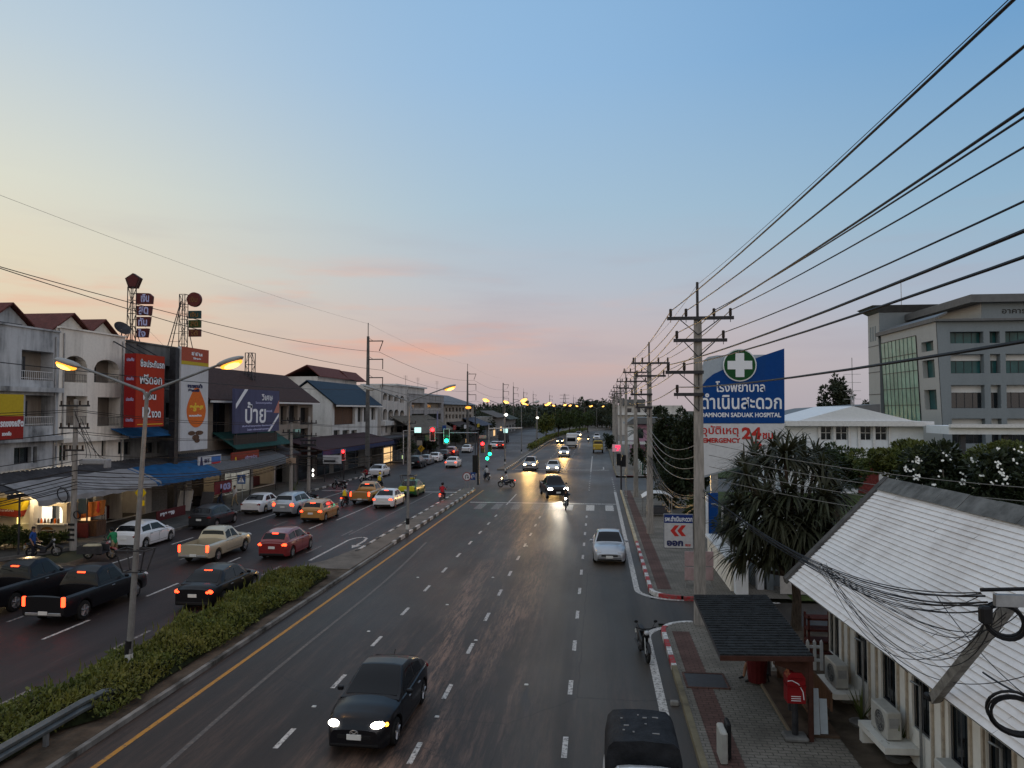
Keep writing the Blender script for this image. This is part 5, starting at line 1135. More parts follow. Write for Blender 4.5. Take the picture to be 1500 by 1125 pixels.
b.tube([(p.x - 1.6,Yp,p.z - .4),(p.x - .25,Yp,p.z + 4.2)],.04,4); b.tube([(p.x - 1.2,Yp,p.z - .4),(p.x - .2,Yp,p.z + 4.2)],.04,4)
for k in range(6): b.tube([(p.x - 1.5 + k * .2,Yp,p.z + k * .7),(p.x - .25,Yp,p.z + k * .7)],.02,3)
b.tube([(p.x + 1.0,Yp,p.z - .4),(p.x + .25,Yp,p.z + 2.6)],.035,4); b.build('lattice',M_DSTEEL,t)
c = gy(285,439,Yp); b = MB(); b.cyl((c.x,Yp,c.z),(0,1,0),.62,.3,28); b.build('disc_panel',mat('dark_red_disc',(.10,.02,.018),.5),t); text('เงิน',.7,.45,(c.x,Yp - .15,c.z),'-y',mat('dim_gold',(.18,.09,.03),.5),t,'lettering',.02)
for v0,v1,m_,s in ((455.5,466.5,mat('teal_panel',(.02,.045,.045),.5),'เงิน'),(469,480,mat('olive_panel',(.03,.05,.012),.5),'สด'),(482.5,493,mat('rust_panel',(.085,.022,.015),.5),'ได้')):
    a_,c_ = gy(277,v0,Yp),gy(294,v1,Yp); b = MB(); b.box(a_.x,c_.x,Yp - .1,Yp + .12,c_.z,a_.z); b.build('sign_panel',m_,t); text(s,.7,.42,((a_.x + c_.x) / 2,Yp - .1,(a_.z + c_.z) / 2),'-y',mat('dim_gold',(.18,.09,.03),.5),t,'lettering',.015,.01)
b = MB()
for v in (432,446,460,474,488): a_,c_ = gy(268,v,Yp),gy(280,v,Yp); b.tube([(a_.x,Yp,a_.z),(c_.x,Yp,c_.z)],.025,4)
b.build('bracket',M_DSTEEL,t)
x = BX - 2.6; p = gx(366,574,x); q = gx(366,517,x); t = thing('radio_mast','short square lattice mast on the brown roof beside the glowing street lamp','mast',(x,p.y,p.z)); b = MB(); lattice(b,x,p.y,p.z - .8,q.z,.75,.75,.05,1.0); b.build('lattice',M_DSTEEL,t)
# ------------------------------------------------------------------ right side: hospital, clinic, sign, house, shelter
HY = 90.0
def GY(u,v,y=HY): return gy(u,v,y)
def XH(u,y=HY): return gy(u,600,y).x
def ZH(v,y=HY,u=1400): return gy(u,v,y).z
t = thing('hospital_building','large blue grey hospital block with a sloping glass wall and a stair tower','building',(50,HY,0))
xl,xr = XH(1384),XH(1640); xt = XH(1374); ztop = ZH(471); P = PYM(HY); holes = []
for (u0,u1) in ((1394,1443),(1452,1467),(1475,1524),(1533,1580)):
    for (v0,v1) in ((486,503),(519,547),(564,598),(613,650)): holes.append((XH(u0),XH(u1),ZH(v1),ZH(v0)))
b = MB(); holes_wall(b,P,xl + .6,xr,0,ztop,holes,.9)
b.quad((xl,HY,0),(xl + .6,HY,0),(xl + .6,HY,ztop),(xt,HY,ztop))          # leaning corner
b.quad((xt,HY,ztop),(xr,HY,ztop),(xr,HY + 17.7,ztop),(xt,HY + 17.7,ztop)); b.quad((xr,HY,0),(xr,HY + 17.7,0),(xr,HY + 17.7,ztop),(xr,HY,ztop)); b.quad((xr,HY + 17.7,0),(xl,HY + 17.7,0),(xt,HY + 17.7,ztop),(xr,HY + 17.7,ztop))
b.build('wall',M_HOSP,t)
for i,h in enumerate(holes):
    tall_ = h[3] - h[2] > 1.6; hz = (h[0],h[1],h[2],h[3] - (.32 if tall_ else .0) * (h[3] - h[2]))
    window(P,hz,.85,t,4 if h[1] - h[0] > 2 else 2,M_GLASST if i % 4 < 2 else M_GLASS)
    if tall_: b = MB(); b.quad(P(h[0],hz[3],.8),P(h[1],hz[3],.8),P(h[1],h[3],.8),P(h[0],h[3],.8)); b.build('window_band',M_CLINIC,t)
# side face: pale strip with windows, curtain wall, pale top band
def SX(z): return xl + (xt - xl) * z / ztop - .02          # leaning side plane
def PS(y,z,d): return (SX(z) - .03 + d,y,z)
ya,yb,yc = HY + .02,HY + 5.4,HY + 16.6
zb_,zg = 2.2,ztop - 1.05
sw = [(HY + 1.0,HY + 4.2,ZH(v1),ZH(v0)) for v0,v1 in ((497,512),(525,552),(570,600))]
b = MB(); holes_wall(b,PS,ya,yb,0,ztop,sw,.7); holes_wall(b,PS,yb,yc,zg,ztop,[],.1); holes_wall(b,PS,yb,yc,0,zb_,[],.1); b.build('pale_cladding',M_HOSPL,t)
for h in sw: window(PS,h,.6,t,2,M_GLASST)
b = MB()
def PG(y,z,d): return (SX(z) - .10 + d,y,z)
b.quad(PG(yc,zb_,0),PG(yb,zb_,0),PG(yb,zg,0),PG(yc,zg,0)); cwall = b.build('curtain_wall',M_GLASSG,t)
b = MB()
for i in range(10): y = yb + (yc - yb) * i / 9; b.tube([PG(y,zb_,-.03),PG(y,zg,-.03)],.03,4)
for i in range(8): z = zb_ + (zg - zb_) * i / 7; b.tube([PG(yb,z,-.03),PG(yc,z,-.03)],.045,4)
b.build('mullions',M_FRAMED,cwall)
# roofs: dark metal edge, upper storey set back
b = MB(); b.slab([(xt - .3,HY - .5,ztop + .02),(XH(1500) + 14,HY - .5,ztop + .02),(XH(1500) + 14,HY + 17.9,ztop + .02),(xt - .3,HY + 17.9,ztop + .02)],(0,0,.25)); b.slab([(xt - .3,HY - .5,ztop + .28),(xt + 1.0,HY - .5,ztop + .9),(xt + 1.0,HY + 17.9,ztop + .9),(xt - .3,HY + 17.9,ztop + .28)],(0,0,.22)); b.build('roof_edge',M_HOSPD,t)
xu = XH(1445); zu = ZH(442)
b = MB(); b.box(xu,xr,HY + .6,HY + 16.8,ztop + .3,zu); b.build('upper_storey',M_HOSP,t)
b = MB(); b.quad((xu - .02,HY + 16.8,ztop + .3),(xu - .02,HY + .6,ztop + .3),(xu - .02,HY + .6,zu),(xu - .02,HY + 17.6,zu)); b.build('upper_cladding',M_HOSPL,t)
b = MB(); b.slab([(xu - 1.5,HY - .2,zu - .1),(xr,HY - .2,zu - .1),(xr,HY + 18.4,zu - .1),(xu - 1.5,HY + 18.4,zu - .1)],(0,0,.9)); b.build('roof_slab',M_HOSPD,t)
text('อาคารผู้ป่วยใน',6.0,.95,(XH(1475) + 3.0,HY + .58,ZH(456)),'-y',M_INKB,t,depth=.03,bold=.01)
# stair tower
TY = 108.2; x0,x1 = gy(1290,600,TY).x,gy(1378,600,TY).x; zt_ = gy(1300,458,TY).z; P2 = PXM(x0); hs = [(TY + 1.2 + .9 * k,TY + 1.75 + .9 * k,gy(1280,498,TY).z,gy(1280,476,TY).z) for k in range(3)]
b = MB(); holes_wall(b,P2,TY,TY + 4.3,0,zt_,hs,.3); b.build('tower_cladding',M_HOSPL,t)
for h in hs: window(P2,h,.25,t,1)
b = MB(); b.box(x0 + .02,x1,TY,TY + 4.3,0,zt_); b.build('stair_tower',M_HOSP,t)
b = MB()
for v in (506,545,578): z = gy(1280,v,TY).z; b.box(x0 - .03,x0 - .004,TY,TY + 4.3,z,z + .12)
b.build('tower_joints',M_HOSPD,t)
b = MB(); q = [(x0,TY),(x1,TY),(x1,TY + 4.3),(x0,TY + 4.3)]; o = [(x0 - 1.2,TY - 1.0),(x1 + .3,TY - 1.0),(x1 + .3,TY + 5.3),(x0 - 1.2,TY + 5.3)]
b.add([(x,y,zt_ + .01) for x,y in q] + [(x,y,zt_ + .95) for x,y in o],[(0,1,5,4),(1,2,6,5),(2,3,7,6),(3,0,4,7),(4,5,6,7),(3,2,1,0)]); b.build('tower_cap',M_HOSPD,t)
p = gy(1329,450,TY); b = MB(); b.tube([(p.x,TY + 2,zt_ + .9),(p.x,TY + 2,gy(1329,405,TY).z)],.05,5); b.build('lightning_rod',M_STEEL,t)
# --- white clinic in front
CY = 74.0; X = lambda u: gy(u,600,CY).x; Zc = lambda v: gy(1250,v,CY).z
t = thing('clinic_building','low white clinic with a shallow gable and paired dark windows','building',(25,CY,0)); P = PYM(CY)
hs = [(X(u0),X(u1),Zc(645),Zc(624)) for u0,u1 in ((1202,1218),(1224,1241),(1260,1276),(1282,1299))]
b = MB(); holes_wall(b,P,X(1148),X(1352),0,Zc(619),hs,.25); b.box(X(1148),X(1352),CY + .3,CY + 12,0,Zc(619) - .02); b.build('wall',M_CLINIC,t)
for h in hs: window(P,h,.22,t,2,None,M_FRAMEW,rows=2)
for u in (1199,1221,1243,1257,1279,1302): b = MB(); b.box(X(u) - .10,X(u) + .10,CY - .18,CY - .003,Zc(657),Zc(620)); b.build('pilaster',M_FRAMEW,t)
b = MB(); b.box(X(1147),X(1362),CY - .9,CY + 12.3,Zc(624) ,Zc(617)); b.build('eave_slab',M_FRAMEW,t)
b = MB(); b.slab([(X(1165),CY - .6,Zc(616.8)),(X(1337),CY - .6,Zc(616.8)),(X(1246),CY - .6,Zc(595))],(0,12,0)); b.build('gable_roof',M_CLINIC,t)
b = MB(); b.box(X(1150),X(1345),CY - 1.4,CY - .19,Zc(669),Zc(661)); b.build('lower_canopy',M_FRAMEW,t)
b = MB()
for k in range(7): b.bbox((X(1165 + k * 24),CY - .25,Zc(658.5)),(1.1 if k % 2 else .4,.1,.12),.02)
b.build('dark_fittings',M_FRAMED,t)
b = MB(); b.box(X(1255),X(1285),CY - .12,CY - .004,0,Zc(676)); b.build('red_plinth',mat('red_plinth',(.14,.03,.028),.7,var=.3),t)
t = thing('entrance_canopy','flat white entrance canopy reaching right from the clinic','canopy',(X(1430),CY - 2,0))
b = MB(); b.box(X(1349),X(1600),CY - 5.5,CY - 1,Zc(633),Zc(622)); b.build('roof_slab',M_CLINIC,t); b = MB(); b.box(X(1349),X(1600),CY - 5.9,CY - 5.48,Zc(624),Zc(621) + .1); b.build('edge_trim',M_FRAMEW,t)
b = MB()
for u in (1372,1430,1500): b.box(X(u) - .2,X(u) + .2,CY - 5,CY - 4.6,0,Zc(633))
b.build('columns',M_FRAMED,t)
t = thing('low_house','dark roofed low building half hidden left behind the clinic gable','building',(X(1195),CY + 15,0)); b = MB(); y = CY + 14; x0,x1 = gy(1140,600,y).x,gy(1245,600,y).x; b.box(x0,x1,y,y + 8,0,gy(1200,611,y).z); b.build('wall',M_WALLC,t)
b = MB(); z0 = gy(1200,611,y).z; b.slab([(x0 - .8,y - .8,z0),(x1 + 3,y - .8,z0),(x1 + 3,y - .8,gy(1240,592,y).z),(x0 + 4,y - .8,gy(1165,598,y).z)],(0,9.5,0)); b.build('roof',M_HOSPD,t)
# thin mast by the clinic
p = gy(1249,600,CY + 10); t = thing('radio_mast','thin pale radio mast rising behind the clinic gable','mast',(p.x,p.y,0)); b = MB(); zt_ = gy(1245,524,CY + 10).z; lattice(b,p.x,p.y,0,zt_ - 4,.35,.25,.03,.8); b.tube([(p.x,p.y,zt_ - 4),(p.x,p.y,zt_)],.04,5)
for k in range(4): b.tube([(p.x - .9,p.y,zt_ - 4.5 + k * .9),(p.x + .9,p.y,zt_ - 4.5 + k * .9)],.03,4)
b.build('lattice',M_STEEL,t)
# ------------------------------------------------------------------ hospital sign
SY = 44.0; G = lambda u,v,dy=0: tuple(gy(u,v,SY) + Vector((0,dy,0)))
c = gy(1088,700,SY); t = thing('hospital_sign','tall blue and white hospital sign with a white cross on a green disc','sign',(c.x,SY,0))
def poly(name,px,m_,dy,th,): b = MB(); b.slab([G(u,v,dy) for u,v in px],(0,th,0)); return b.build(name,m_,t)
poly('white_backing',[(1030,700),(1148,664),(1148,519),(1050,520.5),(1038,522.5),(1032,527),(1030,535)],mat('sign_pale_blue',(.34,.39,.44),.5,var=.08),0,.35)
poly('blue_panel',[(1029,620),(1149,620),(1148.5,510.5),(1120,520),(1088,532),(1060,541),(1045,548),(1035,556),(1029,564)],M_SIGNB,-.06,.05)
poly('white_panel',[(1029,620.6),(1149,620.6),(1149,664),(1030,697)],M_SIGNW,-.05,.04)
def disc(name,u,v,r,m_,dy): c = gy(u,v,SY); b = MB(); b.cyl((c.x,SY + dy,c.z),(0,1,0),r * SY / F,.05,40); return b.build(name,m_,t)
disc('disc_rim',1083,535,23.3,M_INKW,-.10); disc('green_disc',1083,535,21.6,M_SIGNGR,-.13)
b = MB(); c = gy(1083,535,SY); a,w = 17 * SY / F,6 * SY / F; b.box(c.x - a,c.x + a,SY - .18,SY - .156,c.z - w,c.z + w); b.box(c.x - w,c.x + w,SY - .18,SY - .156,c.z + w,c.z + a); b.box(c.x - w,c.x + w,SY - .18,SY - .156,c.z - a,c.z - w); b.build('white_cross',M_INKW,t)
def sg(s,u0,u1,v0,v1,m_,bo=.02,dy=-.06):
    c = gy((u0 + u1) / 2,(v0 + v1) / 2,SY); text(s,(u1 - u0) * SY / F,(v1 - v0) * SY / F,(c.x,SY + dy,c.z),'-y',m_,t,'lettering',.012,bo)
sg('โรงพยาบาล',1050,1118,558.5,574,M_INKW,.012); sg('ดำเนินสะดวก',1029,1141,576.5,599,M_INKW,.014); sg('DAMNOEN SADUAK HOSPITAL',1029,1140,604.5,611,M_INKW,.008)
sg('อุบัติเหตุ',1029,1080,623.5,639.5,M_INKR,.012); sg('EMERGENCY',1031,1083,641.5,648.5,M_INKR,.012); sg('24',1087,1114,626,643,M_INKR,.03); sg('ชม.',1117,1135,634,643,M_INKR,.012)
for k in (0,7): poly('chevron',[(1100 + k,646.5),(1104.5 + k,646.5),(1109 + k,652),(1104.5 + k,658),(1100 + k,658),(1104 + k,652)],M_INKR,-.075,.01)
b = MB(); xa,xb = gy(1046,600,SY).x,gy(1130,600,SY).x; b.box(xa - .2,xa + .2,SY + .1,SY + .4,0,5); b.build('leg',M_STEEL,t); b = MB(); b.box(xb - .2,xb + .2,SY + .1,SY + .4,0,5.5); b.build('leg',M_STEEL,t)
b = MB(); b.box(gy(1036,600,SY).x,gy(1050,600,SY).x,SY - .15,SY + .05,gy(1040,783,SY).z,gy(1040,722,SY).z); b.build('lower_blue_panel',M_SIGNB,t)
b = MB(); b.box(gy(1032.5,600,SY).x,gy(1035.5,600,SY).x,SY - .2,SY + .1,gy(1040,784,SY).z,gy(1040,722,SY).z); b.build('panel_edge',M_INKW,t)
# ------------------------------------------------------------------ gate, wall, kiosk and boards on the right pavement
t = thing('boundary_wall','low cream wall with a white coping and end post beside the gate','wall',(6.0,36,0))
b = MB(); b.box(5.75,6.15,33.2,40,.1,1.35); b.build('wall',M_WALLC,t); b = MB(); b.box(5.62,6.28,33.15,40.1,1.352,1.47); b.build('coping',M_FRAMEW,t); b = MB(); b.box(5.85,6.35,32.5,33.1,.1,1.75); b.bbox((6.1,32.8,1.80),(.62,.72,.1),.02); b.build('end_post',M_CLINIC,t)
t = thing('gatehouse','small gatehouse with blue grey pillars under a white roof','gatehouse',(7.2,35.5,0))
for x in (6.95,7.35): b = MB(); b.box(x,x + .28,33.6,34.0,.1,2.6); b.build('pillar',M_CLINIC if x < 7.2 else M_HOSP,t)
b = MB(); b.box(6.9,9.0,34.4,37.5,.1,2.5); b.build('wall',M_HOSP,t)
b = MB(); b.slab([(6.4,33.3,2.65),(9.3,33.3,2.65),(8.0,35.5,3.5)],(0,0,.08)); b.slab([(6.4,33.3,2.65),(8.0,35.5,3.5),(6.4,38,2.65)],(0,0,.08)); b.slab([(9.3,33.3,2.65),(9.3,38,2.65),(8.0,35.5,3.5)],(0,0,.08)); b.slab([(9.3,38,2.65),(6.4,38,2.65),(8.0,35.5,3.5)],(0,0,.08)); b.build('roof',M_FRAMEW,t)
b = MB(); b.quad((7.2,34.39,1.1),(8.6,34.39,1.1),(8.6,34.39,2.1),(7.2,34.39,2.1)); b.build('window',M_GLASS,t)
t = thing('sliding_gate','low white sheet gate closing the driveway','gate',(9,32.6,0)); b = MB(); b.box(7.75,10.2,32.9,32.98,.15,1.15); b.build('panel',mat('gate_sheet',(.42,.41,.40),.6),t); b = MB(); b.box(7.75,10.2,32.86,32.9,1.15,1.22)
for k in range(4): b.box(7.8 + k * .75,7.86 + k * .75,32.9,32.96,1.22,1.9)
b.build('frame',M_FRAMEW,t)
# exit sign on the large pole
EY = 27.9; t = thing('exit_sign','white board with two red chevrons hung on the large concrete pole','sign',tuple(gy(994,803,EY))); a,c = gy(972,803,EY),gy(1015.5,753,EY)
b = MB(); b.bbox(((a.x + c.x) / 2,EY,(a.z + c.z) / 2),(c.x - a.x,.07,c.z - a.z),.02); b.build('frame',mat('grey_sign_frame',(.16,.17,.19),.5),t)
b = MB(); z1 = gy(994,766,EY).z; b.box(a.x + .03,c.x - .03,EY - .045,EY - .037,a.z + .03,z1); b.build('white_panel',mat('sign_dull_white',(.42,.42,.43),.5),t); b = MB(); b.box(a.x + .03,c.x - .03,EY - .046,EY - .037,z1 + .002,c.z - .03); b.build('blue_band',mat('sign_navy',(.012,.03,.14),.5),t)
def se(s,u0,u1,v0,v1,m_,bo): q = gy((u0 + u1) / 2,(v0 + v1) / 2,EY); text(s,(u1 - u0) * EY / F,(v1 - v0) * EY / F,(q.x,EY - .046,q.z),'-y',m_,t,'lettering',.008,bo)
se('รพ.ดำเนินสะดวก',974.5,1013,756,763.5,M_INKW,.004); se('ออก',977,1000,791.5,799.5,M_INKN,.012); se('รพ.ดส',1003.5,1011.5,796.5,800,M_INKR,.004)
for k in (0,10): b = MB(); b.slab([tuple(gy(u,v,EY - .05)) for u,v in ((982 + k,777.5),(988.5 + k,769.5),(995 + k,769.5),(988.5 + k,777.5),(995 + k,785.5),(988.5 + k,785.5))],(0,.006,0)); b.build('chevron',M_INKR,t)
PY_ = 33.6; M_PBOARD = mat('pink_board',(.36,.26,.26),.8,var=.2,sc=3)
t = thing('notice_board','faded pink four panel board standing behind the large pole','sign',(4.6,PY_,0))
for u0,u1 in ((1003,1023),(1025,1045)):
    for v0,v1 in ((808,829),(831,850)): a,c = gy(u0,v1,PY_),gy(u1,v0,PY_); b = MB(); b.bbox(((a.x + c.x) / 2,PY_,(a.z + c.z) / 2),(c.x - a.x,.05,c.z - a.z),.012); b.build('panel',M_PBOARD,t)
b = MB(); a,c = gy(1003,850,PY_),gy(1045,850,PY_)
for x in (a.x + .05,(a.x + c.x) / 2,c.x - .05): b = MB(); b.cyl((x,PY_ + .06,1.0),(0,0,1),.025,1.8,6); b.build('leg',M_STEEL,t)
t = thing('market_stall','folded vendor stall with a curved white canopy on the far right pavement','stall',(4.4,56,.14)); b = MB()
for i in range(7):
    a0,a1 = -1.1 + i * 2.2 / 7,-1.1 + (i + 1) * 2.2 / 7; z = lambda a: 1.75 - .35 * (abs(a) / 1.1) ** 3
    b.slab([(a0,-1,z(a0)),(a1,-1,z(a1)),(a1,1.0,z(a1)),(a0,1.0,z(a0))],(0,0,.03))
b.build('canopy',M_FRAMEW,t,world=False); b = MB()
for sx in (-1,1):
    for sy in (-1,1): b.tube([(sx * 1.0,sy * .9,0),(sx * 1.0,sy * .9,1.5)],.03,5)
b.build('posts',M_STEEL,t,world=False); b = MB(); b.bbox((0,0,.45),(1.5,1.1,.5),.05); b.build('counter',M_FRAMED,t,world=False)
t = thing('lamp_post','thin grey post with a double bracket before the blue sign panel','lamp post',(6.1,38,0)); p = gy(1058,740,38); b = MB(); b.tube([(p.x,38,0),(p.x,38,p.z)],.06,8); b.build('post',M_STEEL,t); b = MB()
for s in (-1,1): b.tube([(p.x,38,p.z - .1),(p.x + s * .4,38,p.z + .05)],.025,5); b.bbox((p.x + s * .42,38,p.z + .05),(.25,.12,.06),.02)
b.build('bracket',M_STEEL,t)
# far right: pink house, pale block, lit red screen
t = thing('pink_house','pink two storey house with a grey gable by the far right pavement','building',(11,128,0)); Y = 126.0; Xp = lambda u: gy(u,600,Y).x; Zp = lambda v: gy(930,v,Y).z
b = MB(); b.box(Xp(926),Xp(1010),Y,Y + 10,0,Zp(622)); b.build('wall',M_PINK,t); b = MB(); b.slab([(Xp(915),Y - 1.2,Zp(621)),(Xp(929),Y - 1.2,Zp(611.5)),(Xp(1015),Y - 1.2,Zp(611.5)),(Xp(1015),Y - 1.2,Zp(621))],(0,12,0)); b.build('roof',M_HOSPD,t)
b = MB(); b.box(Xp(918),Xp(929),Y - .6,Y - .05,Zp(645),Zp(620)); b.build('porch',M_FRAMEW,t); b = MB(); b.box(Xp(905),Xp(1010),Y - 2.5,Y - .65,Zp(650),Zp(646.5)); b.build('canopy',M_FRAMEW,t)
for u in (934,952,970): b = MB(); b.quad((Xp(u),Y - .02,Zp(642)),(Xp(u + 8),Y - .02,Zp(642)),(Xp(u + 8),Y - .02,Zp(628)),(Xp(u),Y - .02,Zp(628))); b.build('window',M_GLASS,t)
t = thing('pale_block','pale flat roofed block far behind the pink house','building',(14,232,0)); Y = 232.0
b = MB(); b.box(Xp(0) * 0 + gy(905,600,Y).x,gy(1000,600,Y).x,Y,Y + 12,0,gy(930,594,Y).z); b.build('wall',M_WALLP,t); b = MB(); b.box(gy(912,600,Y).x,gy(945,600,Y).x,Y - .5,Y + 10,gy(930,594,Y).z + .01,gy(930,585,Y).z); b.build('roof_storey',M_HOSPD,t); b = MB(); b.box(gy(903,600,Y).x,gy(1000,600,Y).x,Y - 1,Y - .02,gy(930,608,Y).z,gy(930,605,Y).z); b.build('balcony_band',M_FRAMEW,t)
for u in (918,931,944): a,c = gy(u,604,Y),gy(u + 7,598,Y); b = MB(); b.quad((a.x,Y - .02,a.z),(c.x,Y - .02,a.z),(c.x,Y - .02,c.z),(a.x,Y - .02,c.z)); b.build('window',M_GLASS,t)
Y = 104.0; a,c = gy(897,661.5,Y),gy(909.5,651,Y); t = thing('light_board','glowing red and white screen on legs at the far right kerb','sign',((a.x + c.x) / 2,Y,0)); b = MB(); b.bbox(((a.x + c.x) / 2,Y,(a.z + c.z) / 2),(c.x - a.x,.2,c.z - a.z),.03); b.build('panel',mat('dim_pink_panel',(.3,.2,.22),.5,emit=(1,.4,.5),es=.25),t)
b = MB(); m_ = (a.x + c.x) / 2 + .1; b.slab([(m_ - .3,Y - .11,c.z - .15),(m_ + .4,Y - .11,c.z - .15),(m_ + .4,Y - .11,c.z - .4),(m_ + .1,Y - .11,a.z + .12),(m_ - .15,Y - .11,a.z + .12),(m_ + .1,Y - .11,c.z - .45),(m_ - .3,Y - .11,c.z - .45)],(0,-.02,0)); b.build('red_figure',M_REDS,t); b = MB()
for x in (a.x + .15,c.x - .15): b = MB(); b.cyl((x,Y,a.z / 2),(0,0,1),.04,a.z,6); b.build('leg',M_DSTEEL,t)
# green and white railing along the far pavement
t = thing('pavement_railing','green and white picket railing along the far right pavement','fence',(5.6,98,.14));
for k in range(14): b = MB(); b.box(5.35,5.5,90.5 + k * 1.6,90.65 + k * 1.6,.14,1.5); b.build('picket',M_FRAMEW if k % 2 else mat('green_fence_paint',(.03,.09,.06),.6),t)
b = MB(); b.box(5.40,5.45,90.5,112,.5,.58); b.box(5.40,5.45,90.5,112,1.2,1.28); b.build('rails',M_FRAMEW,t)
t = thing('wall_post','white wall with a corner post where the far pavement begins','wall',(6.2,89.5,.14)); b = MB(); b.box(5.8,6.4,89.4,90,.14,2.6); b.build('post',M_CLINIC,t); b = MB(); b.box(6.4,14,89.5,89.8,.1,1.6); b.build('wall',M_CLINIC,t)
# ------------------------------------------------------------------ the white house
EX,EZ,RX,RZ,GYd = 5.65,2.92,8.55,5.88,23.0
WX = 6.75; Y0 = -7.0; H_ROT = R(2.66); H_SET = []
def on_wall(u,v,off=0.0):
    x = WX
    for _ in range(6): q = gx(u,v,x + off); x = WX + math.tan(H_ROT) * (GYd - q.y)
    return q
t = thing('white_house','long white single storey house with a pale corrugated roof in the right foreground','house',(WX + 2,10,.1)); H_SET.append(t)
wins = [on_wall(u,v) for u,v in ((1222,925),(1262,962),(1302,994),(1350,1034),(1407,1090))]
wy = [p.y for p in wins] + [wins[-1].y - 1.35,wins[-1].y - 2.8]; P = PXM(WX); hs = [(y - .40,y + .40,.92,2.30) for y in wy]
b = MB(); holes_wall(b,P,Y0,GYd - .5,.1,3.4,hs,.12); b.quad((WX,GYd - .5,.1),(11.4,GYd - .5,.1),(11.4,GYd - .5,2.9),(RX,GYd - .5,RZ - .15),(WX,GYd - .5,3.85)); b.quad((11.4,GYd - .5,.1),(11.4,Y0,.1),(11.4,Y0,2.9),(11.4,GYd - .5,2.9)); b.build('wall',M_HOUSE,t)
for h in hs: window(P,h,.10,t,2,None,M_FRAMED)
for i in range(len(wy) - 1):
    y = (wy[i] + wy[i + 1]) / 2
    for k in (-.22,.22): b = MB(); b.box(WX - .05,WX - .003,y + k - .035,y + k + .035,.12,2.9); b.build('wall_batten',mat('tan_timber',(.40,.345,.28),.7,var=.25),t)
b = MB(); b.quad((EX + .05,Y0,EZ - .06),(WX + .1,Y0,EZ + .45),(WX + .1,GYd - .2,EZ + .45),(EX + .05,GYd - .2,EZ - .06)); b.build('soffit',M_HOUSE,t)
M_ROOFW = stained('pale_fibre_roof',(0.78,0.745,0.73),(0.54,0.495,0.47),0.42,0.72,.9)
sl = Vector((RX - EX,0,RZ - EZ)); n_c = 29; nrm = Vector((-(RZ - EZ),0,RX - EX)).normalized()
def tiles(mb,xe,ze,xr_,zr_,y0,y1,nc,lap=.030):
    rr = random.Random(5); up = Vector((-(zr_ - ze),0,xr_ - xe)).normalized(); up = up if up.z > 0 else -up
    for i in range(nc):
        a,c = i / nc,(i + 1) / nc; y = y0; first = True
        while y < y1 - .01:
            L = min(3.05 if not first else 1.2 + (i % 2) * 1.5,y1 - y); first = False; j = rr.uniform(-.004,.004); l_ = lap + rr.uniform(-.004,.006)
            p0 = Vector((xe + (xr_ - xe) * a,0,ze + (zr_ - ze) * a)) + up * (l_ + j); p1 = Vector((xe + (xr_ - xe) * c,0,ze + (zr_ - ze) * c)) + up * j
            q0 = Vector((xe + (xr_ - xe) * a,0,ze + (zr_ - ze) * a)) - up * .01
            A,B = (p0.x,y + .001,p0.z),(p0.x,y + L - .001,p0.z); Cc,D = (p1.x,y + L - .001,p1.z),(p1.x,y + .001,p1.z)
            mb.add([A,B,Cc,D,(q0.x,y + .001,q0.z),(q0.x,y + L - .001,q0.z)],[(0,1,2,3),(4,5,1,0)]); y += L
b = MB(); tiles(b,EX,EZ,RX - .12,RZ - .10,Y0,GYd,n_c); b.build('roof',M_ROOFW,t)
b = MB(); b.quad((EX + .04,Y0,EZ - .045),(RX,Y0,RZ - .045),(RX,GYd - .03,RZ - .045),(EX + .04,GYd - .03,EZ - .045)); b.quad((11.6,GYd,2.7),(11.6,Y0,2.7),(RX,Y0,RZ - .02),(RX,GYd,RZ - .02)); b.build('roof_underlay',mat('dark_underlay',(.05,.047,.045),.9),t)
M_RIDGE = mat('ridge_cap',(0.125,0.125,0.122),.85,var=.4,sc=2.5,bump=.3)
b = MB(); rr = random.Random(3); y = Y0
while y < GYd:
    z = rr.uniform(0,.02); b.slab([(RX - .34,y,RZ - .24 + z),(RX,y,RZ + .10 + z),(RX + .34,y,RZ - .24 + z)],(0,1.14,0)); y += 1.16
b.build('ridge',M_RIDGE,t)
b = MB(); b.slab([(EX - .06,GYd - .06,EZ - .10),(RX,GYd - .06,RZ),(RX,GYd - .06,RZ + .13),(EX - .10,GYd - .06,EZ + .05)],(0,.26,0)); b.slab([(11.6,GYd - .06,2.65),(RX + .004,GYd - .06,RZ),(RX + .004,GYd - .06,RZ + .13),(11.6,GYd - .06,2.8)],(0,.26,0)); b.build('barge_board',mat('weathered_barge',(.085,.08,.077),.85,var=.35,sc=3),t)
t2 = thing('lean_to_roof','short sloping grey roof piece beyond the white house gable','roof',(8.5,25.5,2)); b = MB(); tiles(b,7.5,4.1,8.4,5.1,23.3,24.5,6); b.build('roof_sheet',M_ROOFW,t2); b = MB(); b.slab([(7.45,24.5,4.0),(8.45,24.5,5.1),(8.45,24.5,5.25),(7.4,24.5,4.15)],(0,.15,0)); b.box(8.25,8.55,23.3,24.6,5.06,5.2); b.build('roof_trim',M_RIDGE,t2); b = MB()
for x,y in ((7.6,24.3),(8.3,24.3)): b.box(x - .06,x + .06,y - .06,y + .06,.1,4.1 if x < 8 else 4.9)
b.build('posts',M_WOOD,t2)
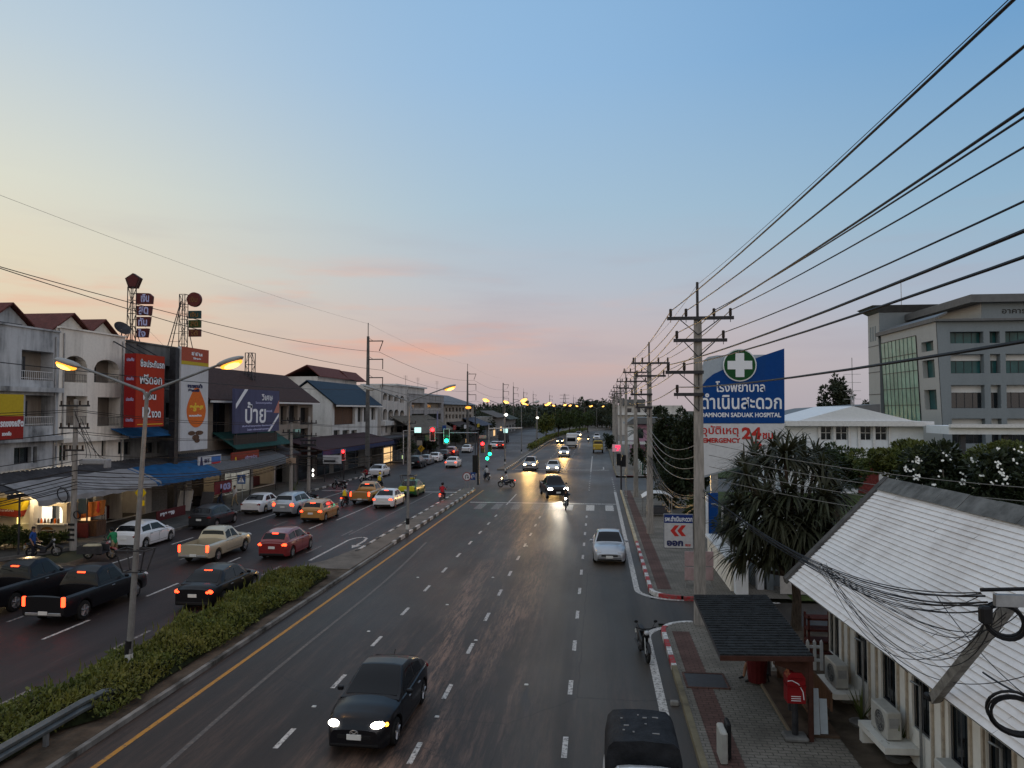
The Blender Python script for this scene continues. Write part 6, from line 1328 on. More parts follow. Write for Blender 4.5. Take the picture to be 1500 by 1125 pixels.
# air conditioners on white ledges
AC_L = ['first air conditioner unit by the picket fence on the white house wall','second air conditioner unit between two windows of the white house','air conditioner unit cut by the bottom picture edge']
def make_ac(label,y):
    t = thing('air_conditioner',label,'air conditioner',(WX - .40,y,.565)); b = MB(); b.bbox((0,0,.33),(.34,.86,.62),.025); b.build('casing',mat('ac_casing',(.42,.41,.38),.6,var=.12,sc=4),t,world=False)
    b = MB(); b.cyl((-.172,-.08,.33),(1,0,0),.235,.012,24); b.build('fan_opening',M_FRAMED,t,world=False); b = MB()
    for q in (.07,.13,.19,.235): b.tube([(-.185,-.08 + q * math.cos(2 * PI * j / 20),.33 + q * math.sin(2 * PI * j / 20)) for j in range(21)],.006,4)
    for k in range(3): an = PI * k / 3; b.tube([(-.187,-.08 - .235 * math.cos(an),.33 - .235 * math.sin(an)),(-.187,-.08 + .235 * math.cos(an),.33 + .235 * math.sin(an))],.007,4)
    b.build('fan_grille',mat('ac_grille',(.25,.25,.24),.6),t,world=False); b = MB(); b.bbox((.0,-.435,.40),(.22,.01,.22),.003); b.build('side_label',mat('grey_label',(.3,.3,.3),.6),t,world=False)
    b = MB(); b.box(-.14,-.1,-.35,-.3,0.001,.02); b.box(-.14,-.1,.3,.35,0.001,.02); b.build('feet',M_TRIM,t,world=False); return t
for i,(u,v) in enumerate(((1226,992),(1299,1062),(1400,1160))):
    p = on_wall(u,v,-.4); H_SET.append(make_ac(AC_L[i],p.y))
    tl = thing('wall_ledge',('white ledge under the air conditioner by the picket fence','white ledge under the second air conditioner','white ledge under the air conditioner at the bottom edge')[i],'ledge',(WX - .45,p.y,.4)); H_SET.append(tl); b = MB(); b.box(WX - .74,WX - .004,p.y - .75,p.y + .75,.42,.56); b.build('slab',M_HOUSE,tl); b = MB(); b.box(WX - .72,WX - .004,p.y + .55,p.y + .73,.1,.418); b.build('side_panel',M_HOUSE,tl)
    t3 = thing('drain_pipe',('grey pipe beside the first air conditioner','grey pipe beside the second air conditioner','grey pipe beside the lowest air conditioner')[i],'pipe',(WX - .06,p.y - 1.0,.1)); H_SET.append(t3); b = MB(); b.tube([(WX - .07,p.y - .95,.1),(WX - .07,p.y - .95,2.0),(WX - .2,p.y - .8,2.05)],.03,6); b.build('pipe',M_STEEL,t3)
for o in H_SET:      # the house stands slightly turned to the road
    d = Vector((o.location.x - EX,o.location.y - GYd,0)); c_,s_ = math.cos(H_ROT),math.sin(H_ROT)
    o.location = (EX + d.x * c_ - d.y * s_,GYd + d.x * s_ + d.y * c_,o.location.z); o.rotation_euler[2] += H_ROT
# picket fence between shelter and house
t = thing('picket_fence','white picket fence between the shelter and the white house','fence',(6.3,23.6,.1)); x = 5.3; k = 0
while x < 6.75: b = MB(); b.slab([(x,23.6,.1),(x + .09,23.6,.1),(x + .09,23.6,.95),(x + .045,23.6,1.02),(x,23.6,.95)],(0,.03,0)); b.build('picket',M_FRAMEW,t); x += .2
b = MB(); b.box(5.3,6.8,23.632,23.67,.35,.43); b.box(5.3,6.8,23.632,23.67,.75,.83); b.build('rails',M_FRAMEW,t)
t = thing('timber_rack','dark red timber rack behind the picket fence','rack',(6.9,24.7,.1)); b = MB()
for k in range(4): b.box(6.6,7.4,24.5,25.0,.3 + k * .35,.36 + k * .35)
for x in (6.6,7.34):
    for y in (24.5,24.94): b.box(x,x + .06,y,y + .06,.1,1.5)
b.build('shelves',mat('dark_red_timber',(.07,.02,.016),.7,var=.3),t); b = MB(); b.bbox((7.0,24.75,.5),(.5,.35,.25),.03); b.build('bundle',M_WOOD,t)
# ------------------------------------------------------------------ bus shelter
t = thing('bus_shelter','timber bus shelter with a dark shingled roof on the near right pavement','bus shelter',(4.4,20.6,.14)); sx0,sx1,sy0,sy1,sz = 2.88,5.02,18.2,23.0,2.17
M_SHING = mat('dark_shingle',(.020,.022,.024),.9,var=.5,sc=5,bump=.7,spec=.2)
def SR(a,c,dz=0): return (sx0 + (sx1 - sx0) * a,sy0 + (sy1 - sy0) * c,sz + .06 * a + .24 * c + dz)
b = MB(); n = 26; rr = random.Random(11)
for i in range(n):
    c0,c1 = i / n,(i + 1) / n; xs_ = [0]
    while xs_[-1] < 1: xs_.append(min(1,xs_[-1] + rr.uniform(.10,.2)))
    for a0,a1 in zip(xs_,xs_[1:]): d = rr.uniform(0,.012); b.add([SR(a0,c0,.03 + d),SR(a1 - .004,c0,.03 + d),SR(a1 - .004,c1,.012),SR(a0,c1,.012),SR(a0,c0,0),SR(a1 - .004,c0,0)],[(0,1,2,3),(4,5,1,0)])
b.build('shingles',M_SHING,t)
b = MB(); b.slab([SR(0,0,-.12),SR(1,0,-.12),SR(1,1,-.12),SR(0,1,-.12)],(0,0,.11)); b.build('roof_deck',M_FRAMED,t)
M_REDW = mat('red_brown_timber',(.055,.024,.018),.65,var=.35,sc=3)
b = MB(); b.slab([SR(0,0,-.11),SR(1,0,-.11),SR(1,0,.0),SR(0,0,.0)],(0,-.05,0)); b.build('fascia',M_REDW,t)
for x,y in ((4.98,20.2),(4.98,22.7),(5.02,18.5)): b = MB(); b.box(x - .055,x + .055,y - .055,y + .055,.14,SR(1,(y - sy0) / (sy1 - sy0))[2] - .12); b.build('post',M_FRAMED if y > 19 else M_REDW,t)
for y in (20.2,22.7): b = MB(); zz = SR(1,(y - sy0) / (sy1 - sy0))[2] - .12; b.tube([(4.95,y,zz - .7),(3.6,y,zz - .06)],.045,4); b.build('brace',M_FRAMED,t)
b = MB(); b.box(4.66,5.74,18.7,23.1,.145,.20); b.build('plinth',mat('brown_plinth',(.075,.05,.035),.8,var=.4,sc=2),t)
b = MB(); b.box(4.60,4.655,18.7,23.1,.145,.215); b.build('plinth_edge',mat('tan_plinth_edge',(.17,.13,.09),.8),t)
b = MB(); b.box(5.15,5.55,18.9,22.9,.50,.56); b.build('bench',M_WOOD,t)
for y in (19.1,20.9,22.6): b = MB(); b.box(5.2,5.5,y - .05,y + .05,.2,.5); b.build('bench_leg',M_WOOD,t)
b = MB(); b.box(5.60,5.64,18.9,22.9,.70,1.15); b.build('back_panel',M_WOOD,t)
b = MB(); b.slab([(4.2,18.44,2.05),(4.96,18.44,2.05),(4.96,18.44,1.15),(4.86,18.44,1.5),(4.6,18.44,1.8),(4.2,18.44,1.92)],(0,.04,0)); b.build('end_bracket',M_REDW,t)
t = thing('folding_board','pale folded board standing at the near end of the shelter','board',(5.2,18.9,.2)); b = MB(); b.slab([(5.1,18.75,.2),(5.3,18.75,.2),(5.3,18.85,1.25),(5.1,18.85,1.25)],(0,.03,0)); b.slab([(5.33,18.8,.2),(5.5,18.8,.2),(5.5,18.88,1.0),(5.33,18.88,1.0)],(0,.03,0)); b.build('panel',mat('pale_board',(.40,.45,.50),.6,var=.1),t)
t = thing('refuse_bin','dark red bin at the far end inside the bus shelter','bin',(4.55,22.2,.2)); b = MB(); b.tube([(0,0,0),(0,0,.75)],[.25,.31],14); b.build('drum',mat('bin_red',(.075,.010,.011),.5,var=.2),t,world=False); b = MB(); b.tube([(0,0,.751),(0,0,.79),(0,0,.86)],[.33,.33,.2],14); b.build('lid',M_FRAMED,t,world=False)
# red collection box on a post
p = gz(1165,1083,.14); t = thing('post_box','bright red box with a white curved line on a dark post','post box',(p.x,p.y,.14)); M_BOXR = mat('box_red',(.20,.010,.013),.4,var=.12)
b = MB(); b.bbox((0,0,.06),(.55,.45,.12),.04); b.build('base',M_CONCD,t,world=False); b = MB(); b.cyl((0,0,.5),(0,0,1),.075,.8,10); b.build('post',M_DSTEEL,t,world=False)
b = MB(); b.slab([(-.21,-.16,.90),(.21,-.16,.90),(.21,-.16,1.50),(.12,-.16,1.62),(-.12,-.16,1.62),(-.21,-.16,1.50)],(0,.34,0)); bx = b.build('box',M_BOXR,t,world=False); b = MB(); b.tube([(-.20,-.165,1.42),(-.1,-.167,1.44),(.05,-.167,1.36),(.15,-.167,1.18),(.17,-.166,1.0)],.012,5); b.build('white_line',M_INKW,t,world=False)
b = MB(); b.box(-.22,.22,-.2,.2,1.30,1.335); b.box(-.14,.14,-.19,-.16,1.46,1.50); b.build('slot_hood',mat('box_red_dark',(.16,.006,.008),.5),t,world=False)
b = MB()
for k in range(3): b.box(-.12,.10,-.166,-.161,.96 + k * .05,.975 + k * .05)
b.build('lettering',M_INKW,t,world=False)
# cover, small bollard, stray block on the near pavement
t = thing('utility_cover','square dark utility cover with a raised rim in the near right pavement','cover',(3.1,22.2,.146)); b = MB(); b.box(-.55,.55,-.55,.55,0,.012); b.build('plate',M_FRAMED,t,world=False); b = MB()
for s in (-1,1): b.box(s * .58 - .03,s * .58 + .03,-.61,.61,0,.03); b.box(-.55,.55,s * .58 - .03,s * .58 + .03,0,.03)
b.build('rim',M_TACT,t,world=False)
p = gz(1058,1112,.14); t = thing('bin_stand','small grey post with a dark cap on the pavement at the bottom edge','post',(p.x,p.y,.14)); b = MB(); b.bbox((0,0,.35),(.16,.6,.7),.03); b.build('stand',mat('pale_stand',(.35,.34,.31),.7),t,world=False); b = MB(); b.bbox((.14,.1,.42),(.1,.4,.8),.03); b.build('cap',M_TRIM,t,world=False)
tag((lambda b: (b.bbox((0,0,.06),(.22,.16,.12),.02),b.build('loose_block',M_CONC,loc=None))[1])(MB()),'small loose concrete block lying in the right gutter','block').location = tuple(gz(988,1033,0))
# ------------------------------------------------------------------ power poles, lines, street lamps, signals
def wire_pts(p,q,sag,n=22):
    p,q = Vector(p),Vector(q); return [p.lerp(q,i / n) - Vector((0,0,4 * sag * (i / n) * (1 - i / n))) for i in range(n + 1)]
def through(p,m,q,n=24):
    """curve through three points"""
    p,m,q = Vector(p),Vector(m),Vector(q); c = 2 * m - (p + q) / 2; return [p * (1 - t) ** 2 + c * 2 * t * (1 - t) + q * t * t for t in [i / n for i in range(n + 1)]]
M_INSUL = mat('brown_insulator',(.03,.02,.018),.3,var=.1)
ARMS_A = [(0.95,1.16,-1.10,(-1.0,-.44,.57,1.16)),(0.0,.92,-.85,(-.78,.90))]
def power_pole(label,x,y,z1,full=True,rod=1.35,lower=True):
    t = thing('power_pole',label,'power pole',(x,y,.1),group='concrete power poles on the right pavement'); b = MB()
    a,c = .21,.13; b.add([(sx * w,sy * w * .8,z) for z,w in ((0,a),(z1,c)) for sx,sy in ((-1,-1),(1,-1),(1,1),(-1,1))],[(0,1,5,4),(1,2,6,5),(2,3,7,6),(3,0,4,7),(4,5,6,7)]); b.build('shaft',M_POLE,t,world=False)
    if rod: b = MB(); b.tube([(0,.02,z1 - .6),(0,.02,z1 + rod)],.05,6); b.build('top_rod',M_DSTEEL,t,world=False)
    def arm(z,xa,xb,pins,dy=-.17):
        b = MB(); b.box(xa - .08,xb + .08,dy - .06,dy + .06,z - .06,z + .06); b.tube([(xa * .62 if abs(xa) > .4 else 0,dy,z - .06),(0,dy,z - .62)],.025,4); b.tube([(xb * .62 if abs(xb) > .4 else 0,dy,z - .06),(0,dy,z - .62)],.025,4); ar = b.build('crossarm',M_DSTEEL,t,world=False)
        for px in pins:
            b = MB(); b.tube([(px,dy,z + .06),(px,dy,z + .10),(px,dy,z + .34),(px,dy,z + .36)],[.03,.055,.055,.03],8); b.tube([(px,dy,z - .16),(px,dy,z - .06)],.015,4); b.build('insulator',M_INSUL,ar,world=False)
    zt = z1 - .02
    arm(zt,-1.05,1.2,(-1.0,-.44,.57,1.16)); arm(zt - .82,-.82,.95,(-.78,.90))
    if lower: arm(zt - 2.0,-1.12,.1,(-1.10,-.52)); arm(zt - 2.82,-.82,.1,(-.78,))
    return t
PP = [(3.74,28.0,gy(1020,470,28).z)] + [(3.35,48.0,gy(946,534,48).z),(3.5,68,11.3),(3.5,90,11.3),(3.55,112,11.2),(3.6,134,11.2),(3.7,158,11.2),(4.0,184,11),(5.2,212,11),(7.8,242,11)]
P0 = (5.1,-12.0,11.6)
PL = ['nearest tall concrete power pole beside the bus shelter roof','second concrete power pole beyond the exit sign','third power pole on the right before the side street','fourth power pole on the right just past the side street'] + ['one of the far power poles lined up along the right kerb'] * 6
for (x,y,z),l in zip(PP,PL): power_pole(l,x,y,z,lower=y < 60)
CH = [P0] + PP
def line(label,off,dz,r,sag=.22,i0=0,i1=None,m=None,name='power_line',dy=-.17):
    pts = []
    for (x0,y0,z0),(x1,y1,z1) in list(zip(CH,CH[1:]))[i0:i1]:
        w = wire_pts((x0 + off,y0 + dy,z0 + dz),(x1 + off,y1 + dy,z1 + dz),sag * (abs(y1 - y0) / 22) ** 1.0,14); pts += w if not pts else w[1:]
    b = MB(); b.tube(pts,r,5); o = b.build(name,m or M_WIRE,loc=pts[0]); return tag(o,label,'cable','overhead power lines on the right')
ORD = ('outermost left','inner left','inner right','outermost right')
for o_,w in zip((-1.0,-.44,.57,1.16),ORD): line('overhead wire on the %s pin of the top crossarms' % w,o_,.35,.017)
line('overhead wire on the left pin of the second crossarms',-.78,-.47,.017); line('overhead wire on the right pin of the second crossarms',.90,-.47,.017)
line('overhead wire on the outer pin of the third crossarms on the left',-1.10,-1.65,.019,i1=3); line('overhead wire on the inner pin of the third crossarms on the left',-.52,-1.65,.019,i1=3); line('lowest overhead wire on the short bottom crossarms',-.78,-2.47,.019,i1=3)
line('thin earth wire along the tips of the pole rods',0,1.35,.007,dy=.02)
# low voltage and telephone cables between the right poles
def cable(label,pts,r,m=None,group=None,name='cable'):
    b = MB(); b.tube(pts,r,5); return tag(b.build(name,m or M_WIRE,loc=pts[0]),label,'cable',group)
G_LV = 'low cables between the right poles'
for k in range(4):
    za,zb_ = 6.75 - .42 * k,6.5 - .36 * k
    cable('pale low cable number %s from the top between the two nearest poles' % ('first','second','third','fourth')[k],wire_pts((3.7,27.9,za),(3.25,48,zb_ + .5),.75,16),.014,M_WIREL,G_LV)
    q = gy(1620,722 + 21 * k,21); cable('pale service cable crossing over the house roof, %s from the top' % ('first','second','third','fourth')[k],wire_pts((4.1,27.9,za),q,.25,16),.011,M_WIREL,'service cables over the house roof')
AEY = 10.2; AE = gy(1440,872,AEY); SR_ = random.Random(21)
for k in range(9):
    d = Vector((SR_.uniform(-.05,.1),SR_.uniform(-.1,.1),SR_.uniform(-.14,.14))); a = Vector((3.9,27.8,4.95)) + d * 1.4
    m = Vector(gx(1185 + k * 3,818 + k * 3.2,5.25 + .03 * k)); e = AE + Vector((0,0,-.02 * k)) + d * .7; cable('black telephone cable in the sagging bundle across the house roof',through(a,m,e),SR_.choice((.008,.010,.014)),None,'sagging telephone cable bundle')
    e2 = Vector((3.3,48,5.0)) + d * 2; cable('dark telephone cable in the bundle beside the dark trees',wire_pts(a,e2,1.0 + .12 * k,16),.014,None,'telephone cables between the two nearest poles')
for k in range(13):     # the fan of slack drops hanging from the splice point
    s = gx(1200 + SR_.uniform(-6,16),828 + SR_.uniform(-4,10),5.3); m = Vector(gx(SR_.uniform(1290,1400),SR_.uniform(880,985),5.5)); e = AE + Vector((SR_.uniform(0,.25),SR_.uniform(-.4,.3),SR_.uniform(-.35,-.05)))
    cable('slack black drop cable fanning out over the house roof',through(s,m,e),SR_.choice((.004,.005,.007)),None,'slack drop cables over the house roof')
for (u1,v1,u2,v2,u3,v3,l) in ((1208,832,1255,900,1297,948,'thin drop cable running down to the eave, upper one'),(1212,834,1275,925,1330,985,'thin drop cable running down to the eave, lower one'),(1297,950,1385,998,1520,985,'thin loop of cable crossing the concrete brace'),(1370,870,1440,960,1530,1040,'thin cable hanging right of the concrete brace')):
    cable(l,through(gx(u1,v1,5.6),gx(u2,v2,5.9),gx(u3,v3,5.7)),.007)
# cable bracket with coils, concrete brace
t = thing('cable_bracket','grey cross arm carrying black cables and coils at the right picture edge','bracket',tuple(gy(1475,876,AEY))); a,c = gy(1452,884,AEY),gy(1600,872,AEY)
b = MB(); b.box(a.x,c.x,AEY - .12,AEY - .04,a.z - .01,c.z); b.build('cross_arm',M_STEEL,t); b = MB(); b.bbox((a.x - .12,AEY - .1,a.z - .12),(.15,.12,.22),.03); b.tube([(a.x - .1,AEY + .05,c.z + .02),(a.x + .4,AEY + .03,c.z + .05),(c.x,AEY,c.z + .03)],.028,6); b.build('splice_box',M_TRIM,t)
def coil(c,ax,r,n,m=M_WIRE,wr=.012,seed=1):
    rr = random.Random(seed); b = MB()
    for k in range(n):
        q = r * rr.uniform(.86,1.06); ph = rr.uniform(0,6); o = Vector(ax).normalized() * rr.uniform(-.06,.06); e1 = Vector(ax).orthogonal().normalized(); e2 = Vector(ax).normalized().cross(e1)
        b.tube([Vector(c) + o + (e1 * math.cos(2 * PI * j / 22 + ph) + e2 * math.sin(2 * PI * j / 22 + ph) * 1.15) * q for j in range(23)],wr,5)
    return b
ck = coil(gy(1471,909,AEY),(.35,1,.15),.21,9).build('cable_coil',M_WIRE,loc=gy(1471,909,AEY)); tag(ck,'black cable coil hanging under the grey cross arm','cable coil')
ck = coil(gy(1488,1047,8.6),(.3,1,.4),.24,8,seed=4).build('cable_coil',M_WIRE,loc=gy(1488,1047,8.6)); tag(ck,'black cable coil at the right edge above the roof eave','cable coil')
cable('cable from which the lower coil hangs',wire_pts(gy(1440,985,9.6),gy(1560,1040,8.0),.05),.012)
p0,p1 = gx(1368,1024,6.02),gy(1486,878,10.6); d = (p1 - p0); t = thing('pole_brace','weathered concrete brace slanting from the roof eave up to the cross arm','brace',tuple(p0)); b = MB(); e1 = d.normalized().cross(Vector((0,1,0))).normalized() * .078; e2 = d.normalized().cross(e1).normalized() * .078
q = [(-1,-1),(1,-1),(1,1),(-1,1)]; b.add([p0 + e1 * i + e2 * j for i,j in q] + [p1 + e1 * i * .85 + e2 * j * .85 for i,j in q],[(3,2,1,0),(4,5,6,7),(0,1,5,4),(1,2,6,5),(2,3,7,6),(3,0,4,7)]); b.build('beam',mat('lichen_concrete',(.23,.22,.205),.9,var=.4,sc=5,bump=.4),t); b = MB(); b.bbox(tuple(p0 + Vector((0,.02,.03))),(.28,.2,.12),.03); b.build('shoe',M_TRIM,t)
# ------------------------------------------------------------------ left: transmission poles with their lines, low pole line
def tall_pole(label,x,y,top,spike=True,s=1.0):
    t = thing('transmission_pole',label,'power pole',(x,y,.1),group='tall transmission poles along the left pavement'); b = MB(); b.add([(sx * w,sy * w,z) for z,w in ((0,.26),(top,.13)) for sx,sy in ((-1,-1),(1,-1),(1,1),(-1,1))],[(0,1,5,4),(1,2,6,5),(2,3,7,6),(3,0,4,7),(4,5,6,7)]); b.build('shaft',mat('dark_pole',(.10,.095,.09),.85,var=.3,sc=2),t,world=False)
    if spike: b = MB(); b.tube([(0,0,top - .3),(0,0,top + 1.7)],.055,5); b.build('top_spike',M_DSTEEL,t,world=False)
    for k in range(3):
        z = top - .6 - 2.3 * k; b = MB(); b.box(0,1.95,-.06,.06,z - .06,z + .06); b.tube([(0,0,z + .45),(.6,0,z + .05)],.03,4); ar = b.build('arm',M_DSTEEL,t,world=False); b = MB(); e = (1.9 - (.45 if k == 0 else 0),0,z - 1.25)
        b.tube([(1.9,0,z - .06),e],.06,6); b.build('insulator_string',M_INSUL,ar,world=False)
    return t
TP = []
for i,(x,y,top) in enumerate(((-28.5,90,17.1),(-28.5,162,16.4))): tall_pole(('nearest tall slender transmission pole beside the arcade house','second tall transmission pole above the hotel like building')[i],x,y,top); TP.append((x,y,top))
for (u,v) in ((737,561),(752,566),(767,574),(781,577),(805,579),(840,582)):
    d = 9.0 * F / (600 - v); r = ray(u,600); y = d; x = r.x / r.y * d; tall_pole('one of the far transmission poles on the dusk skyline',x,y,17.0,u != 737); TP.append((x,y,17.0))
TP0 = (-28.5,16.0,17.1); ch = [TP0] + TP[:3]
for k,w in enumerate(('highest','middle','lowest')):
    pts = []
    for (x0,y0,z0),(x1,y1,z1) in zip(ch,ch[1:]):
        o = lambda z: z - .6 - 2.3 * k - 1.28; ws = wire_pts((x0 + (1.45 if k == 0 else 1.9),y0,o(z0) + (2.6 if k == 1 and y0 < 20 else 0)),(x1 + (1.45 if k == 0 else 1.9),y1,o(z1)),1.1 if k < 2 else .8,18); pts += ws if not pts else ws[1:]
    b = MB(); b.tube(pts,.022,5); tag(b.build('power_line',M_WIRE,loc=pts[0]),'%s of the long wires on the left transmission poles' % w,'cable','long wires on the left transmission poles')
pts = []
for (x0,y0,z0),(x1,y1,z1) in zip(ch,ch[1:]): ws = wire_pts((x0,y0,z0 + 1.7),(x1,y1,z1 + 1.7),.7,18); pts += ws if not pts else ws[1:]
b = MB(); b.tube(pts,.009,4); tag(b.build('power_line',M_WIREL,loc=pts[0]),'thin high earth wire on the left transmission pole tips','cable')
x,y = (816 - 874) / 900 * 900,900; p = gy(827,600,620); t = thing('lattice_pylon','pale lattice pylon far off on the horizon between the pole tops','pylon',(p.x,p.y,0)); b = MB(); zt = gy(827,577,620).z; lattice(b,p.x,p.y,0,zt,5,.8,.14,3)
for k in range(3): b.tube([(p.x - 4,p.y,zt - 1 - 3 * k),(p.x + 4,p.y,zt - 1 - 3 * k)],.18,4)
b.build('lattice',mat('far_steel',(.12,.115,.12),.7),t)
def street_pole(label,u,vb,vt,arms,coilz=None,x=None):
    p = gz(u,vb,.12); zt = gy(u,vt,p.y).z; t = thing('utility_pole',label,'utility pole',(p.x,p.y,.12),group='low utility poles along the left kerb'); b = MB(); b.tube([(0,0,0),(0,0,zt)],[.18,.11],10); b.build('shaft',M_POLE,t,world=False)
    for z,w in arms: b = MB(); b.box(-.06,.06,-w,w,z - .05,z + .05) if False else b.box(-w,w,-.16,-.06,z - .05,z + .05); ar = b.build('crossarm',M_DSTEEL,t,world=False); [(lambda q: (q.tube([(s * w * .9,-.11,z + .05),(s * w * .9,-.11,z + .28)],.05,6),q.build('insulator',M_INSUL,ar,world=False)))(MB()) for s in (-1,-.4,.4,1)]
    return t,p,zt
t,p,zt = street_pole('near left utility pole with cable coils and grey boxes beside the food stall',107,806,588,((8.1,.9),(6.85,.9),(5.6,.6)))
b = MB(); b.bbox((1.1,0,4.95),(1.5,.35,.28),.05); b.bbox((1.9,.1,4.85),(.25,.4,.5),.05); b.build('cable_boxes',mat('grey_box',(.26,.26,.27),.6),t,world=False); b = MB(); b.bbox((.42,.1,2.45),(.34,.3,.85),.04); b.build('meter_box',mat('green_grey_box',(.06,.07,.06),.6),t,world=False)
coil((-.55,-.15,3.1),(.2,1,.1),.38,6,seed=8).build('cable_coil',M_WIRE,t,world=False); coil((.35,-.2,2.0),(.1,1,0),.2,5,seed=9).build('cable_coil',M_WIRE,t,world=False)
b = MB()
for k in range(4): b.box(-.2,.2,-.2,-.185,.55 + k * .28,.68 + k * .28)
b.build('warning_stripes',M_TRIM,t,world=False)
UP = [(p.x,p.y,zt)]
t,p,zt = street_pole('middle left utility pole beside the green awning shops',426,728,620,((6.9,.9),(5.8,.8))); UP.append((p.x,p.y,zt)); b = MB(); b.bbox((.1,-.3,3.3),(.9,.1,.5),.02); b.build('pole_sign',mat('tan_pole_sign',(.35,.25,.18),.6),t,world=False)
t,p,zt = street_pole('dark utility pole left of the navy roofed house',452,722,612,((6.6,.8),(5.4,.8),(4.6,.7))); b = MB()
for k in range(4): b.box(-.8,.8,-.2,-.1,3.4 + k * .5,3.55 + k * .5)
b.build('cable_ladder',M_DSTEEL,t,world=False)
t,p,zt = street_pole('far left utility pole past the junction',600,694,622,((6.2,.8),)); UP.append((p.x,p.y,zt))
SR_ = random.Random(33); UC = [(UP[0][0] - .6,UP[0][1] - 34,UP[0][2])] + UP
for k in range(13):
    z = (8.0,7.9,6.75,6.7,5.5,5.2,4.6,4.3,4.1,3.95,3.8,3.7,3.55)[k]; o = SR_.uniform(-.7,.7) if k < 6 else SR_.uniform(-.15,.25); pts = []
    for i,((x0,y0,z0),(x1,y1,z1)) in enumerate(zip(UC,UC[1:])):
        f = lambda j: z * (1,1,.86,.78)[j]; ws = wire_pts((x0 + o,y0 - .1,f(i)),(x1 + o,y1 - .1,f(i + 1)),(.35 + .05 * k if k < 6 else .7 + SR_.uniform(-.2,.3)),14); pts += ws if not pts else ws[1:]
    b = MB(); b.tube(pts,.022 if k < 6 else SR_.choice((.02,.028,.035)),4); tag(b.build('cable',M_WIRE,loc=pts[0]),'dark cable strung between the low left poles in front of the canopies','cable','cables between the low left poles')
for k in range(5):
    a = Vector((UP[0][0] + SR_.uniform(-.4,.8),UP[0][1] - .1,8.0 - .25 * k)); e = Vector((UP[0][0] + .8 + .3 * k,UP[0][1] - .2,5.3)); cable('loose jumper cable hanging on the near left pole',through(a,(a + e) / 2 + Vector((.3,0,-.5)),e),.015,None,'jumper cables on the near left pole')
# ------------------------------------------------------------------ street lamps on the median
def street_lamp(label,x,y,lean,lit,h=8.35,basket=True,light=420,s=1.0,far=False,side=2.75):
    t = thing('street_lamp',label,'street lamp',(x,y,.16),group='double armed street lamps'); top = Vector((lean,0,h)); b = MB(); b.tube([(0,0,0),(lean * .35,0,3.0),top],[.10,.085,.055],10); b.build('pole',mat('lamp_pole_grey',(.20,.20,.20),.55,.4,var=.2),t,world=False)
    b = MB(); b.tube([(0,0,.55),(lean * .07,0,.95)],.115,10); b.build('black_band',M_TRIM,t,world=False); b = MB(); b.tube([(lean * .02,0,.25),(lean * .05,0,.56)],.113,10); b.build('white_band',mat('band_white',(.5,.5,.48),.6),t,world=False)
    if basket:
        b = MB(); z0,z1,a,c = 3.0,3.65,.28,.46; cxx = lean * .36
        for z,w in ((z0,a),(z1,c)):
            for k in range(4): q = [(-1,-1),(1,-1),(1,1),(-1,1)]; b.tube([(cxx + q[k][0] * w,q[k][1] * w * .6,z),(cxx + q[(k + 1) % 4][0] * w,q[(k + 1) % 4][1] * w * .6,z)],.022,4)
        for k in range(4): q = [(-1,-1),(1,-1),(1,1),(-1,1)][k]; b.tube([(cxx + q[0] * a,q[1] * a * .6,z0),(cxx + q[0] * c,q[1] * c * .6,z1)],.022,4); b.tube([(cxx,0,z1),(cxx + q[0] * c,q[1] * c * .6,z1)],.018,4)
        b.build('planter_frame',M_DSTEEL,t,world=False)
    for i,sx in enumerate((-1,1)):
        b = MB(); e = top + Vector((sx * (side - .55),0,.80)); b.tube([top - Vector((0,0,.15)),top + Vector((sx * .12,0,.05)),e],[.05,.045,.035],8); ar = b.build('arm',mat('lamp_pole_grey',(.2,.2,.2),.55),t,world=False)
        b = MB(); b.x = Matrix.Translation(e + Vector((sx * .42,0,.10))) @ Matrix.Rotation(-sx * R(17),4,'Y'); b.ball((0,0,.03),(.46,.17,.10),nu=14,nv=8); hd = b.build('lamp_head',mat('lamp_head_grey',(.28,.28,.28),.5),ar,smooth=True,world=False)
        b = MB(); b.x = Matrix.Translation(e + Vector((sx * .46,0,.05))) @ Matrix.Rotation(-sx * R(17),4,'Y'); b.ball((0,0,-.015 if not far else -.04),(.36,.145,.105) if not far else (.5,.3,.22),nu=14,nv=8); b.build('lamp_glass',(M_SODIUMF if far else M_SODIUM) if lit[i] else mat('lamp_glass_off',(.45,.45,.43),.3),ar,smooth=True,world=False)  # far glass is oversized to stand in for the lamp's glow
        if lit[i]: b = MB(); b.x = Matrix.Translation(e + Vector((sx * .48,0,.05))) @ Matrix.Rotation(-sx * R(17),4,'Y'); b.ball((0,-.03,-.045 if not far else -.09),(.27,.125,.095) if not far else (.34,.30,.19),nu=14,nv=8); b.build('lamp_bulb',M_BULB,ar,smooth=True,world=False)
        if lit[i] and light:
            l = bpy.data.lights.new('lamp_light','SPOT'); l.energy = light; l.color = (1,.50,.16); l.spot_size = R(150); l.spot_blend = .6; l.shadow_soft_size = .2; o = bpy.data.objects.new('lamp_light',l); COL.objects.link(o); o.parent = t; o.location = e + Vector((sx * .45,0,-.16))
    return t
p = gz(187.5,985,.16); street_lamp('nearest leaning double street lamp in the hedge with both lamps glowing orange',p.x,p.y,.46,(1,1),light=260)
p = gz(597,781,.16); street_lamp('second double street lamp on the narrow median with one lamp glowing',p.x,p.y,.05,(0,1),light=700)
street_lamp('double street lamp just beyond the junction',-12.8,103,0,(1,1),basket=False,light=1500,far=True); street_lamp('double street lamp further down the median with one lamp lit',-13.0,128,0,(1,0),basket=False,light=900,far=True)
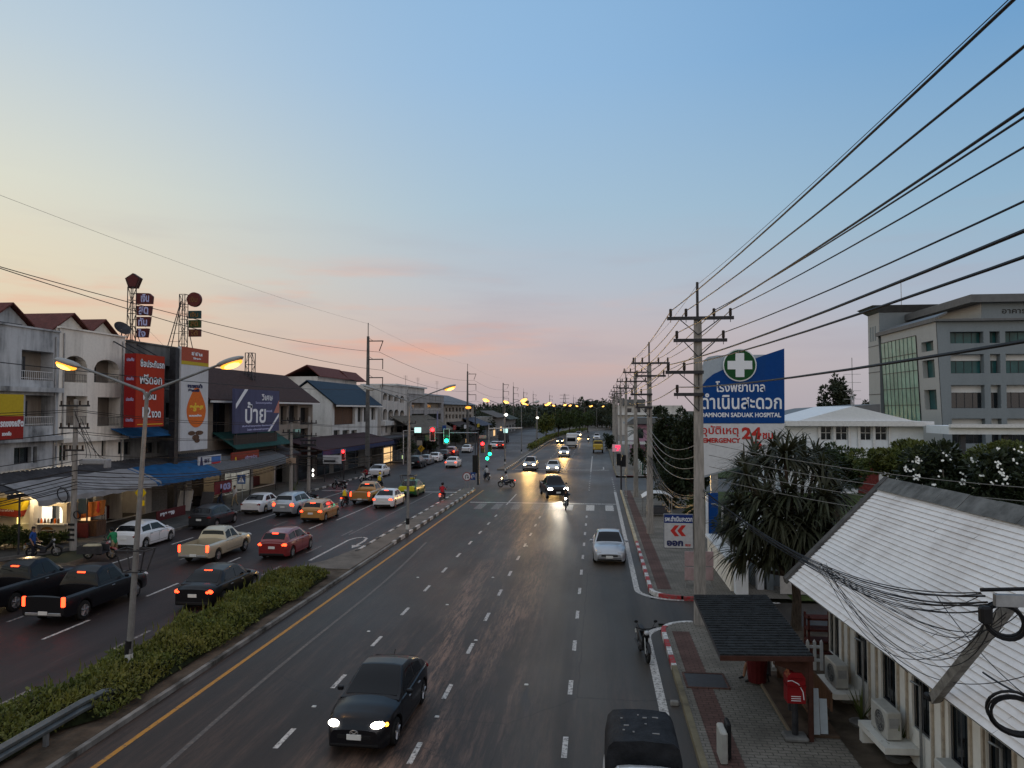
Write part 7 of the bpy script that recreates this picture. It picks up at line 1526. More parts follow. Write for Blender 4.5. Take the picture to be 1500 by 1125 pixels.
for k,y in enumerate((155,182,210,240,275,310,350,395)): street_lamp('one of the small far street lamps glowing over the bend',-12.6 + cx(y) * .8 - (2 if k % 2 else 0),y,0,(1,1),basket=False,light=700 if k < 3 else 0,far=True)
for k,(u,v) in enumerate(((686,597),(1000,0))[:1]):
    d = 92; p = gy(u,v,d); t = thing('street_lamp','single arm street lamp glowing before the hotel like building','street lamp',(p.x,d,.1)); b = MB(); b.tube([(p.x + .9,d,.1),(p.x + .9,d,p.z - .1),(p.x + .1,d,p.z + .1)],.06,8); b.build('pole',M_DSTEEL,t); b = MB(); b.ball((p.x,d,p.z),(.38,.2,.17),nu=12,nv=7); b.build('lamp_glass',M_SODIUM,t,smooth=True)
for k,(u,v,d) in enumerate(((741,609,150),(787,613,200),(661,602,0))[:2]):
    p = gy(u,v,d); t = thing('street_lamp',('small white floodlight on a pole among the dark trees','tiny white lamp left of the median trees')[k],'street lamp',(p.x,d,.1)); b = MB(); b.tube([(p.x,d,.1),(p.x,d,p.z)],.06,6); b.build('pole',M_DSTEEL,t); b = MB(); b.ball((p.x,d,p.z + .2),(.38,.25,.3),nu=10,nv=6); b.build('lamp_glass',M_TUBEW,t)
# ------------------------------------------------------------------ traffic signals
def signal_head(parent,c,lit,facing=1,s=1.0,frame=True,arrow=False):
    """housing with three lenses; facing 1 = towards the viewer (-Y)"""
    b = MB(); w,h = .36 * s,1.06 * s; b.bbox((c[0],c[1],c[2]),(w,.24,h),.03); hs = b.build('signal_head',mat('signal_black',(.012,.012,.014),.5),parent)
    if frame:
        b = MB(); W_,H_ = w / 2 + .07,h / 2 + .08; y = c[1] - .10 * facing
        for x0,x1,z0,z1 in ((-W_,W_,H_ - .05,H_),(-W_,W_,-H_,-H_ + .05),(-W_,-W_ + .05,-H_ + .05,H_ - .05),(W_ - .05,W_,-H_ + .05,H_ - .05)): b.box(c[0] + x0,c[0] + x1,y - .02,y + .02,c[2] + z0,c[2] + z1)
        b.build('backboard_rim',mat('rim_white',(.5,.5,.5),.6),hs)
    for k,col in enumerate(('red','amber','green')):
        b = MB(); b.cyl((c[0],c[1] - .125 * facing,c[2] + (.34 - .34 * k) * s),(0,1,0),.155 * s,.05,16); b.build('lens',{'red': M_SIGRED,'green': M_SIGGRN,'amber': M_AMBER}[col] if lit == col else M_LENSOFF,hs)
    return hs
def halo(c,col,e):
    l = bpy.data.lights.new('signal_light','POINT'); l.energy = e; l.color = col; l.shadow_soft_size = .14; o = bpy.data.objects.new('signal_light',l); COL.objects.link(o); o.location = c; return o
# overhead arm with a red and a green head
d = 78.0; p = gz(708,713); t = thing('traffic_signal','signal post at the median end with an arm carrying a red and a green light','traffic light',(p.x,p.y,.18)); d = p.y
pole = gy(700,640,d); b = MB(); b.tube([(p.x - .55,d,.18),(p.x - .55,d,gy(700,632,d).z)],[.12,.09],10); b.build('post',M_DSTEEL,t); b = MB(); e = gy(630,634,d); b.tube([(p.x - .55,d,gy(700,634,d).z),(e.x,d,e.z)],.055,8); b.build('mast_arm',M_STEEL,t)
c = gy(634.5,635.5,d); signal_head(t,(c.x,d - .2,c.z),'red',s=1.25); c2 = gy(655,639,d); signal_head(t,(c2.x,d - .2,c2.z),'green',s=1.35)
c3 = gy(708.5,655,d); signal_head(t,(c3.x - .05,d - .35,c3.z),'red',s=1.1,frame=False); c4 = gy(713,660,d); signal_head(t,(c4.x + .38,d - .30,c4.z + .05),'green',s=1.1,frame=False); a4 = gy(712,671,d); b = MB(); b.cyl((a4.x + .2,d - .5,a4.z),(0,1,0),.17,.05,14); b.build('green_arrow_lens',M_SIGGRN,t)
b = MB(); q = gy(697,680,d); b.bbox((q.x - .1,d + .1,q.z),(.5,.3,1.9),.03); b.build('control_box',M_TRIM,t); b = MB(); q = gy(707,640,d); b.bbox((q.x,d,q.z),(.75,.08,.35),.02); b.build('sign_plate',mat('tan_plate',(.3,.26,.22),.6),t)
for c_,col,e_ in ((c,(1,.05,.03),16),(c2,(.05,1,.5),18),(c3,(1,.05,.03),18),(c4,(.05,1,.5),16)): o = halo((c_.x - t.location.x,-1.0,c_.z - t.location.z),col,e_); o.parent = t
p = gz(503.5,703,.12); t = thing('traffic_signal','red traffic light on a post at the left kerb before the maroon canopy','traffic light',(p.x,p.y,.12)); b = MB(); z = gy(503,668,p.y).z; b.tube([(p.x,p.y,.12),(p.x,p.y,z)],.07,8); b.build('post',M_DSTEEL,t); signal_head(t,(p.x,p.y - .15,gy(503,666,p.y).z),'red',s=1.05); o = halo((0,-1.0,2.6),(1,.04,.03),25); o.parent = t
p = gz(910,718,.14); t = thing('traffic_signal','black signal seen from behind on a dark post at the right kerb','traffic light',(p.x,p.y,.14)); b = MB(); z = gy(909,684,p.y).z; b.tube([(p.x,p.y,.14),(p.x,p.y,z + .6)],.08,8); b.build('post',M_DSTEEL,t)
for k in (-.22,.26): b = MB(); b.bbox((p.x + k,p.y,gy(909,675,p.y).z + (.12 if k < 0 else 0)),(.42,.25,1.15),.03); b.build('signal_head',mat('signal_black',(.012,.012,.014),.5),t)
p = gz(917.5,728,.14); t = thing('sign_post','thin grey post on the right pavement beside the black signal','post',(p.x,p.y,.14)); b = MB(); b.tube([(p.x,p.y,.14),(p.x,p.y,gy(917,686,p.y).z)],.04,6); b.build('post',M_STEEL,t); b = MB(); b.bbox((p.x,p.y,.2),(.3,.3,.12),.03); b.build('base',M_CONC,t)
d = 112.0; p = gy(716,640,d); t = thing('sign_gantry','tall post with a long pale arm and a lit green panel beyond the signals','gantry',(p.x,d,.1)); b = MB(); b.tube([(p.x,d,.1),(p.x,d,gy(716,622,d).z)],[.14,.1],8); b.build('post',M_STEEL,t); b = MB(); e = gy(765,627,d); b.tube([(p.x,d,gy(716,628,d).z),(e.x,d,e.z)],.11,8); b.build('arm',mat('pale_arm',(.45,.42,.40),.6),t); b = MB(); q = gy(741,631,d); b.bbox((q.x,d - .2,q.z),(.62,.12,.62),.03); b.build('lit_panel',M_CYAN,t)
q = gy(612,630,104); t = thing('lit_sign','small glowing cyan panel on an arm by the second street lamp','sign',tuple(q)); b = MB(); b.bbox((q.x,104,q.z),(.95,.15,.75),.03); b.build('panel',M_CYAN,t); b = MB(); a = gy(591,631,104); b.tube([(a.x,104,a.z),(q.x - .4,104,a.z)],.05,6); b.tube([(a.x,104,a.z),(a.x,104,.1)],.08,6); b.build('arm',mat('pale_arm',(.45,.42,.4),.6),t)
# ------------------------------------------------------------------ road signs
def round_pts(r,n=24): return [(r * math.cos(2 * PI * i / n),r * math.sin(2 * PI * i / n)) for i in range(n)]
p = gz(685,724,.18); d = p.y; t = thing('road_sign','round white U-turn prohibition sign on the median end','road sign',(p.x,d,.18)); c = gy(684,698,d); b = MB()
for s in (-.18,.18): b.tube([(p.x + s,d,.18),(p.x + s,d,c.z)],.03,6)
b.build('post',M_STEEL,t); b = MB(); b.cyl((c.x,d - .06,c.z),(0,1,0),.40,.03,28); b.build('rim',mat('sign_red_ring',(.22,.03,.03),.5),t); b = MB(); b.cyl((c.x,d - .085,c.z),(0,1,0),.33,.02,28); b.build('plate',M_SIGNW,t); b = MB(); b.tube([(c.x - .12,d - .105,c.z - .2),(c.x - .12,d - .105,c.z + .08),(c.x,d - .105,c.z + .18),(c.x + .12,d - .105,c.z + .08),(c.x + .12,d - .105,c.z - .08)],.035,5); b.slab([(c.x + .02,d - .12,c.z - .05),(c.x + .22,d - .12,c.z - .05),(c.x + .12,d - .12,c.z - .2)],(0,-.01,0)); b.build('symbol',M_INKB,t)
p = gz(694,720,.18); d = p.y + .3; t = thing('road_sign','square blue sign with a white arrow beside the round sign','road sign',(p.x,d,.18)); c = gy(693,697.5,d); b = MB(); b.tube([(p.x,d,.18),(p.x,d,c.z)],.03,6); b.build('post',M_STEEL,t); b = MB(); b.bbox((c.x,d - .05,c.z),(.5,.03,.72),.01); b.build('plate',mat('blue_sign_dull',(.02,.05,.17),.5),t); b = MB(); b.tube([(c.x - .1,d - .08,c.z - .22),(c.x - .1,d - .08,c.z + .12),(c.x,d - .08,c.z + .2),(c.x + .1,d - .08,c.z + .1),(c.x + .1,d - .08,c.z - .1)],.03,5); b.build('symbol',M_INKW,t)
p = gz(354.5,739,.12); d = p.y; t = thing('road_sign','square blue pedestrian crossing sign at the left kerb','road sign',(p.x,d,.12)); c = gy(354,702,d); b = MB(); b.tube([(p.x,d,.12),(p.x,d,c.z)],.03,6); b.build('post',M_STEEL,t); b = MB(); b.bbox((c.x,d - .05,c.z),(.72,.03,.75),.01); b.build('plate',mat('blue_sign_plate',(.03,.09,.25),.5),t); b = MB(); b.slab([(c.x - .27,d - .07,c.z - .24),(c.x + .27,d - .07,c.z - .24),(c.x,d - .07,c.z + .26)],(0,-.008,0)); b.build('white_triangle',M_INKW,t); b = MB(); b.tube([(c.x - .08,d - .085,c.z - .2),(c.x,d - .085,c.z - .03),(c.x + .08,d - .085,c.z - .2)],.025,4); b.tube([(c.x,d - .085,c.z - .03),(c.x,d - .085,c.z + .12)],.03,4); b.build('walking_figure',M_INKB,t)
c = gx(206.5,722,-27.9); d = c.y; t = thing('road_sign','yellow warning sign with an arrow and plate behind the nearest lamp pole','road sign',(c.x,d,.12)); b = MB(); b.tube([(c.x,d,.12),(c.x,d,c.z + .3)],.035,6); b.build('post',M_STEEL,t); b = MB(); b.slab([(c.x,d - .05,c.z + .42),(c.x - .38,d - .05,c.z),(c.x,d - .05,c.z - .42),(c.x + .38,d - .05,c.z)],(0,.03,0)); b.build('plate',mat('warning_yellow',(.65,.45,.01),.5,var=.05),t); b = MB(); b.bbox((c.x + .02,d - .04,c.z - .62),(.5,.03,.34),.01); b.build('lower_plate',mat('warning_yellow',(.65,.45,.01),.5),t)
b = MB(); b.slab([(c.x - .1,d - .06,c.z - .2),(c.x + .05,d - .06,c.z - .2),(c.x + .05,d - .06,c.z + .05),(c.x + .18,d - .06,c.z + .05),(c.x,d - .06,c.z + .26),(c.x - .18,d - .06,c.z + .05),(c.x - .1,d - .06,c.z + .05)],(0,-.008,0)); b.build('symbol',M_INKB,t)
p = gy(617,657,118); t = thing('road_sign','yellow diamond sign with a bend arrow across the junction','road sign',(p.x,118,.12)); b = MB(); b.tube([(p.x,118,.12),(p.x,118,p.z)],.05,6); b.build('post',M_STEEL,t); b = MB(); b.slab([(p.x,117.9,p.z + .62),(p.x - .6,117.9,p.z),(p.x,117.9,p.z - .62),(p.x + .6,117.9,p.z)],(0,.04,0)); b.build('plate',mat('dull_yellow',(.42,.24,.02),.5),t); b = MB(); b.tube([(p.x - .1,117.87,p.z - .3),(p.x - .1,117.87,p.z),(p.x + .15,117.87,p.z + .1),(p.x + .1,117.87,p.z + .35)],.05,5); b.build('symbol',M_INKB,t); b = MB(); b.bbox((p.x - .3,118,p.z + .9),(.9,.05,.8),.02); b.build('tan_plate',mat('tan_plate',(.3,.26,.22),.6),t)
# ------------------------------------------------------------------ guard rail in the hedge
t = thing('guard_rail','steel guard rail beside the hedge in the lower left corner','guard rail',(-12.8,14,0.0)); y0,y1 = gx(178,1027,-12.75).y,8.0; b = MB(); prof = [(-.04,.48),(.04,.54),(.04,.60),(-.02,.66),(.04,.72),(.04,.78),(-.04,.84),(-.07,.84),(-.07,.48)]
ys = [y0,y0 - .25,y0 - .6] + frange(y0 - 1.2,y1,1.5) if False else [y0,y0 - .3,y0 - .7,y0 - 1.5,(y0 + y1) / 2,y1]; rows = [[(-12.75 + x,y,-.06 + z - (.34 if i == 0 else .16 if i == 1 else .05 if i == 2 else 0)) for x,z in prof + prof[:1]] for i,y in enumerate(ys)]; loft(b,rows); b.build('rail',mat('guard_rail_steel',(.11,.12,.12),.5,.5,var=.3,sc=2),t)
for k in range(4): y = y0 - 1.0 - 1.6 * k; b = MB(); b.box(-12.92,-12.83,y - .05,y + .05,.1,.7); b.build('post',M_STEEL,t)
# ------------------------------------------------------------------ vegetation
def leaf(vs,fs,c,d,up,L,W):
    """one bent leaf (two quads): from c along d"""
    s = d.cross(up); s = s.normalized() * W / 2 if s.length > 1e-4 else Vector((W / 2,0,0)); k = len(vs)
    m = c + d * L * .5 + up * L * .10; e = c + d * L
    vs += [c - s * .4,c + s * .4,m + s,m - s,e + s * .25,e - s * .25]; fs += [(k,k + 1,k + 2,k + 3),(k + 3,k + 2,k + 4,k + 5)]
def rvec(r):
    while True:
        v = Vector((r.uniform(-1,1),r.uniform(-1,1),r.uniform(-1,1)))
        if .05 < v.length < 1: return v
def crown(mb,c,rad,n,size,seed,clumps=26,hollow=.45,squash=1.0,droop=0.0):
    r = random.Random(seed); vs,fs = [],[]; cc = []
    for i in range(clumps):
        v = rvec(r).normalized() * r.uniform(hollow,1.0); v.z = v.z if v.z > -.55 else -.55 * r.random(); cc.append((Vector((c[0] + v.x * rad[0],c[1] + v.y * rad[1],c[2] + v.z * rad[2])),r.uniform(.20,.42)))
    for i in range(n):
        o,q = cc[r.randrange(clumps)]; v = rvec(r); v = v.normalized() * v.length ** .5
        p = o + Vector((v.x * rad[0],v.y * rad[1],v.z * rad[2] * .8)) * q; d = (v + rvec(r) * .8 + Vector((0,0,.15 - droop))).normalized(); up = (v + Vector((0,0,1.0)) + rvec(r) * .6).normalized(); s = size * r.uniform(.65,1.35); leaf(vs,fs,p,d,up,s,s * .5)
    return mb.add(vs,fs)
def limbs(mb,base,c,rad,seed,r0=.18,k=7):
    r = random.Random(seed); b = Vector(base); m = Vector((c[0],c[1],b.z + (c[2] - b.z) * .55)); mb.tube([b,b.lerp(m,.5) + Vector((r.uniform(-.1,.1),0,0)),m],[r0,r0 * .8,r0 * .65],8)
    for i in range(k):
        v = rvec(r).normalized(); v.z = abs(v.z) * .8 + .1; e = Vector((c[0] + v.x * rad[0] * .75,c[1] + v.y * rad[1] * .75,c[2] + v.z * rad[2] * .6)); mid = m.lerp(e,.5) + rvec(r) * .15 * rad[0]; mb.tube([m,mid,e],[r0 * .5,r0 * .3,r0 * .1],5)
def tree(name,label,base,c,rad,n,size,leafm,seed,cat='tree',group=None,clumps=26,r0=.18,hollow=.45,flowers=0,bark=None):
    t = thing(name,label,cat,base,0,group); b = MB(); limbs(b,base,c,rad,seed,r0); b.build('trunk',bark or M_BARK,t); b = MB(); crown(b,c,rad,n,size,seed,clumps,hollow); b.build('crown',leafm,t)
    if flowers:
        r = random.Random(seed + 5); vs,fs = [],[]
        for i in range(flowers):
            v = rvec(r).normalized(); v.z = abs(v.z) * .9; v.y = -abs(v.y) if r.random() < .7 else v.y; o = Vector((c[0] + v.x * rad[0] * 1.04,c[1] + v.y * rad[1] * 1.04,c[2] + v.z * rad[2] * 1.06))
            for k in range(r.choice((1,2,3,5,7))):
                p = o + rvec(r) * .15
                for j in range(5): a = 2 * PI * j / 5; d = Vector((math.cos(a),math.sin(a) * .5 - .4,math.sin(a) * .8 + .2)).normalized(); leaf(vs,fs,p,d,Vector((0,-.6,.8)),.06,.05)
        b = MB(); b.add(vs,fs); b.build('blossoms',M_PETAL,t)
    return t
def rosette(vs,fs,c,axis,n,L,W,r,droop=1.0):
    """head of long arching strap leaves"""
    ax = Vector(axis).normalized(); e1 = ax.orthogonal().normalized(); e2 = ax.cross(e1)
    for i in range(n):
        a = r.uniform(0,2 * PI); el = r.uniform(-.35,1.25); d = (e1 * math.cos(a) + e2 * math.sin(a)) * math.cos(el) + ax * math.sin(el); l = L * r.uniform(.75,1.15); p = Vector(c) + d * .05; k = len(vs); seg = 5; s = d.cross(Vector((0,0,1))); s = s.normalized() if s.length > .05 else e1
        for j in range(seg + 1):
            w = W * (.6,1,.95,.8,.5,.06)[j] / 2; vs += [p - s * w,p + s * w]; d = (d + Vector((0,0,-1)) * droop * (.16 + .24 * j / seg)).normalized(); p = p + d * l / seg
        fs += [(k + 2 * j,k + 2 * j + 1,k + 2 * j + 3,k + 2 * j + 2) for j in range(seg)]
def strap_tree(label,base,heads,seed,L=1.15,W=.085,n=64,trunk_r=.16):
    t = thing('pandanus_tree',label,'tree',base); r = random.Random(seed); b = MB(); B = Vector(base); fork = B + Vector((0,0,1.9))
    b.tube([B,B + Vector((.05,0,1)),fork],[trunk_r * 1.25,trunk_r,trunk_r * .9],9)
    for h in heads: H = Vector(h); m = fork.lerp(H,.5) + Vector((0,0,-.25)); b.tube([fork,m,H - Vector((0,0,.1))],[trunk_r * .6,trunk_r * .45,trunk_r * .35],6)
    b.build('trunk',M_BARK,t); vs,fs = [],[]
    for h in heads: ax = (Vector(h) - fork).normalized() + Vector((0,0,.9)); rosette(vs,fs,h,ax,n,L * r.uniform(.85,1.1),W,r)
    b = MB(); b.add(vs,fs); b.build('leaf_crown',M_STRAP,t); return t
# hedge on the median
hr = random.Random(17); vs,fs = [],[]
def hz(x,y): return .47 + .13 * math.sin(y * 1.3 + x) * math.sin(x * 2.1 + y * .4) + .07 * math.sin(y * 3.7 + x * 1.9)
for i in range(38000):
    y = 6.5 + (33.9 - 6.5) * hr.random() ** .85; u = hr.uniform(0,1); x0 = -14.85 + .18 * math.sin(y * 1.7); x1 = -12.42 + .16 * math.sin(y * 1.1) - (.55 if y < 17.5 else 0); x = x0 + (x1 - x0) * u; edge = min(u,1 - u); h = hz(x,y) * min(1,.35 + edge * 4.5) * min(1,.4 + (34.2 - y) * .8)
    z = .16 + h * (hr.random() ** .35); d = (rvec(hr) + Vector((0,0,.5))).normalized(); s = hr.uniform(.06,.13) * (1.6 if hr.random() < .04 else 1); leaf(vs,fs,Vector((x,y,z)),d,(Vector((0,0,1)) + rvec(hr) * .7).normalized(),s,s * .55)
for i in range(500):
    y = hr.uniform(7,33); x = hr.uniform(-14.8,-13); z = .16 + hz(x,y); leaf(vs,fs,Vector((x,y,z - .1)),Vector((hr.uniform(-.3,.3),hr.uniform(-.3,.3),1)).normalized(),Vector((0,1,0)),hr.uniform(.2,.42),.04)
t = thing('hedge','long low green hedge filling the near median beside the nearest street lamp','hedge',(-13.7,21,.16)); b = MB(); b.add(vs,fs); b.build('foliage',M_HEDGE,t)
b = MB(); ys = frange(6.5,33.8,.8); xs = [-14.8,-14.5,-14.0,-13.4,-12.8,-12.55]; g_ = [[(x - (.6 if x > -13 and y < 17.5 else 0),y,.16 + (0 if k in (0,5) else hz(x,y) * .62 * min(1,.3 + (34.0 - y)))) for k,x in enumerate(xs)] for y in ys]; loft(b,g_); b.build('dark_core',mat('hedge_dark_core',(.012,.016,.006),.95,var=.5,sc=8),t)  # solid dark filler stops see-through and imitates shade inside the hedge
# pandanus by the gate
b1 = tuple(gz(1166,922,.1)); D1 = b1[1]
hd = [gy(u,v,D1 + dy) for u,v,dy in ((1075,775,.2),(1092,812,.3),(1130,815,-.4),(1180,772,-1.2),(1140,760,-1.2),(1206,730,-.9),(1104,770,-.9),(1095,700,.4),(1122,684,1.4),(1150,672,.2),(1178,676,1.2),(1204,696,.4),(1224,722,.8),(1086,742,-.3),(1118,735,-.8),(1158,722,-1.0),(1196,748,-.8),(1214,776,-.2),(1132,782,-.6),(1170,790,-.9),(1112,800,.6),(1150,745,1.6),(1190,800,.4))]
strap_tree('large many headed pandanus tree with drooping strap leaves beside the white house',b1,hd,3,L=1.3,W=.10,n=95)
b2 = (8.6,33.5,.1); hd = [gy(u,v,b2[1] + dy) for u,v,dy in ((1105,668,0),(1135,658,.8),(1165,662,0),(1090,690,-.5),(1195,670,.5))]; strap_tree('taller pandanus tree standing behind the larger one',b2,hd,9,L=1.3,W=.10,n=80)
# shrubs and trees around the clinic and the house
def bush_px(label,u0,u1,v0,v1,Y,n,size,m_,seed,zb=.1,**k):
    a,c = gy(u0,v1,Y),gy(u1,v0,Y); zc = (a.z + c.z) / 2; cxx = (a.x + c.x) / 2; rx,rz_ = (c.x - a.x) / 2,(c.z - a.z) / 2
    return tree(k.pop('name','broadleaf_tree'),label,(cxx,Y,zb),(cxx,Y,zc),(rx,min(rx,k.pop('depth',rx)),rz_),n,size,m_,seed,**k)
bush_px('round dark green tree between the pandanus and the clinic',1193,1262,652,720,52,5200,.22,M_LEAF,31,depth=2)
bush_px('wide yellow green spreading tree in front of the clinic entrance',1262,1392,647,706,46,9000,.20,M_LEAFY,32,depth=2.4,clumps=44)
bush_px('second yellow green tree behind the blossoms at the right edge',1408,1530,646,690,47,6500,.20,M_LEAFY,33,depth=2.2,clumps=36)
bush_px('frangipani tree covered in white blossoms behind the house ridge',1322,1440,660,762,36,6000,.25,M_LEAFD,34,depth=2,flowers=34,clumps=36,bark=M_BARKL,name='frangipani_tree')
bush_px('frangipani tree with white blossoms cut off by the right picture edge',1425,1560,655,770,34,6000,.25,M_LEAFD,35,depth=2,flowers=40,clumps=36,bark=M_BARKL,name='frangipani_tree')
bush_px('tall dark tree rising beyond the clinic roof',1199,1246,553,620,170,2600,.75,M_FAR,36,zb=0,depth=5,r0=.4)
bush_px('small dark tree tip by the stair tower',1262,1282,588,606,160,500,.6,M_FAR,37,zb=0,depth=2)
# the dark trees left of the hospital sign
bush_px('large dark tree behind the second power pole',944,1000,603,712,66,6500,.30,M_LEAFD,41,depth=3,clumps=40,r0=.25)
bush_px('dense dark tree directly left of the hospital sign',984,1040,596,730,58,7500,.28,M_LEAFD,42,depth=3,clumps=44,r0=.25)
bush_px('lower dark shrub under the trees left of the hospital sign',956,1012,672,748,60,3800,.24,M_LEAFD,43,depth=1.6,name='shrub')
bush_px('bright green shrub behind the exit sign',1003,1034,724,776,46,2600,.16,M_LEAF,44,depth=1.0,name='shrub')
bush_px('dark shrub under the pandanus by the blue panel',1050,1120,720,800,41,3000,.2,M_LEAFD,45,depth=1.0,name='shrub')
bush_px('green shrub row by the far railing',925,948,652,690,100,1400,.3,M_LEAFD,46,depth=2,name='shrub')
bush_px('dark tree behind the pink house',948,985,596,640,140,2600,.5,M_LEAFD,47,depth=4)
bush_px('dark bush by the yellow lorry',885,900,634,660,150,900,.4,M_LEAFD,48,depth=1.5,name='shrub')
# palm leaf drooping by the pink house
def palm(label,base,h,L,seed,group=None,n=15,size=1.0):
    t = thing('palm_tree',label,'tree',base,0,group); r = random.Random(seed); B = Vector(base); top = B + Vector((r.uniform(-.6,.6),0,h)); b = MB(); b.tube([B,B.lerp(top,.5) + Vector((.2,0,0)),top],[.22,.17,.14],7); b.build('trunk',M_BARK,t); vs,fs = [],[]
    for i in range(n):
        a = r.uniform(0,2 * PI); el = r.uniform(-.2,1.1); d = Vector((math.cos(a) * math.cos(el),math.sin(a) * math.cos(el),math.sin(el))); p = top.copy(); l = L * r.uniform(.8,1.1)
        for j in range(7):
            q = p + d * l / 7; s = d.cross(Vector((0,0,1))); s = s.normalized() if s.length > .05 else Vector((1,0,0))
            for sg in (-1,1):
                for f in (.0,.33,.66): o = p.lerp(q,f); w = l * .20 * (1 - abs(j - 2.4) / 5.5); k = len(vs); vs += [o,o + d * .10 * size,o + s * sg * w - Vector((0,0,w * .55)) + d * w * .4]; fs.append((k,k + 1,k + 2))
            p = q; d = (d + Vector((0,0,-.26))).normalized()
    b = MB(); b.add(vs,fs); b.build('fronds',M_FAR,t); return t
palm('small palm drooping over the pink house porch',(gy(936,640,118).x,118,0),4.4,2.4,51)
# far tree line
fr = random.Random(61); G_F = 'far trees along the horizon'
FL = {'tree': 'one of the dark far trees on the horizon beyond the bend','palm': 'one of the far coconut palms standing above the tree line'}
for i in range(34):
    u = 690 + i * 6.6 + fr.uniform(-3,3); d = fr.uniform(340,470); vt = fr.uniform(592,601) - (4 if u > 850 else 0); p = gy(u,vt,d); w = fr.uniform(5,9)
    tree('far_tree',FL['tree'],(p.x,d,0),(p.x,d,p.z * .52),(w,w * .8,p.z * .54),700,1.5,M_FAR,100 + i,group=G_F,clumps=18,r0=.4)
for i,(u,vt) in enumerate(((789,594),(797,596),(829,592),(846,591),(857,587),(866,590),(872,588),(881,592),(888,590),(760,597),(893,594))):
    d = fr.uniform(300,420); p = gy(u,vt,d); palm(FL['palm'],(p.x,d,0),p.z - 1.0,4.6,200 + i,'far coconut palms',16,3)
for i in range(14):    # nearer dark trees behind the outgoing road, and trees right of the bend
    u = 700 + i * 7; d = 230 + i * 9; p = gy(u,fr.uniform(603,612),d); w = fr.uniform(4,6); tree('roadside_tree','one of the dark trees along the far side of the outgoing road',(min(p.x,-31.0),d,0),(min(p.x,-31.0),d,p.z * .55),(w,w,p.z * .5),800,.8,M_FAR,300 + i,group='dark trees along the outgoing road',clumps=20,r0=.3)
for i in range(9):
    u = 868 + i * 7; d = 330 - i * 6; p = gy(u,fr.uniform(596,603),d); w = fr.uniform(4,7); tree('roadside_tree','one of the dark trees closing the view right of the bend',(p.x + 2,d,0),(p.x + 2,d,p.z * .55),(w,w * .7,p.z * .52),900,.9,M_FAR,330 + i,group='dark trees right of the bend',clumps=20,r0=.3)
for i,(y,x,h) in enumerate(((112,-29.4,3.4),(127,-29.0,3.0),(143,-29.6,4.2),(152,-29.2,3.4),(166,-29.6,5.0),(183,-29.4,4.4),(206,-30.0,5.5))):
    tree('street_tree',('small street tree across the junction on the left','second small street tree by the arcade house','street tree before the brown roofed shop','short street tree beside the far parked cars','street tree before the hotel like building','street tree past the hotel front','farthest street tree on the left kerb')[i],(x,y,.1),(x,y,h * .62),(1.5,1.5,h * .4),1100,.34,M_LEAFD,600 + i,clumps=18,r0=.09)
# median trees in the bend
for i,(u0,u1,vt,vb,d) in enumerate(((788,812,612,640,190),(806,830,606,636,205),(822,846,604,632,222),(838,860,604,630,240),(850,872,606,628,262))):
    a,c = gy(u0,vb,d),gy(u1,vt,d); w = (c.x - a.x) / 2 * 1.1; tree('median_tree',('first median tree in the bend glowing under the lamps','second median tree in the bend','third median tree in the bend','fourth median tree in the bend','farthest median tree in the bend')[i],((a.x + c.x) / 2,d,0),((a.x + c.x) / 2,d,(a.z + c.z) / 2 + .6),(w,w,(c.z - a.z) / 2),1500,.55,M_LEAFY if i == 0 else M_LEAF,400 + i,clumps=24,r0=.22)  # first tree gets yellower leaves to imitate lamplight on it
r_ = random.Random(77); vs,fs = [],[]
for i in range(6000):
    y = 140 + 132 * r_.random(); x = -12.6 + cx(y) * r_.uniform(.75,1.0) + r_.uniform(-.55,.5); leaf(vs,fs,Vector((x,y,.17 + 1.0 * r_.random() ** .5)),(rvec(r_) + Vector((0,0,.4))).normalized(),Vector((0,0,1)),.4,.25)
b = MB(); b.add(vs,fs); t = thing('hedge','far low hedge along the median into the bend','hedge',(-12.6,190,.17)); b.build('foliage',M_HEDGE,t)
# plants by the white house wall, stall plants, pole plants
def spiky(label,u,v,z,h,seed,x=None):
    p = gz(u,v,z); t = thing('potted_plant',label,'plant',tuple(p)); r = random.Random(seed); vs,fs = [],[]
    for i in range(15):
        a = r.uniform(0,2 * PI); el = r.uniform(.6,1.4); d = Vector((math.cos(a) * math.cos(el),math.sin(a) * math.cos(el),math.sin(el))); q = Vector((0,0,.12)); k = len(vs); s = d.cross(Vector((0,0,1))).normalized()
        for j in range(5): w = .03 * (1,1,.8,.5,.05)[j]; vs += [q - s * w,q + s * w]; d = (d + Vector((0,0,-.10))).normalized(); q = q + d * h / 4 * r.uniform(.8,1.1)
        fs += [(k + 2 * j,k + 2 * j + 1,k + 2 * j + 3,k + 2 * j + 2) for j in range(4)]
    b = MB(); b.add(vs,fs); b.build('leaves',M_LEAFY,t,world=False); b = MB(); b.tube([(0,0,0),(0,0,.08),(0,0,.10)],[.26,.30,.22],10); b.build('brick_ring',M_CONCD,t,world=False)
spiky('spiky plant by the first air conditioner ledge',1243,1026,.1,.75,1); spiky('spiky plant between the two air conditioner ledges',1262,1062,.1,.8,2); spiky('spiky plant below the second air conditioner',1315,1112,.1,.8,3)
spiky('leafy plant at the foot of the middle left pole',431,722,.12,1.5,5)
for i,(u,v) in enumerate(((6,806),(20,803),(33,806),(-8,803),(62,798),(88,797))):
    p = gz(u,v,.12); tree('shrub',('leafy shrub at the left picture edge before the stall','leafy shrub second from the left edge before the stall','leafy shrub left of the man in blue','shrub half outside the left edge','small shrub under the stall counter on the left','small shrub under the stall counter by the pole')[i],tuple(p),(p.x,p.y,.12 + (.75 if i < 4 else .35)),(.75,.5,.65 if i < 4 else .3),900,.16,M_LEAF,500 + i,cat='plant',clumps=14,r0=.03)
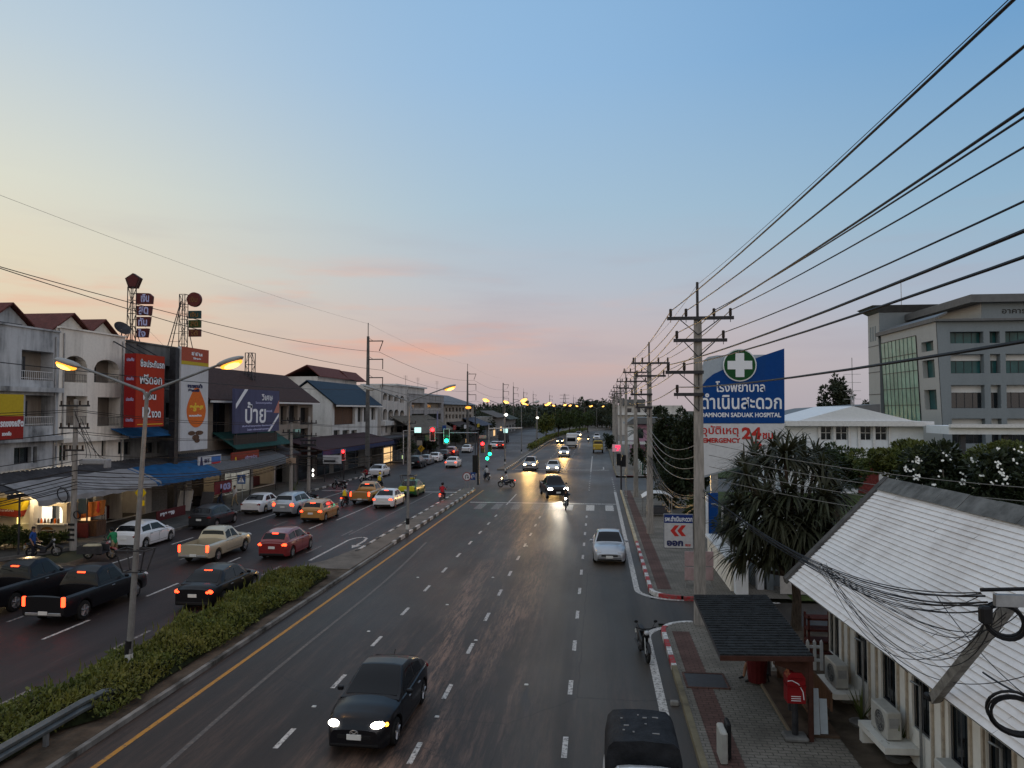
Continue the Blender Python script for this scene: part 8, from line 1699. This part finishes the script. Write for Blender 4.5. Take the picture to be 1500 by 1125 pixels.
# ------------------------------------------------------------------ people and motorcycles
POSES = {
 'stand': dict(pel=(0,0,.93),ch=(0,0,1.28),nk=(0,.01,1.46),hd=(0,.03,1.60),hip=.095,kn=[(.10,.03,.50),(-.10,-.01,.50)],an=[(.11,0,.09),(-.11,-.03,.09)],el=[(.25,-.03,1.13),(-.25,.0,1.13)],wr=[(.25,.10,.90),(-.23,.16,.94)]),
 'walk': dict(pel=(0,0,.92),ch=(0,.04,1.27),nk=(0,.06,1.45),hd=(0,.09,1.59),hip=.09,kn=[(.09,.17,.52),(-.09,-.02,.48)],an=[(.10,.24,.09),(-.10,-.28,.15)],el=[(.24,-.12,1.13),(-.24,.10,1.14)],wr=[(.23,-.10,.88),(-.21,.26,.95)]),
 'bend': dict(pel=(0,-.05,.92),ch=(0,.14,1.22),nk=(0,.24,1.36),hd=(0,.32,1.47),hip=.095,kn=[(.11,.03,.50),(-.11,.0,.50)],an=[(.12,-.03,.09),(-.12,-.06,.09)],el=[(.25,.22,1.05),(-.25,.22,1.05)],wr=[(.17,.42,.98),(-.17,.42,.98)]),
 'ride': dict(pel=(0,-.12,.80),ch=(0,.0,1.14),nk=(0,.04,1.32),hd=(0,.09,1.46),hip=.10,kn=[(.19,.26,.68),(-.19,.26,.68)],an=[(.17,.12,.30),(-.17,.12,.30)],el=[(.29,.16,1.02),(-.29,.16,1.02)],wr=[(.28,.43,1.02),(-.28,.43,1.02)]),
 'sit': dict(pel=(0,0,.52),ch=(0,.05,.88),nk=(0,.08,1.06),hd=(0,.12,1.20),hip=.10,kn=[(.12,.42,.50),(-.12,.40,.50)],an=[(.13,.50,.09),(-.13,.36,.09)],el=[(.24,.10,.76),(-.24,.10,.76)],wr=[(.17,.32,.60),(-.15,.32,.60)]),
}
def person(label,pose,loc,rz,shirt,trousers,hair=M_HAIR,helmet=None,vest=None,short=False,scale=1.0,group=None):
    P = POSES[pose]; root = thing('person',label,'person',loc,rz,group)
    J,E,RAD,KIND = [],[],[],[]
    def j(p,r): J.append(Vector(p) * scale); RAD.append(r * scale); return len(J) - 1
    def e(a,b,k): E.append((a,b)); KIND.append(k)
    pel = j(P['pel'],(.145)); mid = j((Vector(P['pel']) + Vector(P['ch'])) / 2,.125); ch = j(P['ch'],.150); nk = j(P['nk'],.055); hb = j(Vector(P['hd']) - Vector((0,0,.05)),.080); hd = j(Vector(P['hd']) + Vector((0,0,.05)),.088)
    e(pel,mid,'s'); e(mid,ch,'s'); e(ch,nk,'s'); e(nk,hb,'k'); e(hb,hd,'k')
    for i,s in enumerate((1,-1)):
        hp = j(Vector(P['pel']) + Vector((s * P['hip'],0,-.06)),.095); kn = j(P['kn'][i],.062); an = j(P['an'][i],.042); to = j(Vector(P['an'][i]) + Vector((0,.15,-.055)),.032)
        e(pel,hp,'t'); e(hp,kn,'t'); e(kn,an,'k' if short else 't'); e(an,to,'f')
        sh = j(Vector(P['ch']) + Vector((s * .165,-.01,.10)),.062); el = j(P['el'][i],.044); wr = j(P['wr'][i],.030); dv = (Vector(P['wr'][i]) - Vector(P['el'][i])).normalized(); pm = j(Vector(P['wr'][i]) + dv * .07,.030)
        e(ch,sh,'s'); e(sh,el,'s'); e(el,wr,'k'); e(wr,pm,'k')
        side = dv.cross(Vector((s,0,0))); side = side.normalized() if side.length > .1 else Vector((0,1,0))
        for q in (-1.5,-.5,.5,1.5): f1 = j(Vector(P['wr'][i]) + dv * .12 + side * .017 * q,.010); f2 = j(Vector(P['wr'][i]) + dv * (.165 - .008 * abs(q)) + side * .018 * q + Vector((0,0,-.012)),.008); e(pm,f1,'k'); e(f1,f2,'k')
        th = j(Vector(P['wr'][i]) + dv * .08 + side * .055,.010); e(wr,th,'k')
    me = bpy.data.meshes.new('body'); me.from_pydata(J,E,[]); o = bpy.data.objects.new('body',me); COL.objects.link(o)
    sk = o.modifiers.new('skin','SKIN'); sk.use_smooth_shade = True; layer = me.skin_vertices[0] if me.skin_vertices else None
    if layer is None: bm = bmesh.new(); bm.from_mesh(me); bm.verts.layers.skin.verify(); bm.to_mesh(me); bm.free(); layer = me.skin_vertices[0]
    for i,r in enumerate(RAD): layer.data[i].radius = (r,r)
    layer.data[0].use_root = True
    sb = o.modifiers.new('sub','SUBSURF'); sb.levels = sb.render_levels = 1
    nm = bpy.data.meshes.new_from_object(o.evaluated_get(bpy.context.evaluated_depsgraph_get())); bpy.data.objects.remove(o)
    nm.materials.clear(); mats = [M_SKIN,shirt,trousers,M_TRIM]
    for m_ in mats: nm.materials.append(m_)
    IDX = {'k': 0,'s': 1,'t': 2,'f': 3}
    for p in nm.polygons:
        c = p.center; best,bi = 9,0
        for (a,b),k in zip(E,KIND):
            A,B = J[a],J[b]; d = B - A; t = max(0,min(1,(c - A).dot(d) / max(d.length_squared,1e-8))); q = (c - A - d * t).length - (RAD[a] * (1 - t) + RAD[b] * t)
            if q < best: best,bi = q,IDX[k]
        p.material_index = bi; p.use_smooth = True
    body = bpy.data.objects.new('body',nm); COL.objects.link(body); body.parent = root
    h = Vector(P['hd']) * scale; b = MB()
    if helmet: b.ball(h + Vector((0,-.015,.07)),(.135,.15,.13),nu=14,nv=8); b.build('helmet',helmet,root,smooth=True,world=False)
    else: b.ball(h + Vector((0,-.022,.075)),(.092,.105,.085),nu=12,nv=7); b.ball(h + Vector((0,-.06,.02)),(.08,.06,.09),nu=10,nv=6); b.build('hair',hair,root,smooth=True,world=False)
    b = MB(); b.ball(h + Vector((0,.095,.005)),(.014,.022,.02),nu=6,nv=4); b.build('nose',M_SKIN,root,world=False)
    for s in (-1,1): b = MB(); b.ball(h + Vector((s * .032,.082,.03)),(.012,.01,.009),nu=6,nv=4); b.build('eye',M_TRIM,root,world=False); b = MB(); b.ball(h + Vector((s * .088,.0,.01)),(.014,.024,.032),nu=6,nv=4); b.build('ear',M_SKIN,root,world=False)
    if vest: c = (Vector(P['ch']) * .6 + Vector(P['pel']) * .4) * scale; b = MB(); d = (Vector(P['ch']) - Vector(P['pel'])).normalized(); b.tube([c - d * .22,c - d * .05,c + d * .12,c + d * .28],[.165,.172,.178,.13],12); b.build('vest',vest,root,smooth=True,world=False)
    return root
def motorbike(label,loc,rz,body,head=M_HEADOFF,tail=M_LAMPOFF,group=None):
    t = thing('motorcycle',label,'motorcycle',loc,rz,group)
    for y,n in ((.62,1),(-.60,1)):
        b = MB(); b.tube([(0,.245 * math.cos(2 * PI * j / 20),.245 * math.sin(2 * PI * j / 20)) for j in range(21)],.048,7,cap=False); w = b.build('wheel',M_TYRE,t,smooth=True,world=False); w.location = (0,y,.29)
        b = MB(); b.cyl((0,0,0),(1,0,0),.06,.09,10)
        for k in range(5): b.tube([(0,0,0),(0,.22 * math.cos(2 * PI * k / 5),.22 * math.sin(2 * PI * k / 5))],.014,4)
        b.build('rim',M_RIM,w,world=False)
    b = MB()
    for s in (-1,1): b.tube([(s * .065,.62,.29),(s * .06,.46,.78),(s * .05,.42,.95)],.022,6); b.tube([(s * .09,-.60,.29),(s * .10,-.15,.36)],.025,5); b.tube([(s * .09,-.60,.29),(s * .10,-.52,.68)],.022,5)
    b.build('fork',M_STEEL,t,world=False)
    b = MB(); rows = []
    for y,w,z0,z1 in ((-.86,.05,.70,.80),(-.7,.11,.60,.82),(-.4,.13,.48,.76),(-.1,.13,.34,.62),(.12,.10,.34,.56),(.25,.11,.42,.72),(.38,.12,.55,.96),(.50,.08,.70,.98)):
        rows.append([(w * math.cos(a),y,(z0 + z1) / 2 + (z1 - z0) / 2 * math.sin(a)) for a in [2 * PI * i / 10 for i in range(11)]])
    loft(b,rows); b.build('body',body,t,smooth=50,world=False)
    b = MB(); b.bbox((0,-.38,.80),(.24,.68,.09),.035); b.build('seat',M_TRIM,t,world=False); b = MB(); b.bbox((0,-.02,.34),(.26,.32,.24),.05); b.tube([(.12,-.05,.30),(.14,-.7,.36)],.04,7); b.build('engine',M_DSTEEL,t,world=False)
    b = MB(); b.tube([(-.34,.30,1.03),(-.12,.40,1.00),(.12,.40,1.00),(.34,.30,1.03)],.018,6); b.build('handlebar',M_TRIM,t,world=False)
    for s in (-1,1): b = MB(); b.tube([(s * .2,.38,1.02),(s * .30,.36,1.20)],.009,4); b.ball((s * .31,.36,1.23),(.065,.02,.045),nu=8,nv=5); b.build('mirror',M_TRIM,t,world=False)
    b = MB(); b.ball((0,.50,.90),(.085,.06,.075),nu=12,nv=7); b.build('headlight',head,t,smooth=True,world=False); b = MB(); b.ball((0,-.88,.74),(.085,.04,.045),nu=10,nv=6); b.build('tail_light',tail,t,smooth=True,world=False)
    b = MB(); b.tube([(0,.62 + .31 * math.cos(a),.29 + .31 * math.sin(a)) for a in [R(20 + 14 * i) for i in range(9)]],.06,6); b.build('mudguard',body,t,smooth=True,world=False); b = MB(); b.bbox((0,-.93,.58),(.2,.02,.16),.005); b.build('number_plate',M_PLATE,t,world=False)
    return t
C_BLUE,C_GREEN,C_WHITE,C_DARK,C_RED,C_JEAN,C_KHAKI = cloth('blue',(.02,.06,.22)),cloth('green',(.02,.17,.07)),cloth('white',(.42,.42,.42)),cloth('dark',(.02,.02,.025)),cloth('red',(.30,.02,.03)),cloth('denim',(.035,.05,.09)),cloth('khaki',(.26,.20,.12))
V_YEL = mat('vest_yellow',(.62,.42,.02),.7,var=.1)
PB,PR,PW = paint('bike_black',(.012,.012,.014)),paint('bike_red',(.22,.015,.015)),paint('bike_white',(.5,.5,.5))
p = gz(943,962); motorbike('black motorcycle parked at the kerb beside the bus shelter',(p.x,p.y,.006),PI + R(8),PB)
p = gz(742,714); motorbike('motorcycle crossing the junction sideways',(p.x,p.y,.006),R(84),PB,M_HEADW,M_BRAKE); person('rider in a pale shirt crossing the junction sideways','ride',(p.x,p.y,.02),R(84),C_WHITE,C_JEAN,helmet=M_TRIM)
p = gz(829,746); m = motorbike('motorcycle with a lit headlight in front of the dark pickup',(p.x,p.y,.006),PI,PB,M_HEAD); person('rider in dark clothes coming towards the crossing','ride',(p.x,p.y,.02),PI,C_DARK,C_DARK,helmet=M_TRIM)
p = gz(648,735); motorbike('red lit motorcycle alone in the turning lane',(p.x,p.y,.006),R(-2),PR,M_HEADOFF,M_BRAKE); person('rider in a red shirt alone in the turning lane','ride',(p.x,p.y,.02),R(-2),C_RED,C_DARK,helmet=M_TRIM); o = halo((p.x,p.y - 1.5,.8),(1,.04,.02),14)
p = gz(505,741); motorbike('motorcycle with a lit tail lamp left of the pale pickup',(p.x,p.y,.006),0,PB,M_HEADOFF,M_BRAKE); person('rider in a yellow vest left of the pale pickup','ride',(p.x,p.y,.02),0,C_WHITE,C_DARK,helmet=M_TRIM,vest=V_YEL)
p = gz(556,716); motorbike('motorcycle waiting beyond the pale pickup',(p.x,p.y,.006),R(-4),PB); person('rider in a yellow vest beyond the pale pickup','ride',(p.x,p.y,.02),R(-4),C_WHITE,C_DARK,helmet=V_YEL,vest=V_YEL)
p = gz(862,648); motorbike('far motorcycle with a lit headlight by the yellow lorry',(p.x,p.y,.006),PI,PB,M_HEADW); person('far rider by the yellow lorry','ride',(p.x,p.y,.02),PI,C_DARK,C_DARK,helmet=M_TRIM)
p = gz(455,738,.12); motorbike('dark motorcycle parked at the left kerb by the middle pole',(p.x,p.y,.125),R(60),PB); p = gz(497,717,.12); motorbike('motorcycle parked at the left kerb below the red signal',(p.x,p.y,.125),R(70),PB)
p = gz(536,705,.06); motorbike('motorcycle with a white fairing at the left kerb by the white low car',(p.x,p.y,.006),R(150),PW); person('rider in a red shirt at the left kerb by the white low car','ride',(p.x,p.y,.02),R(150),C_RED,C_DARK,helmet=M_TRIM)
p = gz(713,703); motorbike('motorcycle stopped by the median signal post',(p.x,p.y,.006),R(30),PB); person('rider in a white shirt stopped by the median signal post','ride',(p.x,p.y,.02),R(30),C_WHITE,C_JEAN,helmet=M_TRIM)
p = gz(48,819); person('man in a blue shirt standing at the road edge before the stall','stand',(p.x,p.y,.006),R(-80),C_BLUE,C_DARK)
p = gz(64,816); motorbike('small motorcycle standing beside the man in blue',(p.x,p.y,.006),R(-70),PB)
p = gz(167,818); person('man in a green shirt bending over a loaded motorcycle','bend',(p.x,p.y,.006),R(65),C_GREEN,C_KHAKI)
p = gz(146,819); t = motorbike('loaded motorcycle with a side tray by the man in green',(p.x,p.y,.006),R(-80),PR); b = MB(); b.box(.25,1.0,-.7,.6,.45,.5); b.box(.25,.29,-.7,.6,.5,.85); b.box(.96,1.0,-.7,.6,.5,.85); b.box(.29,.96,-.7,-.66,.5,.85); b.build('side_tray',M_DSTEEL,t,world=False); b = MB(); b.bbox((.62,-.1,.72),(.5,.8,.35),.06); b.build('load',mat('sack_cream',(.35,.30,.2),.8,var=.2),t,world=False)
p = gz(323,741,.12); person('pedestrian in dark clothes walking below the blue awning','walk',(p.x,p.y,.12),R(150),C_DARK,C_JEAN); p = gz(344,742,.12); person('pedestrian in a pale shirt beside the pedestrian crossing sign','walk',(p.x,p.y,.12),R(170),C_WHITE,C_KHAKI)
person('person in shorts sitting inside the bus shelter with legs towards the road','sit',(4.72,22.3,.14),R(88),C_RED,C_DARK,short=True)
t = thing('plastic_stool','dark plastic stool under the person sitting in the bus shelter','stool',(4.72,22.3,.2)); b = MB(); b.bbox((0,0,.21),(.34,.34,.04),.015); b.build('seat',M_TRIM,t,world=False)
for sx in (-1,1):
    for sy in (-1,1): b = MB(); b.tube([(sx * .15,sy * .15,0),(sx * .12,sy * .12,.2)],.02,5); b.build('leg',M_TRIM,t,world=False)
# ------------------------------------------------------------------ food stall and its neighbours
KY = gz(75,790,.12).y + .3; Kx = lambda u: gy(u,600,KY).x; Kz = lambda v: gy(75,v,KY).z
t = thing('food_stall','cream food kiosk with a brightly lit rounded serving window','stall',(Kx(75),KY,.12)); M_KIOSK = mat('kiosk_cream',(.50,.45,.36),.6,var=.08)
x0,x1,z0,z1 = Kx(44),Kx(101),.12,Kz(737); wx0,wx1,wz0,wz1 = Kx(49),Kx(95),Kz(766),Kz(741); P = PYM(KY); hole = [(wx0,wx1,wz0,wz1)]
b = MB(); holes_wall(b,P,x0,x1,z0,z1,hole,.06); b.box(x0,x0 + .05,KY + .01,KY + 2,z0,z1); b.box(x1 - .05,x1,KY + .01,KY + 2,z0,z1); b.box(x0,x1,KY + 1.95,KY + 2,z0,z1); b.box(x0,x1,KY + .01,KY + 2,z1 - .04,z1)
arch_fill(b,P,(wx0,wx0 + .5,wz0,wz1),.0001,.02) if False else None
b.build('wall',M_KIOSK,t); b = MB()
for s,xx in ((1,wx0),(-1,wx1)):
    b.slab([(xx,KY - .004,wz1)] + [(xx + s * (.35 - .35 * math.sin(a)),KY - .004,wz1 - .35 + .35 * math.cos(a)) for a in [PI / 2 * i / 6 for i in range(7)]],(0,.03,0))
b.build('corner_fillets',M_KIOSK,t); b = MB(); b.quad((wx0,KY + 1.9,wz0 - .3),(wx1,KY + 1.9,wz0 - .3),(wx1,KY + 1.9,wz1),(wx0,KY + 1.9,wz1)); b.build('back_panel',M_SHOPW,t); cxm = (wx0 + wx1) / 2
b = MB(); b.box(cxm - .55,cxm + .25,KY + .12,KY + .14,wz0 + .02,wz1 - .05); b.build('white_shutter',mat('shutter_white_lit',(.6,.6,.58),.6,emit=(1,.97,.9),es=.7),t); b = MB(); b.box(x0 - .1,x1 + .1,KY - .35,KY + .1,wz0 - .06,wz0); b.build('counter',M_FRAMEW,t)  # shutter and back panel emit on their own to imitate the kiosk's inner light
r_ = random.Random(4)
for k in range(9): b = MB(); xx = wx0 + .15 + k * (wx1 - wx0 - .3) / 8; b.tube([(xx,KY - .15,wz0),(xx,KY - .15,wz0 + r_.uniform(.1,.28)),(xx,KY - .15,wz0 + .30)],[.07,.07,.03],8); b.build('jar',(M_WOOD,M_KIOSK,M_TRIM,M_SIGNO)[k % 4],t)
b = MB(); b.slab([(cxm + .05 + .42 * math.cos(a),KY - .004,Kz(777) + .22 * math.sin(a)) for a in [2 * PI * i / 20 for i in range(20)]],(0,-.02,0)); b.build('oval_logo',mat('logo_brown',(.24,.12,.04),.6,var=.3),t); text('COFFEE',.55,.12,(cxm + .05,KY - .024,Kz(777)),'-y',M_KIOSK,t,depth=.01)
b = MB(); b.tube([(x0 + .7,KY + .05,z1),(x0 + .7,KY + .05,z1 + .12),(x0 + .7,KY + .05,z1 + .3)],[.2,.16,.05],8); b.build('roof_lantern',M_TUBEW,t)
l = bpy.data.lights.new('stall_light','POINT'); l.energy = 150; l.color = (1,.82,.55); l.shadow_soft_size = .3; o = bpy.data.objects.new('stall_light',l); COL.objects.link(o); o.parent = t; o.location = (0,.7,2.35)
l = bpy.data.lights.new('stall_light','POINT'); l.energy = 190; l.color = (1,.72,.38); l.shadow_soft_size = .3; o = bpy.data.objects.new('stall_light',l); COL.objects.link(o); o.parent = t; o.location = (-.2,-1.1,2.7)
for k,u in enumerate((66,72,78)):
    p = gz(u,796,.12); s_ = thing('bar_stool',('left of the three dark bar stools before the stall','middle of the three dark bar stools before the stall','right of the three dark bar stools before the stall')[k],'stool',(p.x,p.y - .1,.12)); b = MB(); b.cyl((0,0,.75),(0,0,1),.17,.05,10); b.build('seat',M_TRIM,s_,world=False)
    for a in range(4): b = MB(); b.tube([(.2 * math.cos(a * PI / 2 + .8),.2 * math.sin(a * PI / 2 + .8),0),(.1 * math.cos(a * PI / 2 + .8),.1 * math.sin(a * PI / 2 + .8),.73)],.015,4); b.build('leg',M_TRIM,s_,world=False)
t = thing('stall_awning','yellow and red stall awning at the left picture edge','awning',(Kx(12),KY - .5,2)); y = KY - .8; a = lambda u,v: tuple(gy(u,v,y)); b = MB(); b.slab([a(-30,728),a(36,734),a(30,748),a(-30,742)],(0,.5,0)); b.build('yellow_cloth',M_SIGNY,t); b = MB(); b.slab([a(-30,742.2),a(30,748.2),a(26,758),a(-30,752)],(0,.5,0)); b.build('red_valance',mat('valance_red',(.22,.03,.02),.7),t)
c = gy(8,747.5,y); text('กาแฟสด',1.1,.14,(c.x,y,c.z),'-y',M_INKW,t,depth=.02); b = MB(); q = gy(22,770,y); b.box(q.x - .05,q.x + .05,y + .2,y + .3,.12,2.5); b.build('lit_tube',mat('tube_yellow_lit',(.5,.4,.1),.5,emit=(1,.75,.2),es=2.2),t); b = MB(); q = gy(30,770,y); b.box(Kx(24),Kx(43),y + .6,y + .66,.12,Kz(737)); b.build('side_curtain',mat('curtain_tan',(.36,.27,.15),.8,var=.2),t)
t = thing('market_stall','stall with an orange printed awning right of the lit kiosk','stall',(Kx(130),KY + .6,.12)); y = KY + .6; b = MB(); b.slab([a(112,737) if False else tuple(gy(u,v,y)) for u,v in ((116,738),(149,733),(146,755),(110,761))],(0,.4,0)); b.build('orange_awning',mat('awning_orange',(.42,.13,.03),.6,var=.12),t)
b = MB(); b.slab([tuple(gy(u,v,y - .01)) for u,v in ((143,735),(146,735),(145.5,746),(148,746),(143.5,752),(140,746),(142.5,746))],(0,-.02,0)); b.build('red_arrow',M_INKR,t); c = gy(128,757,y); text('อาหารตามสั่ง',1.2,.12,(c.x,y - .005,c.z + .05),'-y',M_INKR,t,depth=.02)
b = MB(); b.box(gy(112,600,y).x,gy(140,600,y).x,y + .3,y + 1.2,.12,1.05); b.build('counter',M_WOOD,t); b = MB(); q = gy(121,765,y); b.box(q.x - .3,q.x + .3,y + .25,y + .29,1.1,2.0); b.build('lit_menu',M_WARM,t); b = MB(); q = gy(121,787,y - .3); b.bbox((q.x,y - .3,.6),(.75,.06,.9),.02); b.build('menu_board',M_SIGNM,t)
l = bpy.data.lights.new('stall_light','POINT'); l.energy = 170; l.color = (1,.66,.3); l.shadow_soft_size = .3; o = bpy.data.objects.new('stall_light',l); COL.objects.link(o); o.parent = t; o.location = (0,.2,1.9)
p = gz(150,780,.12); t = thing('banner_stand','tall narrow white banner with black Thai letters by the orange stall','banner',(p.x,p.y,.12)); y = p.y; q0,q1 = gy(147,773,y),gy(155.5,742,y); b = MB(); b.box(q0.x,q1.x,y,y + .03,q0.z,q1.z); b.build('panel',M_SIGNW,t); b = MB(); b.tube([(q0.x,y + .05,.12),(q0.x,y + .05,q1.z)],.02,5); b.build('pole',M_STEEL,t)
for k,s in enumerate('กขคนมร'): text(s,.2,.16,((q0.x + q1.x) / 2,y,q1.z - .16 - k * .2),'-y',M_INKB,t,depth=.008)
# lit pavement signs further along
p = gy(453.5,684,gz(453,700,.12).y); Y = p.y; t = thing('lit_sign_stand','stand of five glowing white round lamps before the green shops','sign',(p.x,Y,.12)); b = MB(); b.tube([(p.x,Y + .1,.12),(p.x,Y + .1,p.z + .4)],.06,6); b.build('post',M_DSTEEL,t)
for du,v in ((0,680),(-4,689),(4,689),(-4,696),(4,696)): q = gy(453.5 + du,v,Y); b = MB(); b.ball((q.x,Y,q.z),.25 if du == 0 else .19,nu=12,nv=7); b.build('lamp_globe',M_TUBEW,t,smooth=True)
for (u,v,w,h,Y,m_,lab,nm) in ((550,643,1.4,.45,118,M_GREENP,'small glowing green white shop panel under the arcade house','shop_sign'),(584.5,650,.16,1.3,122,M_REDP,'vertical glowing red tube under the arcade house','lit_tube'),(590.5,650,.16,1.2,122,M_TUBEW,'vertical glowing white tube beside the red one','lit_tube'),(572,655,.18,1.0,118,mat('tube_cream_lit',(.4,.4,.3),.5,emit=(1,.85,.5),es=2.5),'cream tube light on a post under the arcade house','lit_tube'),(583,671,1.5,.9,116,M_GREENP,'pale green lit stall front across the junction','lit_stall')):
    p = gy(u,v,Y); t = thing(nm,lab,'lit sign',(p.x,Y,p.z - h / 2)); b = MB(); b.bbox((p.x,Y,p.z),(w,.12,h),.02); b.build('panel',m_,t); b = MB(); b.tube([(p.x,Y + .1,.1),(p.x,Y + .1,p.z)],.04,5); b.build('post',M_DSTEEL,t)
p = gy(524,704,78); t = thing('banner_board','pale board with a dark band under the maroon canopy','sign',tuple(gy(483,672,72))); q0,q1 = gy(473,679,72),gy(500,667,72); b = MB(); b.box(q0.x,q1.x,72,72.05,q0.z,q1.z); b.build('panel',M_SIGNW,t); b = MB(); b.box(q0.x + .1,q1.x - .6,71.97,71.995,q0.z + .15,q0.z + .35); b.build('dark_band',M_INKB,t)
for k,(u,v,w) in enumerate(((268,740,1.1),(300,742,1.0))):
    p = gz(u,v + 8,.12); t = thing('display_board',('pale leaning board under the blue awning','dark ramp like board leaning under the blue awning')[k],'board',(p.x,p.y,.12)); b = MB(); b.slab([(-w / 2,0,0),(w / 2,0,0),(w / 2,.5,1.5),(-w / 2,.5,1.5)],(0,.05,0)); b.build('panel',M_SIGNW if k == 0 else M_FRAMED,t,world=False); b = MB(); b.tube([(0,.9,0),(0,.5,1.4)],.03,5); b.build('strut',M_DSTEEL,t,world=False)
p = gz(292,741,.12); t = thing('loudspeaker','black square box with a round cone under the blue awning','speaker',(p.x,p.y,.12)); b = MB(); b.bbox((0,0,.4),(.8,.6,.8),.03); b.build('cabinet',M_TRIM,t,world=False); b = MB(); b.cyl((.0,-.305,.4),(0,1,0),.28,.03,18); b.build('cone',M_DSTEEL,t,world=False)
